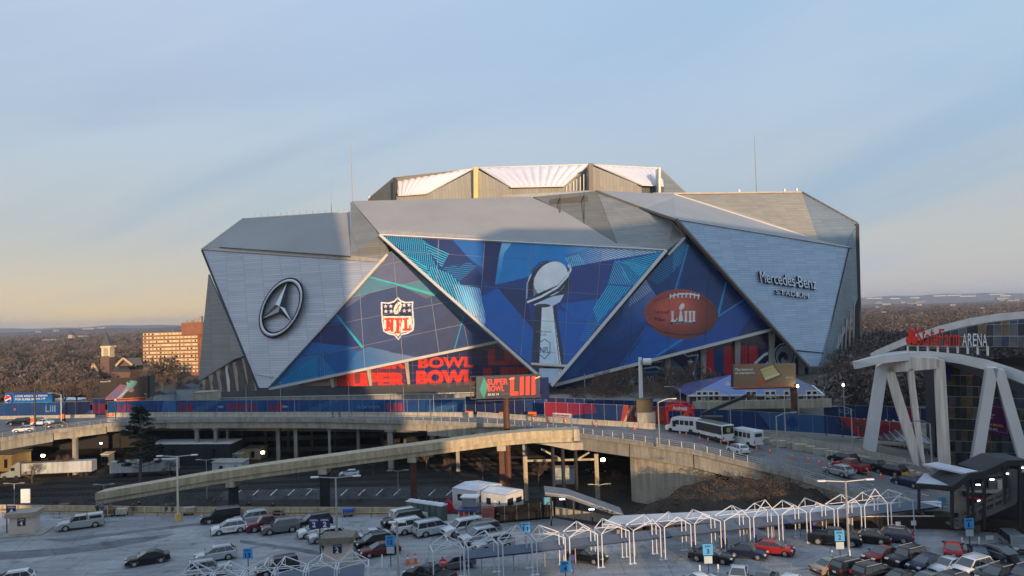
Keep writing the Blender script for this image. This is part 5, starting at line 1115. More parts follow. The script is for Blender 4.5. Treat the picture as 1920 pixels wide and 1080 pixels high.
for x, w_, h in ((350, 3, 1.2), (366, 4, 2.5), (372, 1.2, 3.4), (355, 1.5, .8)): q_ = pH(x, 605); mb = MB(); mb.box((q_.x, q_.y + 4, zt_ + h / 2), (w_, 2, h)); mb.build('roof_plant', CONC, HT)
n_fl = 11; Hh = a.z; fl = (Hh - 1.5) / n_fl; Wd = b.x - a.x - 1.6; GLD = mat('hotel_dark_pane', (.04, .035, .03), .2, spec=.8)
rr = random.Random(4)
wm = {}
def boxmesh(name, d, m):
    k = (name, d, m.name)
    if k not in wm: wm[k] = MB().box((0, 0, 0), d).mesh(name, m)
    return wm[k]
dH = (b - a); dH.z = 0; dH.normalize(); rzH = math.atan2(dH.y, dH.x); LH = V((b.x - a.x, b.y - a.y, 0)).length - 1.4; nb = 14
for j in range(n_fl):
    z = 1.4 + j * fl + fl * .55
    o = link('window_band', boxmesh('window_band', (LH, .3, fl * .56), HC), HT, V((a.x, a.y, 0)) + dH * (LH / 2 + .7) + V((0, -.12, z)) - ORG[HT.name]); o.rotation_euler[2] = rzH
    for i in range(nb):
        if rr.random() < .12: continue
        w_ = LH / nb * (.34 if i % 2 else .5); dark = rr.random() < .45
        o = link('window_pane', boxmesh('window_pane', (round(w_, 2), .12, round(fl * .42, 2)), GLD if dark else mat('hotel_curtain_pane', (.50, .38, .22), .4, 0, .3, 1)), HT, V((a.x, a.y, 0)) + dH * (.7 + (i + .5) * LH / nb) + V((0, -.30, z)) - ORG[HT.name]); o.rotation_euler[2] = rzH
# --- church and cupola
CH = thing('church', 'brick church with a cream belfry and grey spire among bare trees', 'church', tuple(at(205, 700, 400)))
def pbox(name, px0, px1, y0, y1, Y, dep, m, parent):
    a_, b_ = at(px0, y0, Y), at(px1, y1, Y); mb = MB(); mb.box(((a_.x + b_.x) / 2, Y + dep / 2, (a_.z + b_.z) / 2), (abs(b_.x - a_.x), dep, abs(a_.z - b_.z))); return mb.build(name, m, parent)
CB = mat('church_brick', (.17, .11, .085), .85, 0, .15, .5); SL = mat('slate_roof', (.09, .09, .10), .7, 0, .15, .5); CR = mat('cream_belfry', (.72, .64, .44), .6)
pbox('tower_base', 188, 205, 668, 706, 400, 5, CB, CH); pbox('belfry', 190, 206, 651, 670, 400.4, 4.6, CR, CH); pbox('cornice', 188, 208, 649, 651.5, 400, 5.6, CR, CH); pbox('louvre', 194, 202, 653, 667, 400.1, .4, mat('louvre_tan', (.45, .38, .26), .7), CH)
a, b = at(189.5, 649.5, 400.3), at(206.5, 649.5, 400.3); apx = at(198.5, 622, 402.5); mb = MB(); q4 = [a, b, b + V((0, 4.6, 0)), a + V((0, 4.6, 0))]; mb.add([tuple(v) for v in q4] + [tuple(apx)], [(0, 1, 4), (1, 2, 4), (2, 3, 4), (3, 0, 4), (0, 3, 2, 1)]); mb.build('spire', SL, CH)
mb = MB(); mb.slab([at(180, 697, 402), at(245, 697, 402), at(240, 720, 402), at(182, 720, 402)], (0, 14, 0)); mb.build('nave_wall', CB, CH)
mb = MB(); mb.poly([at(182, 697, 401.5), at(246, 696, 401.5), at(236, 684, 409), at(176, 683, 409)]); mb.build('nave_roof', SL, CH)
mb = MB(); mb.slab([at(168, 700, 398), at(183, 699, 398), at(175, 683, 398)], (0, 12, 0)); mb.build('porch_gable', CB, CH)
for g in (((217, 686), (231, 671.5)), ((231, 671.5), (248, 684)), ((168, 700), (175, 682)), ((175, 682), (184, 697))):
    mb = MB(); mb.bar(at(*g[0], 397.5), at(*g[1], 397.5), .7, .9); mb.build('gable_trim', mat('gable_cream', (.60, .42, .28), .7), CH)
mb = MB(); mb.slab([at(217, 687, 403), at(231, 672, 403), at(249, 686, 403)], (0, 10, 0)); mb.build('transept_gable', CB, CH)
mb = MB(); mb.poly([at(232, 672, 405), at(264, 670, 405), at(268, 684, 403), at(249, 686, 403)]); mb.build('transept_roof', SL, CH)
CU = thing('cupola_tower', 'small dark pointed cupola rising over the far woods on the left', 'cupola', tuple(at(131, 640, 900)))
pbox('drum', 127.5, 135.5, 626.5, 634, 900, 5, CONC_W, CU); a, b = at(126, 627.5, 899), at(137, 627.5, 899); apx = at(131.5, 619, 903); mb = MB(); mb.add([tuple(v) for v in (a, b, b + V((0, 7, 0)), a + V((0, 7, 0)))] + [tuple(apx)], [(0, 1, 4), (1, 2, 4), (2, 3, 4), (3, 0, 4), (0, 3, 2, 1)]); mb.build('roof', SL, CU)
# far houses behind the fence at left
for k, (x, y, w_, h, Y, lab) in enumerate(((300, 750, 12, 12, 240, 'small white house with a grey gable left of the stadium foot'), (345, 748, 14, 20, 246, 'pale blue gabled house nearest the stadium foot'), (322, 748, 9, 10, 250, 'low grey shed between the two gabled houses'), (105, 757, 40, 7, 262, 'long low white warehouse roof behind the left banner fence'))):
    a_ = at(x - w_, y, Y); b_ = at(x + w_, y - h, Y); t = thing('house', lab, 'house', ((a_.x + b_.x) / 2, Y, 0)); mb = MB(); mb.box(((a_.x + b_.x) / 2, Y + 3, (b_.z) / 2), (b_.x - a_.x, 6, b_.z)); mb.build('wall', mat('pale_house_wall', (.36, .40, .42), .7) if k != 3 else WHITE, t)
    mx = (a_.x + b_.x) / 2; mb = MB(); mb.slab([V((a_.x - .4, Y - .4, b_.z)), V((b_.x + .4, Y - .4, b_.z)), V((mx, Y - .4, b_.z + (b_.x - a_.x) * (.25 if k != 3 else .04)))], (0, 7, 0)); mb.build('roof', SL if k != 3 else WHITE, t)
AS_ = 1.19; PZ = .55
def at2(px, py, Y): return at(px, py, Y * AS_)
# ================================================================== arena on the right
AR = thing('arena', 'arena front with curved pale roofs, slanted concrete legs and a glass wall', 'arena', tuple(at2(1760, 890, 100)))
AC = mat('arena_concrete_sunlit', (.78, .71, .62), .6, 0, .08, .3, kind='streak'); AE = mat('arena_panel_edge', (.68, .70, .70), .45, .2, .06, .3)  # AC is tan concrete, its tone warmed to carry sunlight on the legs
def arc_band(name, top, bot, Y0, Y1, dep, m):
    """curved fascia: rows of pixels with depth, thick slab"""
    n_ = len(top); T_ = [at2(x, y, lerp(Y0, Y1, i / (n_ - 1))) for i, (x, y) in enumerate(top)]; B_ = [at2(x, y, lerp(Y0, Y1, i / (n_ - 1))) for i, (x, y) in enumerate(bot)]
    mb = MB(); D = V(dep)
    for i in range(n_ - 1): mb.slab([T_[i], T_[i + 1], B_[i + 1], B_[i]], D)
    return mb.build(name, m, AR)
ft = [(1602, 678), (1650, 667.5), (1700, 661), (1750, 659), (1800, 664), (1850, 674), (1900, 690), (1960, 712), (2040, 745)]
fb_ = [(1605, 692), (1650, 682), (1700, 676), (1750, 675), (1800, 682), (1850, 694), (1900, 712), (1960, 736), (2040, 770)]
arc_band('lower_roof_fascia', ft, fb_, 112, 86, (0, .8, 0), AE)
rt = [(1642, 657), (1700, 632), (1760, 611), (1820, 596), (1870, 588), (1925, 583), (2000, 580), (2080, 582)]
rb = [(1643, 668), (1700, 646), (1760, 624.5), (1820, 610), (1870, 602), (1925, 597), (2000, 595), (2080, 597)]
arc_band('upper_roof_fascia', rt, rb, 125, 100, (.3, 3, -.8), mat('arena_roof', (.72, .70, .67), .6))
# roof deck of the front canopy
n_ = len(ft); T_ = [at2(x, y, lerp(112, 86, i / (n_ - 1))) for i, (x, y) in enumerate(ft)]; mb = MB()
for i in range(n_ - 1): mb.slab([T_[i] + V((0, .8, -.1)), T_[i + 1] + V((0, .8, -.1)), T_[i + 1] + V((0, 1.2 + 2.6 * (i + 1), -.3)), T_[i] + V((0, 1.2 + 2.6 * i, -.3))], (0, 0, -.4))
mb.build('canopy_roof', mat('arena_roof_blue', (.34, .37, .42), .5), AR)
# glass above the canopy
GU = _vpl(at2(1700, 650, 124), at2(1930, 650, 104)); PLU = [(1700, 655), (1705, 645), (1760, 626), (1820, 611), (1870, 603), (1935, 598), (1935, 652), (1880, 650), (1800, 652)]
AG = mat('arena_glass', (.035, .042, .052), .08, 0, .5, .35, spec=.9); 
def glass_cells(pl, poly, lines, parent, m, off=0, sh=.06):
    for c in cut(poly, lines):
        if parea(c) < 6: continue
        pts = [pl(*p) for p in c]; cc = sum(pts, V((0, 0, 0))) / len(pts); pts = [p + (cc - p).normalized() * min(sh * 1.4, (cc - p).length * .3) for p in pts]; mb = MB(); mb.slab(pts, -pl.n * .05)
        mm = rnd.choice(m); mb.build('window_pane', mm, parent)
AGS = [AG, AG, AG, mat('arena_glass_warm', (.17, .13, .08), .15, 0, .5, .8, spec=.8), mat('arena_glass_blue', (.05, .075, .13), .08, 0, .4, .5, spec=.9), mat('arena_glass_grey', (.13, .14, .155), .12, 0, .4, .6, spec=.9)]
mb = MB(); mb.slab([GU(x, y, -.06) for x, y in PLU], -GU.n * .3); mb.build('mullion_frame', AE, AR)
glass_cells(GU, PLU, [((x, 560), (x, 700)) for x in (1722, 1737, 1752, 1767, 1782, 1797, 1812, 1834, 1849, 1862, 1877, 1892, 1908)] + [((1700, 612), (1940, 606)), ((1700, 631), (1940, 630))], AR, AGS, sh=.05)
# main glass wall
pa, pb = at2(1755, 760, 108), at2(1935, 760, 97); GM = _vpl(pa, pb)
PLM = [(1757, 672), (1800, 680), (1850, 692), (1900, 710), (1935, 722), (1935, 884), (1757, 874)]
mb = MB(); mb.slab([GM(x, y, -.06) for x, y in PLM], -GM.n * .4); mb.build('mullion_frame', mat('arena_mullion', (.50, .48, .40), .5, .2), AR)
glass_cells(GM, PLM, [((x, 640), (x + 3.5, 900)) for x in range(1767, 1935, 11)] + [((1750, y + 2), (1940, y + 9 - (y - 700) * .02)) for y in (700, 720, 740, 760, 782, 803, 824, 845)], AR, AGS, sh=.045)
mb = MB(); mb.slab([GM(x, y, -1) for x, y in ((1762, 684), (1850, 700), (1935, 728), (2040, 768), (2300, 880), (2300, 980), (1762, 876))], -GM.n * 26); mb.build('hall_body', CONC_D, AR)
mb = MB(); mb.slab([GU(x, y, -1) for x, y in ((1706, 652), (1760, 628), (1870, 606), (1935, 602), (2080, 604), (2080, 660), (1880, 652))], -GU.n * 18); mb.build('hall_body', CONC_D, AR)
# the glass wall turning back behind the legs
GS = _vpl(at2(1735, 760, 124), at2(1757, 760, 108)); PLS = [(1736, 680), (1757, 676), (1757, 872), (1742, 858)]
mb = MB(); mb.slab([GS(x, y, -.06) for x, y in PLS], -GS.n * .3); mb.build('mullion_frame', DARK, AR); glass_cells(GS, PLS, [((1736, y), (1757, y + 3)) for y in (700, 722, 744, 766, 788, 810, 832)], AR, AGS, sh=.04)
def arm(pl, pts, dep, m, name='leg', off=0):
    mb = MB(); mb.slab([pl(*p, off) for p in pts], V(dep)); return mb.build(name, m, AR)
def yb(pl, px, z):
    lo, hi = 600., 1100.
    for _ in range(30):
        m_ = (lo + hi) / 2
        if pl(px, m_).z > z: lo = m_
        else: hi = m_
    return lo
pL = _vpl(at2(1640, 800, 114), at2(1790, 800, 97)); DP = (1.0, 2.6, 0)
arm(pL, [(1645, 686), (1666, 684), (1642, yb(pL, 1642, PZ)), (1619, yb(pL, 1619, PZ))], DP, AE); arm(pL, [(1655, 684), (1674, 684), (1736, 882), (1718, 882)][0:4], DP, AC)
arm(pL, [(1645, 688), (1664, 674), (1712, 670), (1762, 672), (1762, 691), (1668, 699), (1655, 696)], DP, AC, 'leg_beam'); arm(pL, [(1704, 692), (1713, 691), (1737, 884), (1724, 884)], DP, AC); arm(pL, [(1755, 674), (1772, 676), (1784, 888), (1765, 888)], DP, AC)
for x0, x1, y in ((1718, 1745, 884), (1762, 1790, 888)):
    arm(pL, [(x0, y - 8), (x1, y - 8), (x1 + 2, yb(pL, x1 + 2, PZ)), (x0, yb(pL, x0, PZ))], (1.6, 3, 0), CONC_W, 'leg_base')
pR = _vpl(at2(1820, 800, 96), at2(1930, 800, 89)); DR = (1.6, 3.2, 0)
arm(pR, [(1852, 690), (1872, 690), (1838, yb(pR, 1838, PZ)), (1817, yb(pR, 1817, PZ))], DR, AE); arm(pR, [(1862, 690), (1884, 694), (1952, yb(pR, 1952, PZ)), (1930, yb(pR, 1930, PZ))], DR, AE)
mb = MB(); mb.slab([pR(x, y, -.6) for x, y in ((1846, 850), (1945, 870), (1945, 880), (1846, 860))], (0, 2, 0)); mb.build('canopy_ledge', AE, AR)
# purple banner on the glass
ar = Art(260, 300, base=(92, 22, 90), box=(0, 0, 52, 60))
ar.path([(3, 5), (48, 8), (49, 55), (3, 50), (3, 5)], .8, (190, 150, 200)); ar.text("WE'RE", (16, 20), (12, 1), (0, 3), (230, 225, 235), .02); ar.text('GLAD', (16, 26), (9, 1), (0, 3), (230, 225, 235), .02); ar.text('13 A MONTH', (16, 38), (26, 2), (0, 5), (235, 180, 40), .03); ar.text('UNTIL REAL', (14, 47), (20, 1), (0, 3.6), (235, 230, 235), .03)
PM_ = ar.material('purple_print', 1.1, .5); t = thing('wall_banner', 'purple printed banner hanging on the arena glass between slanted legs', 'banner', tuple(GM(1860, 800)))
quad_uv('cloth', [GM(1834, 812, .3), GM(1892, 818, .3), GM(1892, 758, .3), GM(1834, 753, .3)], PM_, t)
t = thing('wall_banner', 'narrow red banner hanging inside the arena glass under the roof curve', 'banner', tuple(GM(1830, 700))); quad_uv('cloth', [GM(1826, 708, .25), GM(1854, 712, .25), GM(1854, 694, .25), GM(1826, 688, .25)], mat('red_banner', (.30, .01, .015), .6), t)
t = thing('wall_banner', 'small blue lit banner at the left top of the arena glass', 'banner', tuple(GM(1778, 700))); quad_uv('cloth', [GM(1774, 712, .25), GM(1782, 713, .25), GM(1782, 688, .25), GM(1774, 687, .25)], mat('blue_banner', (.03, .02, .35), .6), t)
# raised sign on the roof
SG = thing('rooftop_sign', 'red and white raised letters with a three oval logo on the arena roof', 'sign', tuple(at2(1775, 655, 98)))
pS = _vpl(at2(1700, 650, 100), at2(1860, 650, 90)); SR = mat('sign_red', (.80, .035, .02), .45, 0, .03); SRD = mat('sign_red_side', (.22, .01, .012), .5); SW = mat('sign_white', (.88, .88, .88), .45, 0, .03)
def word_sign(s, bl, br, tl, face, side):
    word_on(pS, s, bl, br, tl, .18, SG, bold=.0, face=face, side=side, off=0)
word_sign('StateFarm', (1720, 648), (1803, 649.5), (1720, 616), SR, SRD); word_sign('ARENA', (1806, 648.5), (1854, 649.5), (1806, 625), SW, CONC_D)
for cx, cy, rx, ry in ((1708, 624, 6, 8), (1703.5, 638, 5.6, 8), (1714, 638, 5.6, 8)):
    mb = MB(); pts = [pS(cx + rx * math.cos(2 * math.pi * k / 24), cy + ry * math.sin(2 * math.pi * k / 24), .4) for k in range(24)]; mb.slab(pts, -pS.n * .4); mb.build('logo_oval', SR, SG)
for k in range(9):
    x = 1702 + k * 18.7; mb = MB(); mb.bar(pS(x, 648, -.2), pS(x + .5, 661 + (max(0, k - 3) ** 1.7) * .35, -.2), .22); mb.build('sign_post', SW, SG)
mb = MB(); mb.bar(pS(1702, 648.5, -.2), pS(1853, 650, -.2), .15); mb.build('sign_rail', STEEL, SG)
# low pavilion and truss seen between the legs
t = thing('arena_walkway_roof', 'low glass roofed walkway on white lattice trusses seen between the arena legs', 'walkway', tuple(at2(1680, 850, 115)))
a, b = at2(1600, 825, 128), at2(1752, 838, 112); mb = MB(); mb.bar(a, b, 1, .55); mb.build('edge_beam', CONC_W, t)
a2, b2 = a - V((0, 0, 1.6)), b - V((0, 0, 1.6)); mb = MB(); mb.bar(a2, b2, .14)
for k in range(18): f, g = k / 18, (k + 1) / 18; mb.bar(a.lerp(b, f), a2.lerp(b2, (f + g) / 2), .12); mb.bar(a2.lerp(b2, (f + g) / 2), a.lerp(b, g), .12)
mb.build('lattice', STEEL, t)
mb = MB(); mb.slab([a + V((0, .5, .3)), b + V((0, .5, .3)), b + V((3, 14, 2.2)), a + V((3, 14, 2.2))], (0, 0, .12)); mb.build('roof', mat('roof_glass', (.09, .10, .12), .2, spec=.8), t)
for k in range(11): f = k / 10; p_ = a.lerp(b, f) + V((0, .5, .5)); mb = MB(); mb.bar(p_, p_ + V((3, 13.5, 2.0)), .2); mb.build('roof_rib', STEEL, t)
for f in (.15, .5, .85): c = a.lerp(b, f); mb = MB(); mb.bar(c, V((c.x, c.y, .4)), .4); mb.build('post', CONC, t)
# ================================================================== vehicles
TYRE = mat('tyre_rubber', (.02, .02, .02), .8, 0, 0); RIM = mat('alloy_rim', (.45, .45, .46), .3, .6, 0); CGL2 = mat('windshield_sky_tint', (.055, .07, .078), .05, 0, 0, spec=1.); CGL = mat('car_glass', (.018, .023, .028), .06, 0, 0, spec=.9); HL = mat('headlight_glass', (.75, .75, .72), .15, 0, 0, spec=.9); TL_ = mat('taillight_red', (.45, .012, .015), .2, 0, 0, spec=.7); TRIM = mat('black_trim', (.02, .02, .022), .6, 0, 0); PLATE = mat('number_plate', (.7, .7, .68), .5, 0, 0)  # windshield and rear glass tinted lighter, standing in for the reflected sky
PAINT = {}
def paint(name, c, metal=.25):
    if name not in PAINT: PAINT[name] = mat('paint_' + name, c, .32, metal, .04, 1.0, spec=.4, coat=.25)
    return PAINT[name]
KINDS = {  # L, W, H, wheelbase, wheel r, belt z, hood z, cabin(belt rear, belt front, roof rear, roof front), rear deck z or None
    'sedan': (4.85, 1.84, 1.46, 2.85, .355, .95, .90, (-1.85, 1.15, -.88, .12), .95), 'coupe': (4.6, 1.84, 1.38, 2.7, .33, .9, .8, (-1.75, .85, -.8, .1), .92),
    'hatch': (4.3, 1.80, 1.50, 2.6, .35, .97, .93, (-2.05, 1.35, -1.25, .25), None), 'beetle': (4.27, 1.81, 1.50, 2.54, .34, .92, .86, (-1.75, .95, -.75, .25), .80),
    'crossover': (4.65, 1.87, 1.68, 2.7, .385, 1.06, 1.04, (-2.24, 1.38, -1.62, .28), None), 'suv': (4.95, 1.95, 1.80, 2.9, .41, 1.13, 1.12, (-2.40, 1.35, -1.98, .38), None),
    'boxy': (4.6, 1.87, 1.80, 2.75, .38, 1.10, 1.06, (-2.22, .85, -2.10, .38), None), 'bigsuv': (5.6, 2.04, 1.92, 3.25, .41, 1.18, 1.14, (-2.72, 1.50, -2.42, .66), None),
    'van': (5.1, 2.0, 1.76, 3.05, .36, 1.05, 1.0, (-2.45, 1.75, -2.2, .85), None), 'pickup': (5.8, 2.03, 1.90, 3.65, .42, 1.20, 1.15, (-.85, 1.40, -.70, .72), 1.18)}
_cm = {}
def ext(side, w_, zs=0.): return [(x, w_, z) for x, z in side]
def car_meshes(kind):
    if kind in _cm: return _cm[kind]
    L, W, H, wb, r, bz, hz_, (cb0, cb1, cr0, cr1), dk = KINDS[kind]; h = L / 2; ra = r + .08; D = {}
    def arch(cx): return [(cx + ra * math.cos(t), max(.24, r + ra * math.sin(t))) for t in [math.pi * (i / 8) for i in range(9)]][::-1]
    rear, front = -wb / 2 + (L - wb) * .02 - .02, wb / 2 + .0
    dz = dk if dk else bz
    top = [(-h, .55), (-h + .02, dz - .12), (-h + .12, dz), ] + ([(cb0, dz + .02)] if dk else []) + [(cb0 + .01, bz), (0, bz + .0), (cb1, bz), (cb1 + .02, bz - .015), (lerp(cb1, h, .6), hz_), (h - .22, hz_ - .12), (h - .05, hz_ - .26), (h, .5), (h - .02, .28)]
    side = [(-h + .04, .28)] + top + arch(front) [::-1] + [(rear + ra + .1, .22)] + arch(rear)[::-1]
    side = [p for i, p in enumerate(side)]
    def inner(p): x, z = p; return (x * .985, z if z < .6 else z + .0)
    n = len(side); hw = W / 2
    lay = [[(x, -hw, z if z < .7 else z - .07) for x, z in side], [(x * (.985), -hw + .10, z) for x, z in side], [(x * .985, hw - .10, z) for x, z in side], [(x, hw, z if z < .7 else z - .07) for x, z in side]]
    mb = MB(); b = [p for l in lay for p in l]; fs = [tuple(range(n)), tuple(range(4 * n - 1, 3 * n - 1, -1))]
    for k in range(3): fs += [(k * n + i, k * n + (i + 1) % n, (k + 1) * n + (i + 1) % n, (k + 1) * n + i) for i in range(n)]
    mb.add(b, fs)
    # cabin shell
    bw, rw = hw - .07, hw - .26; zr = H - .05
    def cab(c0, c1, r0, r1, zb=bz - .02):
        v = [(c0, -bw, zb), (c1, -bw, zb), (c1, bw, zb), (c0, bw, zb), (r0, -rw, zr), (r1, -rw, zr), (r1, rw, zr), (r0, rw, zr), (r0 + .08, -rw + .1, H), (r1 - .12, -rw + .1, H), (r1 - .12, rw - .1, H), (r0 + .08, rw - .1, H)]
        mb.add(v, [(0, 1, 5, 4), (1, 2, 6, 5), (2, 3, 7, 6), (3, 0, 4, 7), (4, 5, 9, 8), (5, 6, 10, 9), (6, 7, 11, 10), (7, 4, 8, 11), (8, 9, 10, 11)]); return v
    v = cab(cb0, cb1, cr0, cr1)
    if kind == 'pickupcap': pass
    def face(q, u0, u1, w0, w1, off):
        A, B, C_, D_ = [V(x) for x in q]; nn = (B - A).cross(D_ - A).normalized() * off
        P = lambda u, w_: A.lerp(B, u).lerp(D_.lerp(C_, u), w_) + nn
        return [P(u0, w0), P(u1, w0), P(u1, w1), P(u0, w1)]
    g = MB(); g.poly(face((v[1], v[2], v[6], v[5]), .05, .95, .06, .95, .012)); D['windshield'] = g
    g = MB(); g.poly(face((v[3], v[0], v[4], v[7]), .07, .93, .12 if dk else .25, .92, .012)); D['rear_window'] = g
    ns = {'bigsuv': 3, 'suv': 3, 'boxy': 3, 'van': 3, 'crossover': 3, 'pickup': 2, 'sedan': 2, 'coupe': 1, 'hatch': 2, 'beetle': 1}[kind]
    for sgn, q in (('l', (v[0], v[1], v[5], v[4])), ('r', (v[2], v[3], v[7], v[6]))):
        g = MB()
        for k in range(ns):
            a, b2 = .03 + k * .94 / ns + .008, .03 + (k + 1) * .94 / ns - .008; g.poly(face(q, a, b2, .10, .94, .012))
        D['side_window' + sgn] = g
    if kind == 'pickup':     # hollow bed with a dark floor
        g = MB(); g.box(((-h + cb0) / 2 + .05, 0, bz - .02), (cb0 + h - .25, W - .36, .05)); D['bed_liner'] = g
        bx = [(-h + .06, 0, dz + .03, .1, W - .2)]; 
        for s in (-1, 1): mb.box(((-h + cb0) / 2, s * (hw - .14), dz + .03), (cb0 + h - .1, .12, .09))
        mb.box((-h + .12, 0, dz + .03), (.12, W - .25, .09))
    D['body'] = mb
    g = MB()
    for s in (-1, 1): g.box((h - .10, s * (hw - .26), hz_ - .27), (.22, .40, .17))
    D['headlight'] = g
    hl = MB().box((0, 0, 0), (.22, .40, .16)); D['headlight'] = hl
    D['taillight'] = MB().box((0, 0, 0), (.10, .20 if kind not in ('sedan', 'coupe') else .34, .26 if kind not in ('sedan', 'coupe', 'beetle') else .16))
    D['grille'] = MB().box((h - .02, 0, hz_ - .32), (.06, W - 1.0, .2)); D['bumper'] = MB().box((0, 0, 0), (.08, W - .35, .15)); D['sill'] = MB().box((0, 0, .27), (wb - 2 * ra - .05, .06, .08))
    D['number_plate'] = MB().box((-h - .01, 0, .62 if kind in ('sedan', 'coupe') else .75), (.03, .36, .16))
    D['mirror'] = MB().box((0, 0, 0), (.12, .22, .16))
    wl = MB(); wl.tube((0, -.12, 0), (0, .12, 0), r, r, 18); D['wheel'] = wl
    rm = MB(); rm.tube((0, -.125, 0), (0, .125, 0), r * .62, r * .62, 10); D['rim'] = rm
    g = MB()
    for s in (-1, 1): g.bar((cr0 + .2, s * (rw - .02), H + .05), (cr1 - .1, s * (rw - .02), H + .05), .05)
    D['roof_rail'] = g
    out = {}
    for k, m_ in D.items():
        me = m_.mesh(k, {'body': PAINT.get('white') or paint('white', (.75, .75, .75), 0), 'windshield': CGL2, 'rear_window': CGL2, 'side_windowl': CGL, 'side_windowr': CGL, 'headlight': HL, 'taillight': TL_, 'grille': TRIM, 'bumper': TRIM, 'sill': TRIM, 'number_plate': PLATE, 'mirror': TRIM, 'wheel': TYRE, 'rim': RIM, 'bed_liner': TRIM, 'roof_rail': STEEL}[k])
        if 'window' not in k and k != 'windshield':
            bm = bmesh.new(); bm.from_mesh(me); bmesh.ops.recalc_face_normals(bm, faces=bm.faces); bm.to_mesh(me); bm.free()
        if k in ('body', 'wheel'): me.polygons.foreach_set('use_smooth', [True] * len(me.polygons)); me.set_sharp_from_angle(angle=R(38))
        out[k] = me
    _cm[kind] = (out, dict(h=h, hw=hw, wb=wb, r=r, hz=hz_, bz=bz, dz=dz, cb1=cb1, H=H, front=front, rear=rear, cb0=cb0)); return _cm[kind]
def add_car(kind, x, y, ang, col, label, group=None, z=0., cat=None, tail='box', lit=False, pxbase=True, name=None):
    me, d = car_meshes(kind); p = (GR(x, y, .01) if z == 'road' else G(x, y, z)) if pxbase else V((x, y, z)); nm = name or {'pickup': 'pickup_truck', 'van': 'minivan', 'bigsuv': 'large_suv', 'suv': 'suv', 'boxy': 'suv', 'crossover': 'suv'}.get(kind, 'parked_car')
    t = thing(nm, label, cat or {'pickup': 'pickup truck', 'van': 'minivan', 'sedan': 'car', 'coupe': 'car', 'hatch': 'car', 'beetle': 'car'}.get(kind, 'SUV'), p, R(ang), group)
    def part(k, loc=None, nm_=None, par=t):
        o = bpy.data.objects.new(nm_ or k, me[k]); COL.objects.link(o); o.parent = par
        if loc is not None: o.location = loc
        return o
    b = part('body'); b.material_slots[0].link = 'OBJECT'; b.material_slots[0].material = col
    for k in ('windshield', 'rear_window', 'grille', 'number_plate'): part(k)
    for s in (-1, 1): part('bumper', (s * (d['h'] - .02), 0, .36)); part('sill', (0, s * (d['hw'] - .01), 0))
    part('side_windowl', nm_='side_window'); part('side_windowr', nm_='side_window')
    if 'bed_liner' in me and kind == 'pickup': part('bed_liner')
    if kind in ('suv', 'bigsuv', 'crossover', 'boxy'): part('roof_rail')
    for s in (-1, 1):
        part('headlight', (d['h'] - .12, s * (d['hw'] - .27), d['hz'] - .24)); part('mirror', (d['cb1'] - .25, s * (d['hw'] + .06), d['bz'] + .10))
        part('taillight', (-d['h'] + .05, s * (d['hw'] - .16), (d['dz'] - .22) if kind in ('sedan', 'coupe', 'beetle', 'pickup') else d['bz'] - .08))
        for fx in (d['front'], d['rear']):
            w_ = part('wheel', (fx, s * (d['hw'] - .11), d['r'])); part('rim', par=w_)
    return t
K = paint('black', (.006, .006, .008), 0); WHT = paint('white', (.72, .73, .75), 0); SIL = paint('silver', (.42, .44, .46), .5); GRY = paint('grey', (.16, .17, .18), .3); DRED = paint('dark_red', (.14, .012, .016), .2); CRED = paint('bright_red', (.38, .02, .02), .1); DBL = paint('dark_blue', (.015, .024, .07), .2); BEI = paint('beige', (.40, .35, .27), .4); LSIL = paint('pale_silver', (.52, .56, .60), .4)
G1 = 'cars parked in the left lot'; G2 = 'cars parked in the right lot'; G3 = 'vehicles on the viaduct'
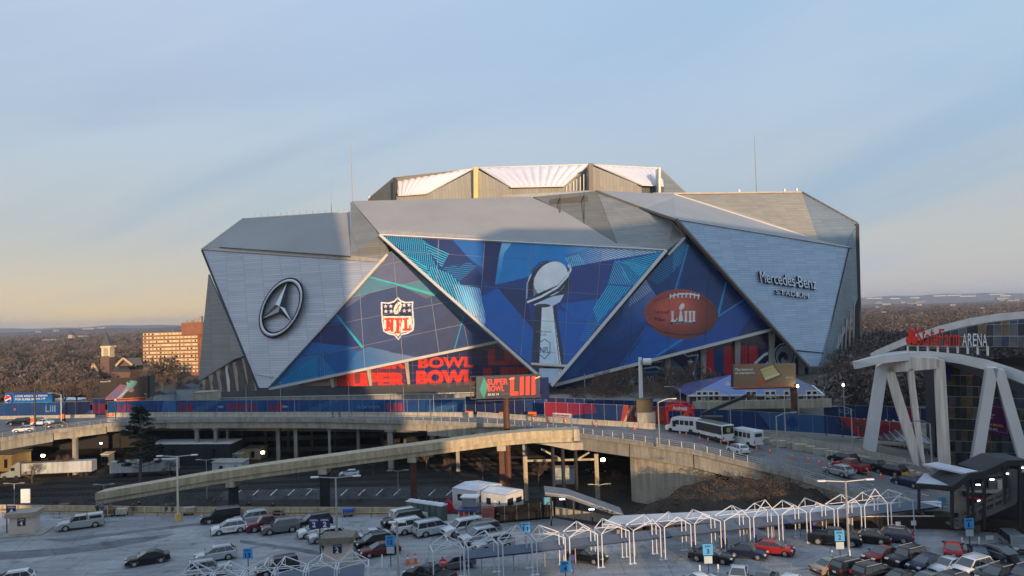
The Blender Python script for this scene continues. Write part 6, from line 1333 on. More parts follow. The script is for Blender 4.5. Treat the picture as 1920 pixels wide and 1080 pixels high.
CARS = [
 ('pickup', 152, 990, 207, SIL, 'silver pickup truck with a covered bed beside the ticket booth', G1), ('sedan', 277, 1056, 207, K, 'black sedan alone in the left lot', G1),
 ('bigsuv', 416, 978, 200, K, 'large black SUV at the top left of the parked group', G1), ('crossover', 430, 999, 205, WHT, 'white small SUV with a red and black door decal', G1),
 ('pickup', 502, 992, 207, DRED, 'dark red pickup truck behind the white decal SUV', G1), ('suv', 470, 982, 207, LSIL, 'pale silver SUV between the large black SUV and the red pickup', G1),
 ('suv', 526, 998, 203, GRY, 'dark grey SUV right of the red pickup', G1), ('suv', 588, 988, 205, K, 'black SUV with a bright roof behind the white ones', G1),
 ('crossover', 592, 1005, 205, WHT, 'white SUV nearest the dark grey SUV', G1), ('crossover', 613, 1014, 205, LSIL, 'pale SUV squeezed behind the number two sign', G1), ('sedan', 640, 1023, 205, K, 'dark car whose nose shows beside the second booth', G1),
 ('crossover', 405, 1050, 206, LSIL, 'silver SUV facing left above the square silver one', G1), ('boxy', 393, 1078, 26, SIL, 'square silver SUV seen from its rear left corner', G1), ('boxy', 520, 1075, 208, K, 'black square SUV by the row thirteen sign', G1), ('crossover', 20, 1100, 205, WHT, 'white car whose roof shows at the bottom left', G1),
 ('sedan', 712, 1040, 203, DRED, 'dark maroon sedan behind the row twelve sign', G1), ('crossover', 702, 1026, 203, K, 'black SUV just behind the maroon sedan', G1), ('sedan', 694, 1013, 203, LSIL, 'pale car roof behind the booth and black SUV', G1),
 ('bigsuv', 755, 985, 205, K, 'black SUV half hidden left of the portable toilets', G1), ('bigsuv', 768, 978, 28, WHT, 'white SUV nearest the portable toilets', G1), ('bigsuv', 776, 997, 28, WHT, 'white SUV with a dark rear window seen from behind', G1), ('bigsuv', 815, 1001, 28, LSIL, 'silver large SUV seen from its rear right of the white one', G1),
 ('bigsuv', 868, 1001, 208, WHT, 'white large SUV with its grille facing the lower left', G1), ('bigsuv', 898, 1008, 208, GRY, 'grey SUV between the white one and the pale ones', G1), ('suv', 898, 1017, 208, LSIL, 'pale silver SUV right of the white large one', G1), ('suv', 925, 1030, 208, SIL, 'silver SUV under the white frames left end', G1),
 ('sedan', 850, 1066, 205, GRY, 'grey sedan below the blue grey walkway roof', G1), ('pickup', 806, 1092, 150, K, 'black pickup beside the stop sign', G1), ('sedan', 1098, 1052, 330, K, 'black car parked under the walkway frames', G2),
 ('sedan', 1334, 1052, 332, K, 'black sedan behind the row three sign', G2), ('beetle', 1402, 1044, 330, DBL, 'dark blue rounded hatchback beside the red one', G2), ('hatch', 1452, 1038, 330, CRED, 'bright red hatchback under the walkway frames', G2), ('pickup', 1565, 1020, 338, K, 'black pickup truck behind the row two sign', G2),
 ('sedan', 1628, 1016, 150, K, 'black sedan with its rear lights to the right', G2), ('crossover', 1672, 1014, 148, DBL, 'dark blue SUV at the right end of the walkway frames', G2), ('sedan', 1788, 1040, 60, CRED, 'bright red sedan seen from behind by the row one sign', G2), ('sedan', 1836, 1046, 64, DBL, 'dark blue sedan parked right of the red sedan', G2),
 ('hatch', 1879, 1050, 285, GRY, 'dark grey car facing the viewer at right', G2), ('van', 1904, 1030, 255, GRY, 'grey minivan facing the viewer at the right edge', G2), ('sedan', 1915, 1066, 80, K, 'black sedan rear in the right corner below the minivan', G2),
 ('sedan', 1562, 1072, 22, BEI, 'beige sedan at the left of the dense parked rows', G2), ('suv', 1598, 1078, 24, K, 'black SUV right of the beige sedan', G2), ('suv', 1640, 1088, 24, K, 'black SUV with chrome wheels in front of the boxy one', G2), ('sedan', 1656, 1050, 205, DRED, 'dark red sedan with a pale roof behind the black SUVs', G2),
 ('boxy', 1700, 1058, 205, K, 'black boxy SUV in the middle of the dense rows', G2), ('hatch', 1738, 1068, 205, DBL, 'dark blue hatchback right of the boxy SUV', G2), ('sedan', 1778, 1072, 205, LSIL, 'pale blue silver sedan next to the white SUV', G2), ('suv', 1822, 1078, 205, WHT, 'white large SUV in the dense right rows', G2),
 ('sedan', 1695, 1096, 25, K, 'black sedan with curved chrome window line at the bottom', G2), ('sedan', 1738, 1102, 205, GRY, 'dark grey sedan at the bottom edge of the dense rows', G2), ('crossover', 1782, 1106, 205, K, 'black SUV at the bottom edge below the white SUV', G2), ('crossover', 1872, 1092, 205, K, 'black SUV lower right of the white SUV', G2), ('suv', 1925, 1096, 205, DBL, 'dark blue SUV in the bottom right corner', G2),
 ('sedan', 1308, 1104, 200, WHT, 'white car whose roof shows below the row three sign', G2), ('sedan', 1385, 1090, 250, LSIL, 'silver sedan facing the viewer at the bottom edge', G2), ('coupe', 1432, 1098, 235, GRY, 'grey coupe beside the silver sedan at the bottom', G2), ('hatch', 1478, 1110, 230, WHT, 'white hatchback roof with a sunroof at the bottom', G2)]
for k, x, y, a, c, lab, g in CARS: add_car(k, x, y, a, c, lab, g)
for k, x, y, a, c, lab in [('crossover', 1384, 850, 128, WHT, 'white SUV driving on the viaduct before the second shuttle bus'), ('crossover', 1573, 891, 140, SIL, 'silver SUV with glowing rear lamps in the road queue'), ('pickup', 1596, 882, 140, CRED, 'red pickup truck in the road queue'), ('suv', 1582, 868, 140, K, 'black SUV ahead of the red pickup in the road queue'),
 ('suv', 1632, 880, 142, K, 'black patrol SUV with a yellow tail nearer the red pickup'), ('suv', 1670, 890, 142, K, 'dark patrol SUV with a yellow tail by the cones'), ('crossover', 1704, 911, 142, DBL, 'dark blue SUV rearmost of the road queue')]:
    t = add_car(k, x, y, a - 24, c, lab, G3, z='road')
    if 'patrol' in lab:
        mb = MB(); h = KINDS[k][0] / 2; mb.box((-h - .015, 0, .62), (.04, 1.7, .42)); o = link('yellow_panel', mb.mesh('yellow_panel', mat('patrol_yellow', (.80, .50, .03), .5)), t)
for k, x, y, a, c, lab in [('suv', 36, 797, 185, K, 'black SUV on the far left road beside orange barrels'), ('sedan', 80, 797, 182, WHT, 'white sedan on the far left road behind the black pole'), ('sedan', 106, 801, 200, K, 'dark sedan by the orange road sign at left'), ('hatch', 45, 810, 200, LSIL, 'pale hatchback nearest the left viaduct railing')]:
    add_car(k, x, y, a, c, lab, 'cars on the far left road', z='road')
for k, x, y, a, c, lab in [('hatch', 655, 893, 185, WHT, 'white car beneath the viaduct beside the long ramp'), ('van', 428, 893, 180, WHT, 'white van under the viaduct behind the ramp'), ('sedan', 1120, 886, 200, K, 'dark vehicle in the shade below the ramp end')]:
    add_car(k, x, y, a, c, lab, 'vehicles in the gulch', z=GULCH_Z + .02)
# covered bed of the silver pickup, decal of the white SUV
pk = [o for o in bpy.data.objects if o.get('label', '').startswith('silver pickup')][0]
mb = MB(); v0 = [(-2.85, -.92, 1.16), (-.9, -.92, 1.16), (-.9, .92, 1.16), (-2.85, .92, 1.16), (-2.72, -.74, 1.84), (-.82, -.74, 1.86), (-.82, .74, 1.86), (-2.72, .74, 1.84)]
mb.add(v0, [(0, 1, 5, 4), (1, 2, 6, 5), (2, 3, 7, 6), (3, 0, 4, 7), (4, 5, 6, 7)]); link('bed_cap', mb.mesh('bed_cap', SIL), pk)
mb = MB(); mb.poly([(-2.6, .885, 1.30), (-1.1, .885, 1.30), (-1.1, .80, 1.68), (-2.5, .80, 1.68)]); link('cap_window', mb.mesh('cap_window', CGL), pk)
ws = [o for o in bpy.data.objects if o.get('label', '').startswith('white small SUV')][0]
for s, x0, x1, z0, z1, m_ in (('Courtesy', .75, -.75, .72, .86, mat('decal_red', (.35, .02, .02))), ('VEHICLE', .35, -.55, .60, .68, TRIM)):
    mb = text_solid(s, V((x0, .935, z0)), V((x1 - x0, 0, 0)), V((0, 0, z1 - z0)), V((0, 1, 0)), .012, .02); link('door_decal', mb.mesh('door_decal', m_), ws)
# --- buses on the viaduct (front towards +x)
def bus(label, x, y, ang, coach=False, z=ROADZ + .01):
    p = GR(x, y, .01); t = thing('shuttle_bus' if not coach else 'coach', label, 'bus', p, R(ang), 'buses parked on the viaduct'); L, W, H = (6.8, 2.35, 2.9) if not coach else (9.0, 2.5, 3.2)
    def pc(nm, mb, m): return link(nm, mb.mesh(nm, m), t)
    bm_ = MB()
    if not coach:
        prof = [(-3.4, .45), (-3.4, 2.78), (-3.25, 2.9), (1.7, 2.95), (2.05, 2.7), (2.35, 1.65), (3.3, 1.35), (3.4, 1.1), (3.4, .5), (2.75, .45), (2.6, .85), (2.0, .85), (1.85, .45), (-1.5, .45), (-1.7, .9), (-2.3, .9), (-2.5, .45)]
    else: prof = [(-4.5, .4), (-4.5, 3.0), (-4.35, 3.2), (4.0, 3.2), (4.35, 2.9), (4.5, 1.2), (4.5, .4), (3.3, .4), (3.1, 1.0), (2.4, 1.0), (2.2, .4), (-1.9, .4), (-2.1, 1.0), (-2.9, 1.0), (-3.1, .4)]
    bm_.slab([V((x_, -W / 2, z_)) for x_, z_ in prof], (0, W, 0)); pc('body', bm_, WHT if not coach else mat('coach_paint', (.75, .75, .72), .4))
    h_ = L / 2
    if not coach:
        for s in (-1, 1):
            for k in range(4): g = MB(); g.box((-2.2 + k * 1.0, s * (W / 2 + .01), 2.05), (.8, .03, .85)); pc('side_window', g, CGL)
            g = MB(); g.box((1.45, s * (W / 2 + .01), 1.75), (.7, .03, 1.1)); pc('door_window', g, CGL)
            for xx in (2.3, -2.0): w_ = MB(); w_.tube((xx, s * (W / 2 - .2), .45), (xx, s * (W / 2 + .02), .45), .44, n=16); pc('wheel', w_, TYRE)
            g = MB(); g.box((3.38, s * .85, .95), (.08, .3, .2)); pc('headlight', g, HL)
            g = MB(); g.box((-3.42, s * 1.0, 1.0), (.05, .18, .5)); pc('taillight', g, TL_)
        g = MB(); g.poly([(2.09, -1.0, 2.6), (2.09, 1.0, 2.6), (2.37, 1.0, 1.72), (2.37, -1.0, 1.72)]); pc('windshield', g, CGL); g = MB(); g.box((-3.42, 0, 2.15), (.04, 1.6, .6)); pc('rear_window', g, CGL)
        g = MB(); g.box((3.42, 0, .85), (.05, 1.1, .35)); pc('grille', g, TRIM)
    else:
        for s in (-1, 1):
            g = MB(); g.box((-.1, s * (W / 2 + .01), 2.25), (8.4, .03, 1.5)); pc('window_band', g, CGL); g = MB(); g.box((0, s * (W / 2 + .01), .62), (8.8, .03, .45)); pc('lower_panel', g, TRIM)
            for xx in (2.75, -2.5): w_ = MB(); w_.tube((xx, s * (W / 2 - .2), .5), (xx, s * (W / 2 + .02), .5), .5, n=16); pc('wheel', w_, TYRE)
            g = MB(); g.box((-4.52, s * 1.05, .9), (.05, .2, .4)); pc('taillight', g, TL_)
        g = MB(); g.box((-4.52, 0, 2.35), (.04, 2.3, 1.4)); pc('rear_window', g, CGL); g = MB(); g.box((4.45, 0, 2.2), (.25, 2.3, 1.5)); pc('windshield', g, CGL); g = MB(); g.box((0, 0, 3.25), (7.6, 2.0, .12)); pc('roof_panel', g, GRY)
        g = MB(); g.tube((-4.54, 0, 2.3), (-4.56, 0, 2.3), .45, n=12); pc('roundel', g, mat('olive_logo', (.35, .35, .08)))
    return t
bus('white shuttle bus nearest the red arch', 1283, 811, 138); bus('dark windowed coach with a white band between the white shuttles', 1338, 824, 110, True); bus('white shuttle bus with a black spare wheel behind the white SUV', 1397, 834, 116)
# --- crane truck behind the coach
t = thing('crane_truck', 'black boom crane folded behind the dark coach, its arm pointing right', 'crane', tuple(G(1335, 806, ROADZ)))
p0 = G(1335, 806, ROADZ); mb = MB(); mb.box((p0.x, p0.y, p0.z + 1.5), (4.2, 2.4, 2.2), -.3); mb.build('cab', DARK, t); mb = MB(); mb.bar(p0 + V((-1.8, 0, 3.0)), p0 + V((7.4, 1, 6.2)), .55, .6); mb.build('boom', DARK, t)
# --- semi trailers in the gulch
def trailer(label, x, y, Lm, cab, h=3.6):
    p = G(x, y, GULCH_Z + .02); t = thing('semi_trailer', label, 'truck', p, R(4)); g = MB(); g.box((0, 0, 1.1 + (h - 1.1) / 2), (Lm, 2.5, h - 1.1)); link('trailer_box', g.mesh('trailer_box', mat('trailer_white', (.52, .54, .55), .6, 0, .15, .3, kind='streak')), t)
    g = MB(); g.box((0, 0, 1.0), (Lm - 1, 1.2, .2)); link('chassis', g.mesh('chassis', DARK), t)
    for xx in (-Lm / 2 + 1.2, -Lm / 2 + 2.4, Lm / 2 - 2) if not cab else (Lm / 2 - 1.2, Lm / 2 - 2.4):
        g = MB(); g.tube((xx, -1.25, .5), (xx, 1.25, .5), .5, n=14); link('wheel', g.mesh('wheel', TYRE), t)
    if cab:
        g = MB(); xx = -Lm / 2; g.slab([V((xx - .4, -1.2, .6)), V((xx - .4, -1.2, 3.9)), V((xx - 1.0, -1.2, 3.9)), V((xx - 2.4, -1.2, 3.0)), V((xx - 2.9, -1.2, 1.9)), V((xx - 4.6, -1.2, 1.5)), V((xx - 4.8, -1.2, .6))], (0, 2.4, 0)); link('cab', g.mesh('cab', mat('cab_grey', (.34, .38, .40), .4, .2)), t)
        g = MB(); g.box((xx - 2.0, -1.22, 2.4), (.9, .04, .7)); link('cab_window', g.mesh('cab_window', CGL), t)
        for w_ in (-1.2, -3.8): g = MB(); g.tube((xx + w_, -1.25, .5), (xx + w_, 1.25, .5), .5, n=14); link('wheel', g.mesh('wheel', TYRE), t)
    return t
trailer('grey semi truck with a pale trailer parked in the gulch at left', 112, 894, 15.5, True); trailer('white box trailer parked right of the semi truck in the gulch', 272, 892, 14.5, False)
def shed(label, x0, x1, y, h, dep, m, roofm=None, z=GULCH_Z, name='shed', doors=2):
    a, b = G(x0, y, z), G(x1, y, z); t = thing(name, label, 'hut', tuple((a + b) / 2)); d = (b - a); d.z = 0; nrm = V((-d.y, d.x, 0)).normalized() * dep
    mb = MB(); mb.slab([a, b, b + V((0, 0, h)), a + V((0, 0, h))], nrm); mb.build('wall', m, t); mb = MB(); mb.slab([a + V((-.2, -.2, h)), b + V((.2, -.2, h)), b + nrm + V((.2, .2, h + .3)), a + nrm + V((-.2, .2, h + .3))], (0, 0, .12)); mb.build('roof', roofm or CONC, t)
    for k in range(doors): c = a.lerp(b, (k + .6) / doors); mb = MB(); mb.box((c.x, c.y - .03, c.z + h * .5), (.9, .06, h * .55)); mb.build('door', mat('dark_glass', (.015, .018, .022)), t)
    return t
shed('pale blue white office cabin behind the ramp in the gulch', 398, 455, 893, 3.0, 3, mat('cabin_pale', (.45, .50, .52), .6)); shed('low tan hut with a sloping roof near the bright work lamp', 410, 452, 872, 2.6, 4, mat('hut_grey', (.22, .23, .22), .7), CONC_W); shed('second tan hut beside the work lamp under the viaduct', 455, 488, 862, 2.6, 4, mat('hut_grey'), CONC_W, doors=1)
shed('long black flat roofed shed under the viaduct at left', 280, 433, 873, 5.2, 5, mat('shed_black', (.02, .024, .03), .7), WHITE, name='flat_shed'); shed('yellow walled building below the viaduct at the far left', -30, 22, 884, 3.8, 6, mat('yellow_wall', (.26, .19, .09), .8, 0, .2)); shed('grey gate hut with two dark windows behind the semi trailer', 190, 204, 872, 2.6, 2, mat('hut_grey'), WHITE)
shed('white fence panels stored below the ramp end', 1038, 1078, 908, 3.2, .3, mat('cabin_pale'), doors=0, name='panel_stack')
# ================================================================== long ramp beam
RP = thing('ramp_bridge', 'long beige concrete beam bridge rising from left to the viaduct', 'bridge', (0, 128, GULCH_Z)); rpx = [(178, 925), (200, 921), (300, 904), (400, 887), (500, 872), (600, 858.5), (700, 845), (800, 832), (860, 824), (930, 814.5), (1000, 808.5), (1075, 806)]
top = [at(x, y, 131 - x * .003) for x, y in rpx]; RPM = mat('ramp_concrete', (.52, .44, .30), .8, 0, .10, .4, kind='streak', fine=3)
for i in range(len(top) - 1):
    a, b = top[i], top[i + 1]; mb = MB(); mb.slab([a, b, b + V((0, 0, -1.25)), a + V((0, 0, -1.25))], (0, 3.4, 0)); mb.build('parapet_panel', RPM, RP)
    mb = MB(); mb.slab([a + V((0, .25, -1.26)), b + V((0, .25, -1.26)), b + V((0, .25, -2.05)), a + V((0, .25, -2.05))], (0, 2.9, 0)); mb.build('lower_beam', RPM, RP)
for x, wd, m_ in ((430, 1.3, DARK), (603, 1.4, DARK), (771, 1.0, mat('brown_pole')), (939, .9, mat('brown_pole'))):
    i = max(k for k in range(len(rpx)) if rpx[k][0] <= x); tt = (x - rpx[i][0]) / (rpx[i + 1][0] - rpx[i][0]); p = top[i].lerp(top[i + 1], tt)
    mb = MB(); mb.box((p.x, p.y + 1.7, (p.z - 2.9 + GULCH_Z) / 2), (wd, wd, p.z - 2.9 - GULCH_Z)); mb.build('pier', m_, RP); mb = MB(); mb.box((p.x, p.y + 1.7, p.z - 2.5), (1.5, 3, .85)); mb.build('pier_cap', CONC_W, RP)
e = top[-1]; mb = MB(); mb.slab([e + V((-5.5, -.6, -2.1)), e + V((1.5, -.6, -2.1)), e + V((1.5, -.6, -3.3)), e + V((-.5, -.6, -3.3))], (0, 4, 0)); mb.build('bent_cap', CONC_W, RP)
for dx in (-3.6, -1.9, .3): mb = MB(); mb.tube((e.x + dx, e.y + 1, GULCH_Z), (e.x + dx, e.y + 1, e.z - 3.0), .32, n=8); mb.build('pier', DARK, RP)
mb = MB(); mb.box((e.x + .5, e.y + 1.5, e.z - .9), (1.0, 3.6, 1.9)); mb.build('end_post', CONC_W, RP)
t = thing('steel_brace', 'rusty tan braced steel frame standing below the ramp end', 'frame', tuple(at(1050, 900, 136))); q = at(985, 865, 138); q2 = at(1118, 865, 138)
for a, b, w_ in ((V((q.x, q.y, GULCH_Z)), V((q.x, q.y, 2)), .7), (V((q2.x, q2.y, GULCH_Z)), V((q2.x, q2.y, 2)), .7), (at(985, 864, 138), at(1118, 861, 138), .35), (at(1015, 842, 138), at(1050, 860, 138), .3), (at(1085, 860, 138), at(1105, 848, 138), .3)):
    mb = MB(); mb.bar(a, b, w_); mb.build('strut', RPM, t)
# ================================================================== lot furniture
# lot edge barrier wall and chain fence
EP = [V((x, y, 0)) for x, y in LOT_EDGE[:5]]
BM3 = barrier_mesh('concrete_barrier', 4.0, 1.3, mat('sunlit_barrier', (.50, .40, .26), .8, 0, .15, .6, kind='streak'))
for p, d in along([V((x, y - 1.2, 0)) for x, y in ((-90, 119.1), (-82, 119), (-50, 113.5), (-17, 109), (-13, 108.4))], 4.1):
    o = link('concrete_barrier', BM3, None, p + d * 2); o.rotation_euler[2] = math.atan2(d.y, d.x); tag(o, 'sunlit concrete barrier in the row along the far edge of the lot', 'barrier', 'barriers along the lot edge')
t = thing('guard_rail', 'rusty steel guard rail in front of the lot edge barriers', 'guard rail', (-50, 112, 0)); P = [V((x, y - 2.6, 0)) for x, y in ((-90, 119.1), (-82, 119), (-50, 113.5), (-17, 109))]
mb = MB()
for a, b in zip(P, P[1:]): mb.bar(a + V((0, 0, .55)), b + V((0, 0, .55)), .06, .22)
mb.build('rail', mat('rusty_steel', (.30, .20, .12), .7, .2), t)
for p, d in along(P, 4.1): mb = MB(); mb.box((p.x, p.y, .3), (.12, .12, .6)); mb.build('post', mat('rusty_steel'), t)
t = thing('chain_fence', 'thin chain link fence on white posts along the lot edge', 'fence', (-50, 109, 0)); P = [V((x, y - 4.8, 0)) for x, y in ((-90, 119.1), (-82, 119), (-50, 113.5), (-22, 109.6))]
fpm = MB().tube((0, 0, 0), (0, 0, 2.0), .05, n=6).mesh('fence_post', CONC_W)
for p, d in along(P, 3.0): link('fence_post', fpm, t, p - ORG[t.name])
mb = MB()
for a, b in zip(P, P[1:]): mb.bar(a + V((0, 0, 1.98)), b + V((0, 0, 1.98)), .04)
mb.build('top_rail', CONC_W, t)
# people
def person_meshes(pose):
    lean, arm, stride = pose
    def skin(nm, vs, es, rad, m):
        me = bpy.data.meshes.new(nm); me.from_pydata(vs, es, []); o = bpy.data.objects.new(nm, me); COL.objects.link(o); md = o.modifiers.new('s', 'SKIN'); o.modifiers.new('u', 'SUBSURF').levels = 1
        for i, r_ in enumerate(rad): me.skin_vertices[0].data[i].radius = (r_, r_)
        me.skin_vertices[0].data[0].use_root = True
        dg = bpy.context.evaluated_depsgraph_get(); dg.update(); out = bpy.data.meshes.new_from_object(o.evaluated_get(dg)); out.materials.clear(); out.materials.append(m); out.name = nm; bpy.data.objects.remove(o); bpy.data.meshes.remove(me); return out
    L_ = lean; s = stride
    vs = [(0, 0, .95), (0, L_ * .4, 1.2), (0, L_, 1.42), (0, L_ * 1.1, 1.52), (0, L_ * 1.2 + .02, 1.66), (0, L_ * 1.2 + .01, 1.76)]
    es = [(0, 1), (1, 2), (2, 3), (3, 4), (4, 5)]; rad = [.15, .13, .15, .055, .10, .06]
    for k in (-1, 1):
        b = len(vs); vs += [(k * .2, L_, 1.42), (k * .27, L_ + .02 + arm * .08, 1.14), (k * .25, L_ + .1 + arm * .3, .92 + arm * .12), (k * .25, L_ + .14 + arm * .36, .86 + arm * .12)]; es += [(2, b), (b, b + 1), (b + 1, b + 2), (b + 2, b + 3)]; rad += [.065, .05, .035, .04]
        b = len(vs); vs += [(k * .1, 0, .88), (k * .11, k * s * .5, .5), (k * .12, k * s, .09), (k * .12, k * s + .14, .04)]; es += [(0, b), (b, b + 1), (b + 1, b + 2), (b + 2, b + 3)]; rad += [.09, .065, .05, .045]
    body = skin('body', vs, es, rad, mat('skin', (.30, .17, .11), .6, 0, 0))
    jk = [0, 1, 2, 6, 7, 8, 14, 15, 16]; jv = [vs[i] for i in (0, 1, 2, 6, 7, 8, 14, 15, 16)]; je = [(0, 1), (1, 2), (2, 3), (3, 4), (4, 5), (2, 6), (6, 7), (7, 8)]
    return body, jv, je, skin, vs
PM = {}
def person(x, y, z, rz, top, bot, label, pose=(0., .2, .1), scale=1., group=None, world=None):
    if pose not in PM:
        body, jv, je, skin, vs = person_meshes(pose)
        jacket = skin('jacket', jv, je, [.18, .16, .175, .09, .07, .055, .09, .07, .055], mat('jk', (.1, .1, .1), .8, 0, 0))
        trousers = skin('trousers', [vs[0], vs[10], vs[11], (vs[12][0], vs[12][1], .14), vs[18], vs[19], (vs[20][0], vs[20][1], .14)], [(0, 1), (1, 2), (2, 3), (0, 4), (4, 5), (5, 6)], [.165, .11, .085, .07, .11, .085, .07], mat('tr', (.1, .1, .1), .8, 0, 0))
        hair = MB(); rr_ = [];
        hv = [(0.105 * math.sin(a) * math.cos(b), pose[0] * 1.2 + .0 + .115 * math.sin(a) * math.sin(b), 1.69 + .125 * math.cos(a)) for a in (0.01, .5, 1.0, 1.5) for b in [k * math.pi / 4 for k in range(8)]]
        hair.add(hv, [(i * 8 + k, i * 8 + (k + 1) % 8, (i + 1) * 8 + (k + 1) % 8, (i + 1) * 8 + k) for i in range(3) for k in range(8)]); PM[pose] = (body, jacket, trousers, hair.mesh('hair', TRIM))
    p = G(x, y, z) if world is None else V(world); t = thing('person', label, 'person', p, R(rz), group); t.scale = (scale,) * 3
    for nm, me, m_ in zip(('body', 'jacket', 'trousers', 'hair'), PM[pose], (None, top, bot, None)):
        o = bpy.data.objects.new(nm, me); COL.objects.link(o); o.parent = t
        if m_: o.material_slots[0].link = 'OBJECT'; o.material_slots[0].material = m_
    return t
C_BL, C_NV, C_BK, C_BR, C_WH, C_JN = mat('cloth_blue', (.03, .09, .35), .8), mat('cloth_navy', (.015, .02, .06), .8), mat('cloth_black', (.006, .006, .007), .9), mat('cloth_brown', (.16, .09, .05), .8), mat('cloth_white', (.6, .6, .6), .8), mat('jeans', (.05, .07, .13), .8)
PG = 'people by the lot fence'
for x, y, rz, a, b, lab, pz in ((183, 958, 20, C_BK, C_BK, 'person in a dark coat left of the one in blue by the fence', (0., .2, .1)), (192, 958, 190, C_BL, C_JN, 'person in a bright blue jacket standing at the lot fence', (0., .2, .1)), (208, 957, 160, C_BR, C_BK, 'person in brown standing right of the blue jacket', (.05, .6, .1)), (249, 957, 200, C_NV, C_BR, 'person in navy with tan trousers by the fence', (.05, .6, .1)), (264, 953, 90, C_BK, C_BK, 'person in black crouched low behind the fence post', (.28, 1., .2)),
                                (324, 957, 10, C_NV, C_JN, 'person in navy beside the sunlit lamp post', (0., .2, .1)), (467, 955, 30, C_BK, C_BR, 'person in black standing behind the large black SUV', (0., .2, .1)), (512, 957, 15, C_BK, C_BK, 'person in black by the fence above the red pickup', (.05, .6, .1)), (312, 957, 0, C_BR, C_JN, 'person in a brown jacket left of the lamp post', (0., .2, .3))):
    person(x, y + 7, 0, rz, a, b, lab, pz, group=PG)
for x, y, lab in ((624, 784, 'left of two people in black walking on the viaduct'), (637.5, 784.5, 'right of two people in black walking on the viaduct')):
    person(x, y, ROADZ + .01, 90, C_BK, C_BK, lab, (0., .2, .3), 1.0, 'people walking on the viaduct')
person(739, 1000, 0, 0, C_BK, C_JN, 'person in black beside the white SUV rear', (0., .2, .1)); person(934, 985, 0, 0, C_BK, C_BK, 'person in dark clothes by the red gate frame', (0., .2, .1)); person(1725, 980, 0, 0, C_BK, C_BK, 'person in black at the station stairs foot', (0., .2, .1)); person(1731, 984, 0, 30, C_BR, C_BK, 'person in brown near the station fence', (.05, .6, .1))
# carts and bags along the fence
def cart(x, y, c, lab, cover=True):
    p = G(x, y + 7, 0); t = thing('cart', lab, 'cart', p, .1)
    g = MB(); g.box((0, 0, .75), (1.5, .9, .7)); link('load', g.mesh('load', c), t)
    g = MB(); g.box((0, 0, .36), (1.6, 1, .08)); link('deck', g.mesh('deck', STEEL), t)
    for a in (-.55, .55):
        for b in (-.4, .4): g = MB(); g.tube((a, b - .04, .17), (a, b + .04, .17), .17, n=10); link('wheel', g.mesh('wheel', TYRE), t)
    return t
TARP = mat('blue_tarp', (.04, .12, .42), .6); cart(229, 960, CONC_W, 'small cart with a pale load by the lot fence'); cart(205, 961, mat('cloth_brown'), 'small cart with a brown load beside the person in brown'); cart(355, 958, CONC_W, 'small cart with a cream box right of the lamp post'); cart(120, 951, mat('cloth_brown'), 'small cart with brown bags left by the fence'); cart(652, 961, TARP, 'cart covered by a bright blue tarpaulin in the lot')
for x, y, s, lab in ((305, 959, 1., 'black covered heap on the ground by the lamp post'), (521, 965, 1., 'brown and black pile of bags above the red pickup')):
    p = G(x, y, 0); mb = MB(); NN_ = 10; vs = [(p.x + 1.4 * s * math.cos(2 * math.pi * k / NN_) * (1 - j * .3) + .15 * math.sin(k * 3 + j), p.y + .7 * s * math.sin(2 * math.pi * k / NN_) * (1 - j * .3), j * .28 + (.05 * math.sin(k * 2.3) if j else 0)) for j in range(3) for k in range(NN_)]
    mb.add(vs, [(j * NN_ + k, j * NN_ + (k + 1) % NN_, (j + 1) * NN_ + (k + 1) % NN_, (j + 1) * NN_ + k) for j in range(2) for k in range(NN_)] + [tuple(2 * NN_ + k for k in range(NN_))]); o = mb.build('tarp_bundle', C_BK, smooth=True); tag(o, lab, 'bundle')
# ================================================================== peaked white frames and the walkway roof
WF = mat('frame_white', (.66, .68, .74), .45, 0, .05); SLATE_ = mat('walkway_roof', (.10, .125, .175), .55, 0, .12, .5)
P0, P1 = G(809, 1101, 0), G(1718, 994, 0); NB = 16; AX = (P1 - P0) / NB; BAY = AX.length; RZ = math.atan2(AX.y, AX.x); DEP = 2.3
def frame_bay(tall, variant=0):
    t = bpy.data.objects.new('canopy_frame', None); COL.objects.link(t); e = 3.6; apx = 5.5 if tall else 4.6; w_ = BAY - .5
    def part(n_, mb): return link(n_, mb.mesh(n_, WF), t)
    for x in (.25, .25 + w_):
        for y in (0, DEP): part('post', MB().box((x, y, e / 2), (.10, .10, e)).box((x, y, .03), (.4, .4, .05)))
    m_ = .25 + w_ / 2; ax_ = m_ if not variant else .25 + w_ * (.72 if variant == 1 else .3)
    for y in (0, DEP):
        if y and tall: yy = apx - .9
        else: yy = apx
        for a in (.25, .25 + w_): part('rafter', MB().bar((a, y, e), (ax_, y, yy), .085))
    part('ridge_beam', MB().bar((ax_, 0, apx), (ax_, DEP, apx - .9 if tall else apx), .085))
    for a in (.25, .25 + w_): part('eaves_beam', MB().bar((a, 0, e), (a, DEP, e), .085))
    k = (apx - e) * .55; fr = .55
    part('collar_beam', MB().bar((lerp(.25, ax_, fr), 0, e + k), (lerp(.25 + w_, ax_, fr), 0, e + k), .07)); part('tie_beam', MB().bar((.25, DEP, e), (.25 + w_, DEP, e), .07)); part('strut', MB().bar((ax_, DEP, e), (ax_, DEP, apx - .9 if tall else apx), .06))
    part('diagonal', MB().bar((.25, 0, e), (.25 + w_, DEP, e), .05))
    return t
protos = [frame_bay(False), frame_bay(True), frame_bay(False, 1), frame_bay(False, 2)]; used_ = set()
order = [0, 2, 1, 3, 0, 3, 2, 0, 3, 2, 1, 0, 3, 2, 1, 0]
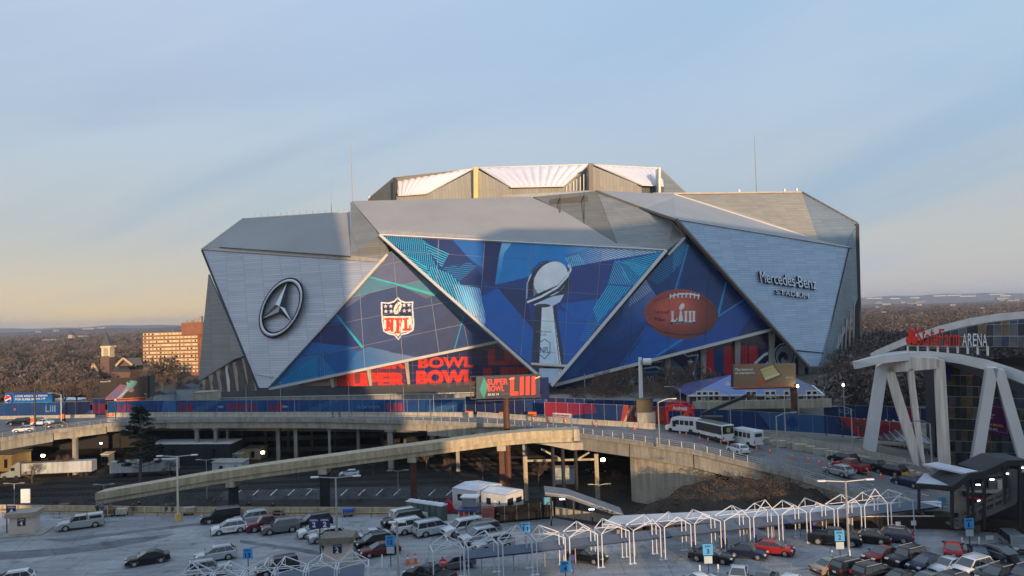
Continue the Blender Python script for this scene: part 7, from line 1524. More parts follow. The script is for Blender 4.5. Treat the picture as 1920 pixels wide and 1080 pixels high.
lab_b = ['white steel frame at the left end of the long walkway row', 'low white frame second from the left end of the walkway', 'tall white gable frame in front of the silver SUV', 'low white frame just right of the tall left gable', 'low white frame beside the row eleven sign', 'white frame left of the row four sign', 'white frame above the row four sign', 'low white frame right of the black car under the walkway', 'white frame midway between row signs four and three', 'white frame left of the row three sign', 'tall white gable frame above the row three sign', 'low white frame over the blue hatchback', 'white frame over the red hatchback', 'white frame left of the black pickup', 'tall white gable frame at the lamp post by the row two sign', 'open white frame over the dark blue SUV at the right end']
def place_bay(k, p, rz, lab, grp, sc_=1.):
    pr_ = protos[k]
    o = pr_ if k not in used_ else copy_tree(pr_); used_.add(k)
    o.location = p; o.rotation_euler = (0, 0, rz); tag(o, lab, 'canopy frame', grp); o['label'] = lab; return o
for i, k in enumerate(order): place_bay(k, P0 + AX * i, RZ, lab_b[i], 'white peaked frames along the walkway')
Q0 = G(322, 1166, 0); Q1 = G(682, 1134, 0); AQ = (Q1 - Q0).normalized() * BAY
for i, (k, lab) in enumerate(((1, 'tall white gable frame below the square silver SUV'), (0, 'low white frame second in the bottom left row'), (2, 'white frame below the row thirteen sign'), (3, 'white frame below the black square SUV'), (0, 'low white frame next to the tall one by the second booth'), (1, 'tall white gable frame in front of the second booth'))):
    place_bay(k, Q0 + (Q1 - Q0) * i / 6, math.atan2(AQ.y, AQ.x), lab, 'white peaked frames in the bottom left row')
# long walkway roof behind the frames
t = thing('walkway_canopy', 'long slate blue sloping walkway roof behind the white frames', 'canopy', tuple(P0.lerp(P1, .5))); d = (P1 - P0).normalized(); nr = V((-d.y, d.x, 0)); a = P0 + d * 4 + nr * 1.6; b = P1 + d * 5 + nr * 1.6
mb = MB(); mb.slab([a + V((0, 0, 2.0)), b + V((0, 0, 2.0)), b + nr * 1.3 + V((-2, 0, 2.5)), a + nr * 1.3 + V((0, 0, 2.5))], (0, 0, -.1)); mb.build('roof', SLATE_, t)
mb = MB(); mb.bar(a + V((0, 0, 1.92)), b + V((0, 0, 1.92)), .1, .16); mb.build('fascia', mat('fascia_navy', (.02, .03, .07), .5), t)
Lw = (b - a).length
for k in range(17):
    for off in (.6,): p = a.lerp(b, (k + .5) / 17) + nr * off; mb = MB(); mb.box((p.x, p.y, 1.0), (.1, .1, 2.0)); mb.build('post', CONC, t)
t = thing('walkway_canopy', 'slate roof strip behind the white frames at the bottom left', 'canopy', tuple(Q0)); d2_ = (Q1 - Q0).normalized(); n2_ = V((-d2_.y, d2_.x, 0)); a, b = Q0 + n2_ * 1 + d2_ * 9, Q1 + n2_ * 1
mb = MB(); mb.slab([a + V((0, 0, 2.2)), b + V((0, 0, 2.2)), b + n2_ * 2.4 + V((0, 0, 2.8)), a + n2_ * 2.4 + V((0, 0, 2.8))], (0, 0, -.12)); mb.build('roof', SLATE_, t)
# painted kerb strip and bay markings of the lot
mb = MB(); YL = mat('worn_yellow_paint', (.50, .32, .08), .7, 0, .5, 2.)
for k in range(15):
    p = P0 + AX * (k + .2) - nr * .5 + V((0, 0, .006)); q = p + AX * .75; mb.poly([p, q, q + nr * .16, p + nr * .16])
tag(mb.build('yellow_kerb_marking', YL, fix=False), kind='structure')
mb = MB(); r7 = random.Random(9)
for row in ((1010, 1500, 940), (1052, 1700, 1060)):
    for k in range(26):
        x = 380 + k * 46; y = 1000 + (row[0] - 1010) + (x - 380) * .012; p = G(x, y, .006)
        if p.x > 50: continue
        dd = V((-.35, -.94, 0)) * 4.6; s_ = V((.94, -.35, 0)) * .05
        if r7.random() < .55: mb.poly([p - s_, p + s_, p + s_ + dd, p - s_ + dd])
tag(mb.build('bay_marking', mat('worn_white_paint', (.34, .34, .35), .8, 0, .5, 3.), fix=False), kind='structure')
# patches, seams and worn areas in the lot asphalt
mb = MB(); mb2 = MB()
for (pts) in (((90, 1012), (330, 985), (420, 975), (420, 980), (330, 990), (120, 1016)), ((0, 1035), (110, 1028), (240, 1010), (330, 1000), (310, 1008), (200, 1030), (80, 1044), (0, 1050)), ((450, 1012), (580, 1030), (640, 1045), (640, 1050), (560, 1034), (450, 1018)), ((1480, 1072), (1540, 1060), (1700, 1048), (1700, 1050), (1540, 1064))):
    mb.poly([G(x, y, .004) for x, y in pts])
tag(mb.build('asphalt_patch', mat('dark_asphalt_patch', (.15, .155, .17), .9, 0, .3, .4, kind='tarmac'), fix=False), kind='structure')
for pts in (((620, 968), (770, 964), (860, 985), (700, 1000), (640, 990)), ((960, 1035), (1130, 1000), (1260, 1006), (1100, 1050)), ((330, 1000), (450, 990), (470, 1002), (360, 1016)), ((1650, 1020), (1740, 1000), (1800, 1002), (1700, 1030)), ((0, 962), (200, 968), (300, 972), (120, 978), (0, 985))):
    mb2.poly([G(x, y, .005) for x, y in pts])
tag(mb2.build('asphalt_patch', mat('pale_asphalt_patch', (.30, .31, .33), .8, 0, .25, .5, kind='tarmac'), fix=False), kind='structure')
# --- white station platform roof behind the lot, wall and fence
t = thing('platform_roof', 'long white station platform roof behind the walkway', 'roof', tuple(G(1440, 975, 1)))
A_, B_ = G(1128, 984, 1.8), G(1765, 951, 1.8); C2, D2 = G(1765, 938, 1.8), G(1150, 967, 1.8); mb = MB(); mb.slab([A_, B_, C2, D2], (0, 0, -.45)); mb.build('roof_slab', mat('platform_white', (.58, .58, .60), .6, 0, .1, .3), t)
for k in range(10): p = A_.lerp(B_, (k + .5) / 10) + V((0, 1.2, 0)); mb = MB(); mb.box((p.x, p.y, (1.3 + GULCH_Z) / 2), (.4, .4, 1.3 - GULCH_Z)); mb.build('post', CONC, t)
t = thing('dark_fence', 'dark brown screen fence behind the walkway at the right lot edge', 'fence', (40, 95, 0)); mb = MB()
for (x0, y0), (x1, y1) in (((12, 97.4), (51, 93.1)), ((51, 93.1), (62, 89))): mb.slab([V((x0, y0 - .2, 0)), V((x1, y1 - .2, 0)), V((x1, y1 - .2, 1.5)), V((x0, y0 - .2, 1.5))], (0, .1, 0))
mb.build('screen', mat('brown_screen', (.045, .035, .03), .9), t); mb = MB(); mb.bar((12, 97.2, 1.55), (51, 92.9, 1.55), .14, .1); mb.build('top_rail', WHITE, t)
# --- dark slope canopy with lights behind the black screen fence
t = thing('escalator_canopy', 'dark sloping canopy descending to the right behind the row eleven sign', 'canopy', tuple(G(1060, 960, 0))); pe = _vpl(at(1020, 940, 100), at(1170, 960, 98))
pts = [(1022, 924), (1066, 929), (1170, 966), (1168, 971), (1062, 934), (1022, 929)]; mb = MB(); mb.slab([pe(*p) for p in pts], (0, 4, 0)); mb.build('roof', mat('canopy_grey', (.16, .17, .19), .5), t)
mb = MB(); mb.bar(pe(1022, 924, .1), pe(1066, 929, .1), .15); mb.bar(pe(1066, 929, .1), pe(1170, 966, .1), .15); mb.build('edge_trim', STEEL, t)
for x, y in ((1032, 930), (1075, 938), (1110, 950), (1148, 964)): p = pe(x, y); mb = MB(); mb.box((p.x, p.y, p.z / 2), (.2, .2, max(p.z, .4))); mb.build('post', DARK, t)
LAMP = mat('lit_lamp', (1.0, .86, .62), .5, 0, 0, emit=9)
for x, y in ((1054, 936), (1109, 955)): p = pe(x, y, .3); mb = MB(); mb.box(p, (.7, .2, .1)); mb.build('light_tube', mat('cool_lamp', (.95, .95, 1.0), .5, 0, 0, emit=4), t)
t = thing('stair_wall', 'low beige wall leading down beside the dark sloping canopy', 'wall', tuple(G(1080, 975, 0))); mb = MB(); a, b = G(1042, 968, 0), G(1150, 982, 0); mb.slab([a, b, b + V((0, 0, 1.0)), a + V((0, 0, 1.2))], (0, .4, 0)); mb.build('wall_face', CONC_W, t)
# --- black screen fence, office cabins, toilets, kiosk
t = thing('black_screen_fence', 'tall black cloth screen fence right of the parked white SUVs', 'fence', tuple(G(980, 985, 0))); a, b = G(924, 983, 0), G(1037, 973, 0)
for k in range(5):
    p, q = a.lerp(b, k / 5), a.lerp(b, (k + 1) / 5); mb = MB(); mb.slab([p + V((.02, 0, .05)), q + V((-.02, 0, .05)), q + V((-.02, 0, 2.3)), p + V((.02, 0, 2.3))], (0, .06, 0)); mb.build('screen_panel', C_BK, t)
for k in range(6): p = a.lerp(b, k / 5); mb = MB(); mb.box((p.x, p.y + .12, 1.15), (.08, .08, 2.35)); mb.build('post', STEEL, t)
def cabin(lab, fl, fr, rr_, ht, wm_):
    """front left, front right, right rear ground pixels"""
    a, b, c = [G(*p, 0) for p in (fl, fr, rr_)]; d_ = a + (c - b); t = thing('office_cabin', lab, 'portable cabin', tuple(a)); up_ = V((0, 0, ht))
    mb = MB(); mb.slab([a, b, c, d_], up_); mb.build('wall', wm_, t); m1, m2 = (b + c) / 2 + up_ + V((0, 0, .45)), (a + d_) / 2 + up_ + V((0, 0, .45)); e = V((0, 0, .06))
    mb = MB(); mb.add([tuple(x) for x in (a + up_ + e, b + up_ + e, c + up_ + e, d_ + up_ + e, m1, m2)], [(0, 1, 4, 5), (2, 3, 5, 4), (1, 2, 4), (3, 0, 5), (0, 3, 2, 1)]); mb.build('roof', mat('cabin_roof', (.60, .62, .68), .6), t)
    def on(p, q, u0, u1, z0, z1, nm, m_):
        n_ = (q - p).cross(V((0, 0, 1))).normalized(); n_ = n_ if n_.y < 0 or n_.x > .5 else -n_; A = p.lerp(q, u0) + n_ * .03; B = p.lerp(q, u1) + n_ * .03; mb = MB(); mb.slab([A + V((0, 0, z0)), B + V((0, 0, z0)), B + V((0, 0, z1)), A + V((0, 0, z1))], -n_ * .05); mb.build(nm, m_, t)
    DG = mat('dark_glass')
    on(a, b, .22, .40, 1.4, 2.3, 'window', DG); on(a, b, .72, .77, 1.6, 2.1, 'window', DG); on(a, b, .52, .62, .2, 2.1, 'door', WHITE); on(b, c, .1, .42, 1.4, 2.4, 'window', DG); on(b, c, .58, .9, 1.5, 2.2, 'window', DG); return t
CW = mat('cabin_white', (.60, .60, .60), .6, 0, .08, .5); cabin('white office cabin at the back left with two small windows', (849, 954), (894, 962), (942, 946), 3.0, CW); cabin('white office cabin at the right with a wide end window', (903, 962), (949, 970), (982, 958), 3.0, CW)
p0 = G(768, 968, 0); p1 = G(834, 978, 0)
for k in range(6):
    p = p0.lerp(p1, (k + .5) / 6); dr = (p1 - p0).normalized(); t = thing('portable_toilet', ['leftmost green portable toilet of the row of six', 'second portable toilet from the left of the row', 'third portable toilet from the left of the row', 'fourth portable toilet from the left of the row', 'fifth portable toilet from the left of the row', 'portable toilet at the right end beside the kiosk'][k], 'portable toilet', p, math.atan2(dr.y, dr.x), 'portable toilets in a row')
    link('cabin', MB().box((0, 0, 1.1), (1.12, 1.15, 2.15)).mesh('cabin', mat('toilet_green', (.075, .11, .10), .6)), t); link('door', MB().box((0, -.6, 1.05), (.75, .05, 1.85)).mesh('door', mat('toilet_door', (.11, .15, .14), .6)), t)
    r_ = MB(); r_.slab([V((-.62, -.66, 2.18)), V((.62, -.66, 2.18)), V((.45, 0, 2.5)), V((-.45, 0, 2.5))], (0, .02, 0)); r_.box((0, 0, 2.24), (1.24, 1.3, .12)); r_.box((0, 0, 2.36), (.8, .8, .16)); link('roof', r_.mesh('roof', mat('toilet_roof', (.66, .68, .74), .5)), t); link('vent', MB().tube((.4, .4, 2.3), (.4, .4, 2.75), .05).mesh('vent', DARK), t)
p = G(879, 982, 0); t = thing('ticket_kiosk', 'white kiosk with a navy roof and red notices by the white cabins', 'kiosk', p, R(-12))
for nm, c, d_, m_ in (('base', (0, 0, .45), (2.2, 2.0, .9), WHITE), ('window_band', (0, 0, 1.4), (2.1, 1.9, 1.0), mat('dark_glass')), ('roof', (0, 0, 2.02), (2.6, 2.4, .24), mat('kiosk_navy', (.05, .07, .17), .5)), ('upper_cabin', (.1, .8, 2.8), (2.0, 1.4, 1.2), mat('upper_glass', (.25, .27, .30), .2)), ('upper_roof', (.1, .8, 3.5), (2.4, 1.8, .16), WHITE)): link(nm, MB().box(c, d_).mesh(nm, m_), t)
for x in (-1.05, -.35, .35, 1.05): link('mullion', MB().box((x, -.97, 1.4), (.12, .06, 1.05)).mesh('mullion', WHITE), t)
for x in (-.7, 0): link('notice', MB().box((x, -.99, 1.35), (.42, .05, .8)).mesh('notice', RED), t)
p = G(841, 962, 0); t = tag(MB().slab([V((p.x - .9, p.y, 0)), V((p.x + .9, p.y, 0)), V((p.x + .4, p.y, 1.3)), V((p.x - .1, p.y, 1.9)), V((p.x - .6, p.y, 1.2))], (0, 1.0, 0)).build('red_tarp_cover', mat('red_tarp', (.50, .02, .03), .7)), 'red covered bundle between the toilets and the cabins', 'cover')
p = G(918, 988, 0); t = thing('gate_frame', 'orange red rectangular steel gate frame beside the black screen', 'gate', p, .2)
for a, b in (((-.9, 0, 0), (-.9, 0, 2.7)), ((.6, 0, 0), (.6, 0, 2.7)), ((-.9, 0, 2.7), (.6, 0, 2.7)), ((-.9, 0, 1.3), (.6, 0, 1.3))): link('bar', MB().bar(a, b, .14).mesh('bar', mat('gate_red', (.45, .10, .06), .6)), t)
link('mesh_panel', MB().box((-.15, .02, 1.9), (1.3, .03, 1.3)).mesh('mesh_panel', mat('gate_mesh', (.32, .13, .10), .8)), t)
# --- booths
def letters(s, p, U, w_, h_, par, m_, N_=None, nm='lettering'):
    U = V(U).normalized(); N_ = N_ or V((U.y, -U.x, 0)); o = text_solid(s, V(p), U * w_, V((0, 0, h_)), N_, .02, .03); return link(nm, o.mesh(nm, m_), par)
def booth(lab, x, y, rz, num, roofm):
    p = G(x, y, 0); t = thing('ticket_booth', lab, 'booth', p, R(rz)); link('wall', MB().box((0, 0, 1.25), (3.0, 2.2, 2.5)).mesh('wall', mat('booth_wall', (.60, .50, .44), .7, 0, .06, .6)), t)
    r_ = MB(); r_.box((0, 0, 2.62), (3.9, 3.1, .3)); r_.box((0, 0, 2.9), (3.8, 3.0, .34)); link('roof', r_.mesh('roof', roofm), t); link('eaves_shadow_gap', MB().box((0, 0, 2.44), (3.1, 2.3, .10)).mesh('eaves_gap', DARK), t)
    link('sign_board', MB().box((0, -1.13, 1.75), (1.0, .05, 1.0)).mesh('sign_board', mat('sign_navy', (.02, .022, .07), .5)), t); letters(num, (-.2, -1.16, 1.3), (1, 0, 0), .36, .62, t, WHITE); letters('CARPOOL', (-.4, -1.16, 2.02), (1, 0, 0), .8, .14, t, WHITE)
    link('kerb', MB().box((.3, -.2, .08), (5.4, 4.0, .16)).mesh('kerb', CONC), t); return t
booth('tan ticket booth with a number four sign at the left edge', 47, 999, 12, '4', mat('booth_roof', (.34, .28, .22), .7, 0, .1, 1.)); booth('ticket booth with a brown plank roof and a number two sign', 636, 1052, 4, '2', mat('plank_roof', (.22, .19, .15), .8, 0, .25, 2.))
for k in range(5):
    b2 = [o for o in bpy.data.objects if o.get('label', '').startswith('ticket booth with a brown')][0]; link('roof_plank', MB().box((0, -1.58, 2.45 + k * .16), (3.95, .05, .13)).mesh('roof_plank', mat('plank_roof')), b2)
def banner_sign(lab, x, y, num, wpx, zc, two=False):
    p = G(x, y, 0); t = thing('banner_sign', lab, 'sign', p); link('pole', MB().tube((0, 0, 0), (0, 0, zc + .7), .07).mesh('pole', DARK), t)
    for k in range(2 if two else 1):
        a = (-1.25 if k == 0 else .02) if two else .08; link('banner', MB().box((a + .6, -.02, zc), (1.2, .06, 1.15)).mesh('banner', mat('banner_navy', (.02, .028, .15), .6)), t); letters(num, (a + .38, -.06, zc - .45), (1, 0, 0), .42, .6, t, WHITE); letters('CARPOOL', (a + .12, -.06, zc + .25), (1, 0, 0), .95, .2, t, WHITE)
banner_sign('dark blue number four banner on a pole by the left booth', 13, 1001, '4', 16, 3.3); banner_sign('double dark blue banner with two number twos above the plank roofed booth', 601, 1050, '2', 28, 4.3, True)
def row_sign(num, x, y, lab, bol=True, ht=2.9):
    p = G(x, y, 0); t = thing('row_sign', lab, 'sign', p); link('pole', MB().tube((0, 0, 0), (0, 0, ht + .5), .05).mesh('pole', DARK), t); link('plate', MB().box((0, -.07, ht), (1.05, .05, 1.15)).mesh('plate', SIGNB), t)
    w_ = .30 * len(num); letters(num, (-w_ / 2, -.10, ht - .42), (1, 0, 0), w_ if num != '1' else .16, .52, t, SIGND); letters('ROW', (-.3, -.10, ht + .25), (1, 0, 0), .6, .2, t, SIGND)
    if bol:
        link('lower_plate', MB().box((0, -.07, ht - 1.05), (.85, .04, .75)).mesh('lower_plate', mat('plate_grey', (.45, .55, .60), .5)), t)
        for dx in (-.95, .95): b_ = thing('bollard', 'white bollard %s of the row %s sign' % ('left' if dx < 0 else 'right', {'12': 'twelve', '3': 'three', '2': 'two', '1': 'one'}[num]), 'bollard', p + V((dx, -.2, 0)), 0, 'white bollards by the row signs'); link('tube', MB().tube((0, 0, 0), (0, 0, 1.35), .09).mesh('tube', WHITE), b_); link('cap', MB().tube((0, 0, 1.35), (0, 0, 1.42), .09, .04).mesh('cap', WHITE), b_)
row_sign('13', 466, 1088, 'bright blue sign reading row thirteen', False); row_sign('12', 733, 1062, 'bright blue sign reading row twelve'); row_sign('11', 987, 1035, 'bright blue sign reading row eleven', False); row_sign('4', 1062, 1118, 'bright blue sign reading row four', False, 2.9); row_sign('3', 1329, 1083, 'bright blue sign reading row three'); row_sign('2', 1576, 1055, 'bright blue sign reading row two'); row_sign('1', 1819, 1030, 'bright blue sign reading row one')
p = G(832, 1092, 0); t = thing('stop_sign', 'red octagonal stop sign beside the black pickup', 'sign', p); link('pole', MB().tube((0, 0, 0), (0, 0, 2.5), .05).mesh('pole', STEEL), t); oc = [V((.42 * math.cos(math.pi / 8 + k * math.pi / 4), -.06, 2.1 + .42 * math.sin(math.pi / 8 + k * math.pi / 4))) for k in range(8)]; link('plate', MB().slab(oc, (0, -.03, 0)).mesh('plate', mat('stop_red', (.65, .03, .03), .4)), t); letters('STOP', (-.3, -.10, 2.0), (1, 0, 0), .6, .22, t, WHITE)
# --- traffic cones
cb = MB(); cb.box((0, 0, .03), (.42, .42, .05)); cb.tube((0, 0, .05), (0, 0, .9), .17, .05, 10); CM = cb.mesh('cone_body', ORANGE); cs = MB(); cs.tube((0, 0, .48), (0, 0, .66), .112, .085, 10); CS = cs.mesh('stripe', WHITE)
def cone(p, lab, grp, s=1.):
    t = thing('traffic_cone', lab, 'cone', p, 0, grp); t.scale = (s, s, s); link('cone_body', CM, t); link('stripe', CS, t)
for x, y, lab in ((765, 1058, 'left of two tall orange cones near the black pickup'), (779, 1056, 'right of two tall orange cones near the black pickup')): cone(G(x, y, 0), lab, 'cones in the lot', 1.3)
for x, y in ((1275, 816), (1287, 818), (1312, 826), (1328, 829), (1352, 833), (1365, 835), (1402, 843), (1419, 846), (1444, 851), (1486, 861), (1516, 866), (1536, 871), (1555, 876), (1628, 891), (1652, 897), (1677, 903), (1768, 924), (1165, 797), (1100, 795), (1118, 799), (1000, 790), (1028, 792), (1060, 794), (978, 783), (1190, 805)): cone(GR(x, y, .01), 'orange traffic cone in the line along the far lane of the viaduct', 'cones along the viaduct', 1.05)
for x, y, lab in ((1632 + 11, 889, 'left of three yellow bollards beside the patrol vehicles'),): pass
for x, y, m_, lab in ((1710, 896, 'bollard_yellow', 'left of the three thick bollards by the arena legs'), (1724, 900, 'bollard_pink', 'middle pinkish one of the three thick bollards by the arena legs'), (1737, 903, 'bollard_yellow', 'right of the three thick bollards by the arena legs')):
    p = GR(x, y); t = thing('bollard', lab, 'bollard', p, 0, 'thick bollards by the arena'); link('drum', MB().tube((0, 0, 0), (0, 0, 1.15), .45, n=12).mesh('drum', mat(m_, (.60, .42, .22) if 'yellow' in m_ else (.62, .34, .26), .7)), t); link('cap', MB().tube((0, 0, 1.15), (0, 0, 1.22), .45, .3, n=12).mesh('cap', CONC_W), t)
for x, y, lab in ((62, 797, 'orange barrel left of the black pole on the far left road'), (118, 792, 'square orange road work sign right of the dark sedan at left')):
    p = GR(x, y, .01); t = thing('road_work_marker', lab, 'marker', p); link('panel', MB().box((0, 0, .9 if x < 100 else 1.5), (.9, .5, 1.6 if x < 100 else 1.1)).mesh('panel', ORANGE), t); link('foot', MB().box((0, 0, .06 if x < 100 else .45), (1.1, .7, .12 if x < 100 else .9)).mesh('foot', TRIM), t)
for x0, x1, y, lab in ((200, 214, 782, 'red orange barrier box at the joint of the far left road'), (824, 839, 781, 'left orange water barrier on the viaduct before the dark fence'), (872, 887, 779, 'right orange water barrier on the viaduct before the dark fence'), (936, 950, 781, 'orange barrier left of the billboard pole'), (990, 1006, 781, 'red orange barrier right of the billboard pole')):
    a, b = GR(x0, y, .01), GR(x1, y, .01); t = thing('water_barrier', lab, 'barrier', tuple(a)); mb = MB(); mb.slab([a, b, b + V((0, 0, 1.0)), a + V((0, 0, 1.0))], (0, .6, 0)); mb.build('shell', ORANGE, t); mb = MB(); mb.slab([a + V((.1, -.03, .35)), b + V((-.1, -.03, .35)), b + V((-.1, -.03, .5)), a + V((.1, -.03, .5))], (0, .03, 0)); mb.build('band', RED, t)
# small overhead banner frame at the ramp end, road diamond sign, notices
t = thing('overhead_sign_frame', 'blue legged frame carrying a narrow white and red banner above the ramp end', 'sign', tuple(GR(1055, 806))); pf_ = _vpl(GR(1038, 808), GR(1072, 808)); 
for x, y0, y1 in ((1037.5, 775, 803), (1071.5, 777, 826)): mb = MB(); mb.bar(pf_(x, y0), pf_(x, y1), .28); mb.build('leg', mat('leg_blue', (.12, .18, .32), .5), t)
mb = MB(); mb.slab([pf_(1036, 774, .1), pf_(1072, 776, .1), pf_(1072, 783.5, .1), pf_(1036, 780, .1)], (0, .2, 0)); mb.build('banner', mat('banner_pinkwhite', (.62, .45, .45), .6), t); solid_on(pf_, 'ATLANTA SUPER BOWL', (1038, 779.5), (1068, 782), (1038, 776), .03, t, .02, 'lettering', SIGND, SIGND, .15)
t = thing('road_work_sign', 'orange diamond road sign in front of the red arch', 'sign', tuple(GR(1287, 806))); p = GR(1287, 804); q = at(1286.5, 781, p.y); mb = MB(); s_ = 1.0; mb.slab([q + V((0, 0, s_)), q + V((s_, 0, 0)), q + V((0, 0, -s_)), q + V((-s_, 0, 0))], (0, .06, 0)); mb.build('plate', ORANGE, t); mb = MB(); mb.bar(p, q + V((0, .1, 0)), .1); mb.build('post', STEEL, t)
for x, y, w_, h_, yb_, c, lab, nm in ((48, 927, 1.5, 2.3, 951, WHITE, 'blank white notice board above the lot fence at left', 'notice_board'), (1027, 935, 1.1, 1.0, 975, mat('teal_sign', (.10, .35, .50), .5), 'teal blue sign above the black screen fence end', 'teal_sign'), (1768, 935, 1.1, 1.1, 965, mat('teal_sign'), 'teal sign on two legs by the station stairs', 'teal_sign'), (1685, 977, .6, .55, 1000, WHITE, 'small white sign on a post under the walkway right end', 'small_sign'), (1714, 975, .6, .55, 998, WHITE, 'small white sign by the last white frame post', 'small_sign'), (1856, 1002, .9, .5, 1013, WHITE, 'low white double sign right of the row one sign', 'small_sign'), (1667, 868, .9, .75, 880, mat('cream_sign', (.75, .72, .50), .5), 'small cream sign in front of the arena legs', 'small_sign')):
    p = G(x, yb_, 0) if y > 890 or x < 1100 else GR(x, yb_); zc = CAMZ - (y - (622 - .0332 * x)) * p.y / FOC; t = thing(nm, lab, 'sign', p); link('plate', MB().box((0, 0, zc - p.z), (w_, .06, h_)).mesh('plate', c), t); link('post', MB().box((0, .06, (zc - p.z) / 2), (.08, .08, zc - p.z)).mesh('post', DARK), t)
# ================================================================== lamp posts
def lamp(kind, x, yb_, yt, lab, z=0., arm=1, r=.1, lit=False, m_=None, armlen=2.2, base=False, grp=None, Y=None):
    m_ = m_ or STEEL; p = (GR(x, yb_) if z == 'road' else G(x, yb_, z)) if Y is None else at(x, yb_, Y); hz__ = 622 - .0332 * x; top_ = CAMZ - (yt - hz__) * p.y / FOC; H = top_ - p.z; t = thing('street_lamp' if kind != 'pole' else 'utility_pole', lab, 'lamp post' if kind != 'pole' else 'pole', p, 0, grp)
    link('pole', MB().tube((0, 0, 0), (0, 0, H), r * 1.2, r * .75, 8).mesh('pole', m_), t)
    if kind == 'double':
        for s in (-1, 1): link('arm', MB().bar((0, 0, H - .05), (s * armlen, 0, H + .12), .09).mesh('arm', m_), t); link('lamp_head', MB().box((s * (armlen + .3), 0, H + .12), (.9, .35, .14)).mesh('lamp_head', WHITE if r > .11 else m_), t)
    elif kind == 'cobra':
        link('arm', MB().bar((0, 0, H - .1), (arm * armlen * .6, 0, H + .45), .09).bar((arm * armlen * .6, 0, H + .45), (arm * armlen, 0, H + .5), .09).mesh('arm', m_), t); link('lamp_head', MB().box((arm * (armlen + .35), 0, H + .48), (.8, .28, .15)).mesh('lamp_head', LAMP if lit else m_), t)
    elif kind == 'ball': link('lamp_head', MB().tube((0, 0, H), (0, 0, H + .4), .28, .2, 8).mesh('lamp_head', LAMP if lit else WHITE), t)
    elif kind == 'pole': link('cap', MB().tube((0, 0, H), (0, 0, H + .1), r, r * .5, 8).mesh('cap', m_), t)
    if base: link('base', MB().tube((0, 0, 0), (0, 0, 1.05), .48, .4, 12).mesh('base', mat('yellow_base', (.62, .42, .12), .7)), t)
    return t
lamp('double', 334, 977, 853, 'tall pale lamp post on a yellow base left of the large black SUV', arm=1, r=.15, base=True, m_=mat('pole_cream', (.62, .55, .45), .6)); lamp('double', 633, 1046, 892, 'tall grey lamp post behind the plank roofed booth', r=.13); lamp('double', 748, 1118, 976, 'grey lamp post right of the row twelve sign', r=.13, armlen=.1); lamp('double', 1592, 1042, 898, 'tall grey lamp post beside the row two sign', r=.14, armlen=2.4)
GL = 'small lamp posts in the gulch'
for x, yb_, yt, lab in ((27, 948, 904, 'gulch lamp post below the semi truck cab'), (195, 944, 906, 'gulch lamp post at the low end of the ramp'), (388, 935, 860, 'tall thin gulch lamp post crossing the ramp'), (596, 938, 914, 'gulch lamp post behind the middle of the lot wall'), (747, 930, 880, 'gulch lamp post right of the white car under the viaduct'), (1125, 945, 905, 'gulch lamp post beside the brush embankment')): lamp('double', x, yb_, yt, lab, z=GULCH_Z, r=.09, armlen=1.3, grp=GL)
for x, yb_, yt, a, lab in ((115, 795, 739, -1, 'lamp post with a curved arm at the orange road sign'), (1278, 800, 727, -1, 'lamp post with its arm to the left before the red arch'), (1371, 812, 735, -1, 'lamp post right of the boom crane'), (1460, 886, 778, 1, 'tall lamp post on the near viaduct edge by the cones'), (1474, 836, 747, -1, 'thin lamp post behind the one on the near viaduct edge'), (1600, 856, 764, -1, 'lamp post left of the arena legs'), (1237, 838, 752, 1, 'banded pole on the near viaduct edge below the screen trailer')): lamp('cobra', x, yb_, yt, lab, z='road', arm=a, r=.11, armlen=2.4)
lamp('ball', 1499, 800, 724, 'lit round topped lamp post right of the tan billboard', z='road', r=.1, lit=True); lamp('ball', 1585, 800, 722, 'lit round topped lamp post in front of the upper blue fence', z='road', r=.1, lit=True); lamp('cobra', 1749, 895, 792, 'pale pole with a white box between the arena legs', z='road', arm=-1, r=.13, armlen=1.6)
for x, yt, lab in ((462, 722, 'thin pole rising over the left end of the lattice canopy'), (472, 750, 'short pale pole in front of the pink banner print'), (527, 716, 'thin pole right of the left stadium wing tip'), (553, 748, 'long thin pole between two pink banner prints'), (655, 716, 'thin pole under the first red window letters'), (733, 716, 'thin pole left of the second red window group'), (758, 725, 'thin pole with a small pale box on the viaduct'), (814, 740, 'thin pole left of the orange barriers')): lamp('pole', x, 786, yt, lab, z='road', r=.07, grp='thin poles on the viaduct')
lamp('pole', 66, 805, 727, 'thick black pole in front of the blue soda billboard', z='road', r=.2, m_=DARK); lamp('pole', 119.5, 765, 714, 'tall black pole between the two left billboards', Y=222, r=.17, m_=DARK); lamp('ball', 217, 790, 750, 'black pole with a small light left of the dark pine', z='road', r=.12, m_=DARK); lamp('pole', 1098, 760, 700, 'lamp pole at the foot of the football mural', Y=230, r=.14); lamp('cobra', 1336, 775, 690, 'thin lamp pole in front of the feathered head print', Y=215, arm=-1)
t = thing('camera_mast', 'white mast with a large white drum shaped camera before the football mural', 'mast', tuple(at(1200, 780, 190))); b_, q_ = at(1203, 782, 190), at(1200, 670, 190)
mb = MB(); mb.tube(b_, q_, .55, .45, 10); mb.build('mast_tube', WHITE, t); d_ = at(1214, 678, 188); mb = MB(); mb.tube(d_ + V((-1.1, 0, 0)), d_ + V((.9, -.3, 0)), .85, .85, 14); mb.build('drum', WHITE, t); mb = MB(); mb.box(q_ + V((.5, -.3, -1.2)), (.9, .6, 1.0)); mb.build('bracket', CONC, t)
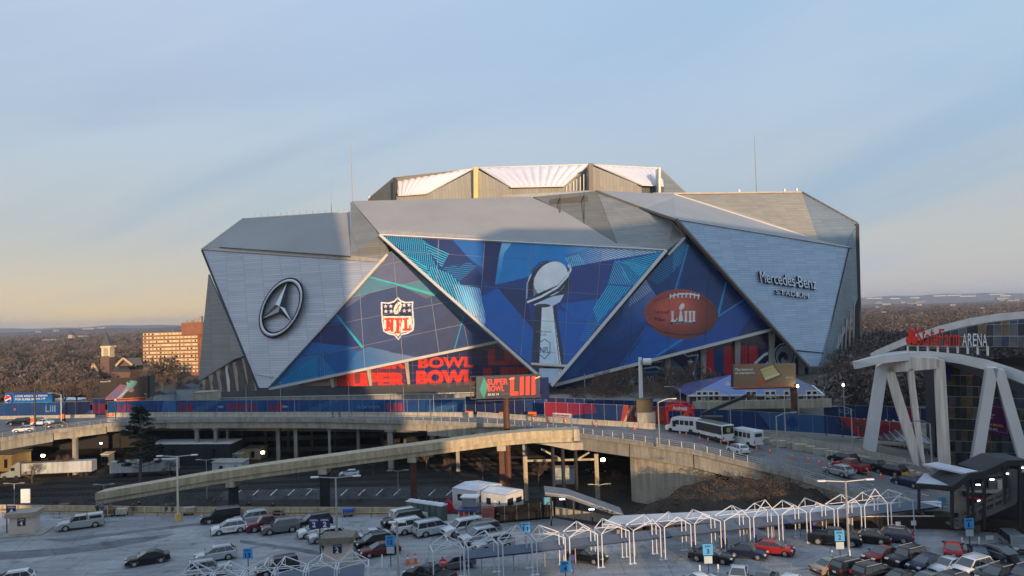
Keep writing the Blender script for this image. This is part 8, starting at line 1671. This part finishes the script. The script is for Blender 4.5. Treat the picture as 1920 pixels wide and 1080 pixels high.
# work lamps glowing in the gulch
for x, y, yb_, lab in ((345, 833, 868, 'bright work lamp on a stand left under the viaduct'), (493, 846, 868, 'bright work lamp beside the tan huts under the viaduct'), (81, 852, 872, 'bright work lamp under the far left girder'), (1132, 859, 905, 'glowing lamp by the abutment corner'), (190, 829, 868, 'small white lamp deep under the viaduct at left')):
    p = G(x, yb_, GULCH_Z); zc = CAMZ - (y - (622 - .0332 * x)) * p.y / FOC; t = thing('work_lamp', lab, 'lamp', p); link('stand', MB().tube((0, 0, 0), (0, 0, zc - p.z), .08, n=6).mesh('stand', DARK), t); h_ = MB()
    h_.box((0, -.05, zc - p.z), (.75 if x != 190 else .4, .2, .5 if x != 190 else .3)); link('lamp_glass', h_.mesh('lamp_glass', mat('work_lamp_light', (1., .78, .45), .5, 0, 0, emit=45)), t)
# ================================================================== station at the right edge
SB = mat('station_black', (.022, .023, .027), .6); t = thing('station_entrance', 'black steel station entrance with stepped roofs and an outdoor stair at right', 'station', tuple(G(1830, 990, 0))); pn = _vpl(at(1720, 940, 89), at(1940, 940, 87))
def sl(nm, pts, dep, m_, off=0.): mb = MB(); mb.slab([pn(*p, off) for p in pts], (0, dep, 0)); mb.build(nm, m_, t)
sl('roof_fascia', [(1721, 907), (1785, 912), (1818, 888), (1844, 884), (1890, 863), (1935, 863), (1935, 872), (1893, 874), (1848, 898), (1822, 899), (1788, 922), (1722, 915)], .5, SB)
mb = MB(); W1 = [pn(1721, 907), pn(1785, 912)]; mb.slab([W1[0] + V((0, .5, -.05)), W1[1] + V((0, .5, -.05)), W1[1] + V((.5, 5.0, .05)), W1[0] + V((3.5, 5.0, .05))], (0, 0, -.2)); mb.build('roof', mat('roof_pale', (.50, .52, .58), .5), t)
mb = MB(); W2 = [pn(1818, 888), pn(1844, 884)]; mb.slab([W2[0] + V((0, .5, -.1)), W2[1] + V((0, .5, -.1)), W2[1] + V((-2, 6, 0)), W2[0] + V((-2.2, 6, 0))], (0, 0, -.2)); mb.build('roof', mat('roof_pale'), t)
for a, b in (((1785, 912), (1818, 888)), ((1844, 884), (1890, 863)), ((1890, 863), (1935, 863))): A, B = pn(*a), pn(*b); mb = MB(); mb.slab([A + V((0, .5, -.1)), B + V((0, .5, -.1)), B + V((0, 5, -.1)), A + V((0, 5, -.1))], (0, 0, -.25)); mb.build('roof', SB, t)
for x, y0, y1, w_ in ((1723, 913, 962, .25), (1785, 918, 990, .3), (1815, 905, 985, .22), (1824, 900, 985, .26), (1845, 898, 992, .3), (1883, 876, 945, .25), (1898, 880, 940, .7), (1912, 872, 990, .25)): mb = MB(); mb.bar(pn(x, y0, .2), pn(x, y1, .2), w_); mb.build('post', SB if w_ < .6 else CONC_D, t)
sl('stair_wall', [(1787, 920), (1812, 918), (1812, 960), (1787, 962)], .4, CONC, -2); sl('inner_wall', [(1812, 900), (1935, 885), (1935, 1000), (1790, 995), (1790, 960), (1812, 958)], .4, SB, -5.5); sl('inner_panel', [(1855, 900), (1882, 897), (1882, 925), (1855, 925)], .2, CONC, -5.2); sl('red_trim', [(1815, 931), (1842, 935), (1842, 938), (1815, 934)], .2, RED, -1)
sl('lower_roof', [(1812, 923), (1862, 926), (1880, 925), (1880, 932), (1840, 937), (1812, 932)], 3.5, SB, -1.2); sl('lower_roof_top', [(1818, 921), (1880, 918), (1880, 925.5), (1862, 926), (1818, 923)], .2, mat('roof_pale'), -1.4)
SG2 = mat('stair_grey', (.12, .12, .115), .8)
for o_, m_ in ((0, SG2), (-2.6, SG2)): sl('stair_stringer', [(1792, 992), (1800, 992), (1905, 945), (1905, 934), (1897, 935), (1845, 962), (1822, 975)], .3, m_, o_)
for dy in (16, 26): 
    for o_ in (.15, -2.4): mb = MB(); mb.bar(pn(1797, 990 - dy, o_), pn(1845, 964 - dy, o_), .12, .35); mb.bar(pn(1845, 964 - dy, o_), pn(1905, 938 - dy, o_), .12, .35); mb.build('handrail', SG2, t)
for k in range(7): x = 1800 + k * 16; y = 988 - k * 8.6; mb = MB(); mb.bar(pn(x, y, .15), pn(x, y - 27, .15), .2); mb.build('baluster', SG2, t)
for k in range(14): f = k / 13; a = pn(lerp(1798, 1900, f), lerp(990, 940, f), -.3); mb = MB(); mb.box((a.x, a.y + 1.2, a.z), (.5, 2.3, .16)); mb.build('step', SG2, t)
for x, y in ((1834, 909), (1891, 888), (1916, 877), (1837, 939), (1860, 899)): p = pn(x, y, .1); mb = MB(); mb.box(p, (.45, .15, .12)); mb.build('light_tube', mat('cool_lamp'), t)
sl('notice', [(1871, 901), (1879, 900), (1879, 918), (1871, 919)], .1, WHITE, -4.9)
t = thing('litter_bin', 'cylindrical metal litter bin right of the row one sign', 'bin', G(1832, 1000, 0)); link('drum', MB().tube((0, 0, 0), (0, 0, 1.05), .36, n=14).mesh('drum', mat('bin_bronze', (.25, .20, .16), .4, .5)), t); link('lid', MB().tube((0, 0, 1.05), (0, 0, 1.15), .38, .3, n=14).mesh('lid', TRIM), t)
t = thing('litter_bin', 'brown litter bin under the walkway behind the row three sign', 'bin', G(1358, 1028, 0)); link('drum', MB().tube((0, 0, 0), (0, 0, 1.05), .4, n=14).mesh('drum', mat('bin_wood', (.22, .12, .08), .7)), t); link('lid', MB().tube((0, 0, 1.05), (0, 0, 1.15), .4, .3, n=14).mesh('lid', TRIM), t)
bk = MB()
for k in range(5):
    bk = MB(); p = G(1858 + k * 11, 996 + k, 0); t = thing('bicycle', 'dark bicycle parked in the shade below the station stair', 'bicycle', p, .6, 'bicycles below the station stair'); pts = lambda c: [V((c + .34 * math.cos(a_), 0, .34 + .34 * math.sin(a_))) for a_ in [2 * math.pi * i / 12 for i in range(13)]]
    for c in (-.5, .5):
        w_ = MB(); q = pts(c)
        for a_, b_ in zip(q, q[1:]): w_.bar(a_, b_, .05)
        link('wheel', w_.mesh('wheel', TYRE), t)
    fm = MB(); 
    for a_, b_ in (((-.5, 0, .34), (-.15, 0, .75)), ((-.15, 0, .75), (.38, 0, .78)), ((.38, 0, .78), (0, 0, .34)), ((0, 0, .34), (-.5, 0, .34)), ((.5, 0, .34), (.36, 0, 1.0)), ((-.15, 0, .95), (0, 0, .34))): fm.bar(a_, b_, .05)
    link('bike_frame', fm.mesh('bike_frame', STEEL), t)
for k, (x, y, lab) in enumerate(((1358, 1030, 'blue accessible parking post behind the blue hatchback'), (1418, 1022, 'blue accessible parking post behind the red hatchback'), (1468, 1018, 'blue accessible parking post right of the red hatchback'), (1528, 1010, 'blue accessible parking post behind the black pickup'), (1302, 1035, 'blue accessible parking post behind the black sedan'), (1142 - 67, 1075, 'blue accessible parking post right of the row four sign'))):
    t = thing('parking_post', lab, 'sign', G(x, y, 0)); link('post', MB().box((0, 0, .9), (.16, .12, 1.8)).mesh('post', mat('post_blue', (.03, .04, .22), .5)), t); link('plate', MB().box((0, -.08, 1.7), (.45, .04, .6)).mesh('plate', mat('post_blue')), t)
# ================================================================== trees near by
def bare_tree(seed, h=8., depth=6):
    r = random.Random(seed); lim = MB(); tw = MB(); tips = []
    def grow(p, d, l, rad, k):
        q = p + d * l; (lim if k < 3 else tw).tube(p, q, rad, rad * .68, 5 if k < 2 else 3, caps=False)
        if k >= depth: return
        for i in range(3 if k else 5):
            nd = (d + V((r.gauss(0, .55), r.gauss(0, .55), r.gauss(.12, .3)))).normalized(); grow(p + d * l * r.uniform(.55, 1.), nd, l * r.uniform(.58, .82), rad * .62, k + 1)
    grow(V((0, 0, 0)), V((0, 0, 1)), h * .28, h * .022, 0); return lim, tw
BARK = mat('bare_bark', (.12, .095, .08), .9, 0, .3, 1.); TWM = mat('fine_twigs', (.14, .095, .07), .9, 0, .35, 1.)
tp = []
for sd in (1, 2, 3):
    l_, tw_ = bare_tree(sd); a = l_.mesh('trunk', BARK); b = tw_.mesh('crown', TWM); tp.append((a, b))
def tree(x, y, z, h, lab, k, grp, Y=None, name='bare_tree'):
    p = G(x, y, z) if Y is None else V((at(x, y, Y).x, Y, z)); t = thing(name, lab, 'tree', p, rnd.uniform(0, 6), grp); t.scale = (h / 8,) * 3; link('trunk', tp[k % 3][0], t); link('crown', tp[k % 3][1], t)
TG = 'bare trees in front of the stadium'
for i, (x, Y, h, lab) in enumerate(((1098, 212, 9, 'bare tree at the left foot of the football mural'), (1122, 206, 11, 'bare tree beside the camera mast left side'), (1148, 208, 12, 'large bare tree under the painted bowl lettering'), (1172, 212, 11, 'bare tree just left of the white camera mast'), (1222, 210, 12, 'bare tree just right of the white camera mast'), (1248, 206, 11, 'bare tree between the camera mast and the feathered head print'), (1276, 212, 13, 'bare tree below the feathered head print'), (1305, 208, 9, 'small bare tree left of the blue tent'), (1556, 205, 12, 'bare tree at the right end of the blue tent'), (1585, 215, 14, 'bare tree behind the upper fence left of the arena'), (1612, 208, 14, 'bare tree seen beside the left arena leg'), (1640, 212, 15, 'bare tree seen between the first two arena legs'), (1668, 206, 15, 'bare tree seen through the middle arena legs'), (1520, 222, 10, 'bare tree peeking over the right tent roof'), (1375, 176, 5, 'small bare tree before the tent doors'), (1540, 150, 6, 'low bare tree in front of the red banner print'), (1575, 148, 5, 'low bare tree beside the red banner print'), (1510, 152, 5, 'low bare tree left of the red banner print'))):
    tree(x, 0, 4.5 if Y > 160 else 1.5, h, lab, i, TG, Y)
TL2 = 'bare trees behind the left banner fence'
for i, (x, Y, h, lab) in enumerate(((20, 262, 12, 'bare tree above the left end of the blue soda billboard'), (55, 270, 13, 'bare tree above the middle of the blue soda billboard'), (88, 266, 13, 'bare tree above the right end of the blue soda billboard'), (112, 255, 14, 'bare tree left of the tall black pole'), (135, 258, 15, 'bare tree right of the tall black pole'), (160, 252, 16, 'large bare tree left of the phone billboard'), (182, 262, 15, 'bare tree rising behind the phone billboard left edge'),  (292, 300, 13, 'bare tree before the brick block left side'), (322, 290, 14, 'bare tree in front of the middle of the brick block'), (350, 280, 12, 'bare tree before the brick block right side'))):
    tree(x, 0, 0.5, h, lab, i + 1, TL2, Y)
for x, y, h, lab in ((128, 893, 7.5, 'bare tree in front of the semi truck trailer'), (252, 893, 6.5, 'bare tree in front of the white box trailer'), (287, 890, 5, 'small bare tree at the white box trailer end'), (223, 942, 4.5, 'small bare tree at the low end of the ramp'), (318, 896, 5.5, 'bare shrubby tree right of the white box trailer'), (700, 892, 6, 'bare tree right of the white car under the viaduct'), (470, 905, 5, 'bare tree right of the pale office cabin in the gulch'), (560, 898, 6, 'bare tree behind the ramp left of the white car'), (615, 905, 5, 'bare tree between the ramp piers'), (800, 880, 7, 'bare tree behind the brown ramp pier'), (845, 895, 6, 'bare tree left of the billboard pole'), (905, 900, 6, 'bare tree right of the tall billboard pole base'), (1010, 912, 7, 'bare tree inside the braced steel frame'), (1160, 925, 6, 'bare tree at the abutment foot'), (1205, 925, 7, 'bare tree in front of the abutment wall'), (1250, 928, 6.5, 'bare tree in the brush right of the abutment wall'), (60, 905, 6, 'bare tree at the semi truck cab'), (888, 826, 2.5, 'low bare shrub hanging behind the ramp near the pole')):
    tree(x, y, GULCH_Z if y > 830 else 1.5, h, lab, int(x), 'bare trees in the gulch')
# dark pine in front of the left viaduct
p = V((at(262, 830, 166).x, 166, GULCH_Z)); t = thing('pine_tree', 'tall dark pine with spreading boughs in front of the left viaduct', 'tree', tuple(p)); mb = MB(); mb.tube(p, p + V((.3, 0, 15.5)), .38, .1, 8); mb.build('trunk', BARK, t)
pads = []; rp = random.Random(3)
for k in range(46):
    f = (k + .5) / 46; z = 3.2 + f * 12.6; rr2 = (1 - f) ** .6 * 5.6 * rp.uniform(.35, 1.05) if f > .12 else rp.uniform(2, 5); a_ = rp.uniform(0, 6.28)
    pads.append((p.x + rr2 * math.cos(a_), p.y + rr2 * math.sin(a_) * .8, p.z + z, rp.uniform(.9, 1.7), rp.uniform(.8, 1.3)))
    if rr2 > 1.2: mb = MB(); mb.bar((p.x, p.y, p.z + z - .4), (pads[-1][0], pads[-1][1], pads[-1][2] + .3), .12); mb.build('bough', BARK, t)
tuft_cloud('needles', pads, mat('pine_needles', (.018, .030, .020), .9, 0, .3, .4, kind='leaf'), 300, kind='stuff', parent=t, seed=9, elong=.9)
# brush on the embankment and along the gulch
bp2 = []; rb_ = random.Random(8)
for k in range(420):
    x, y = rb_.uniform(14, 58), rb_.uniform(97.5, 117); z = embz(x, y)
    if z < GULCH_Z + .3: continue
    bp2.append((x, y, z - .2, rb_.uniform(.7, 1.5), rb_.uniform(.9, 2.2)))
tuft_cloud('brush', bp2, mat('brush_twigs', (.12, .08, .055), .95, 0, .5, .3, kind='leaf'), 90, seed=12, elong=.55)
gp = []
for k in range(1500):
    x, y = rb_.uniform(-150, 60), rb_.choice((rb_.uniform(122, 134), rb_.uniform(183, 194), rb_.uniform(140, 150))); gp.append((x, y, GULCH_Z - .1, rb_.uniform(.5, 1.6), rb_.uniform(.5, 2.0)))
tuft_cloud('weeds', gp, mat('dry_weeds', (.05, .042, .03), .95, 0, .5, .3, kind='leaf'), 40, seed=13, elong=.5)

fs_ = []
for k in range(260):
    x = rb_.choice((rb_.uniform(1075, 1185), rb_.uniform(1205, 1320), rb_.uniform(1040, 1330))); Y = rb_.uniform(200, 222); h = rb_.uniform(2.5, 7) if x > 1090 else rb_.uniform(1.5, 3); q = at(x, 750, Y); fs_.append((q.x, Y, 4.2, rb_.uniform(1.2, 2.6), h))
tuft_cloud('shrubbery', fs_, mat('winter_shrubs', (.13, .085, .06), .95, 0, .4, .2, kind='leaf'), 130, seed=15, elong=.5)
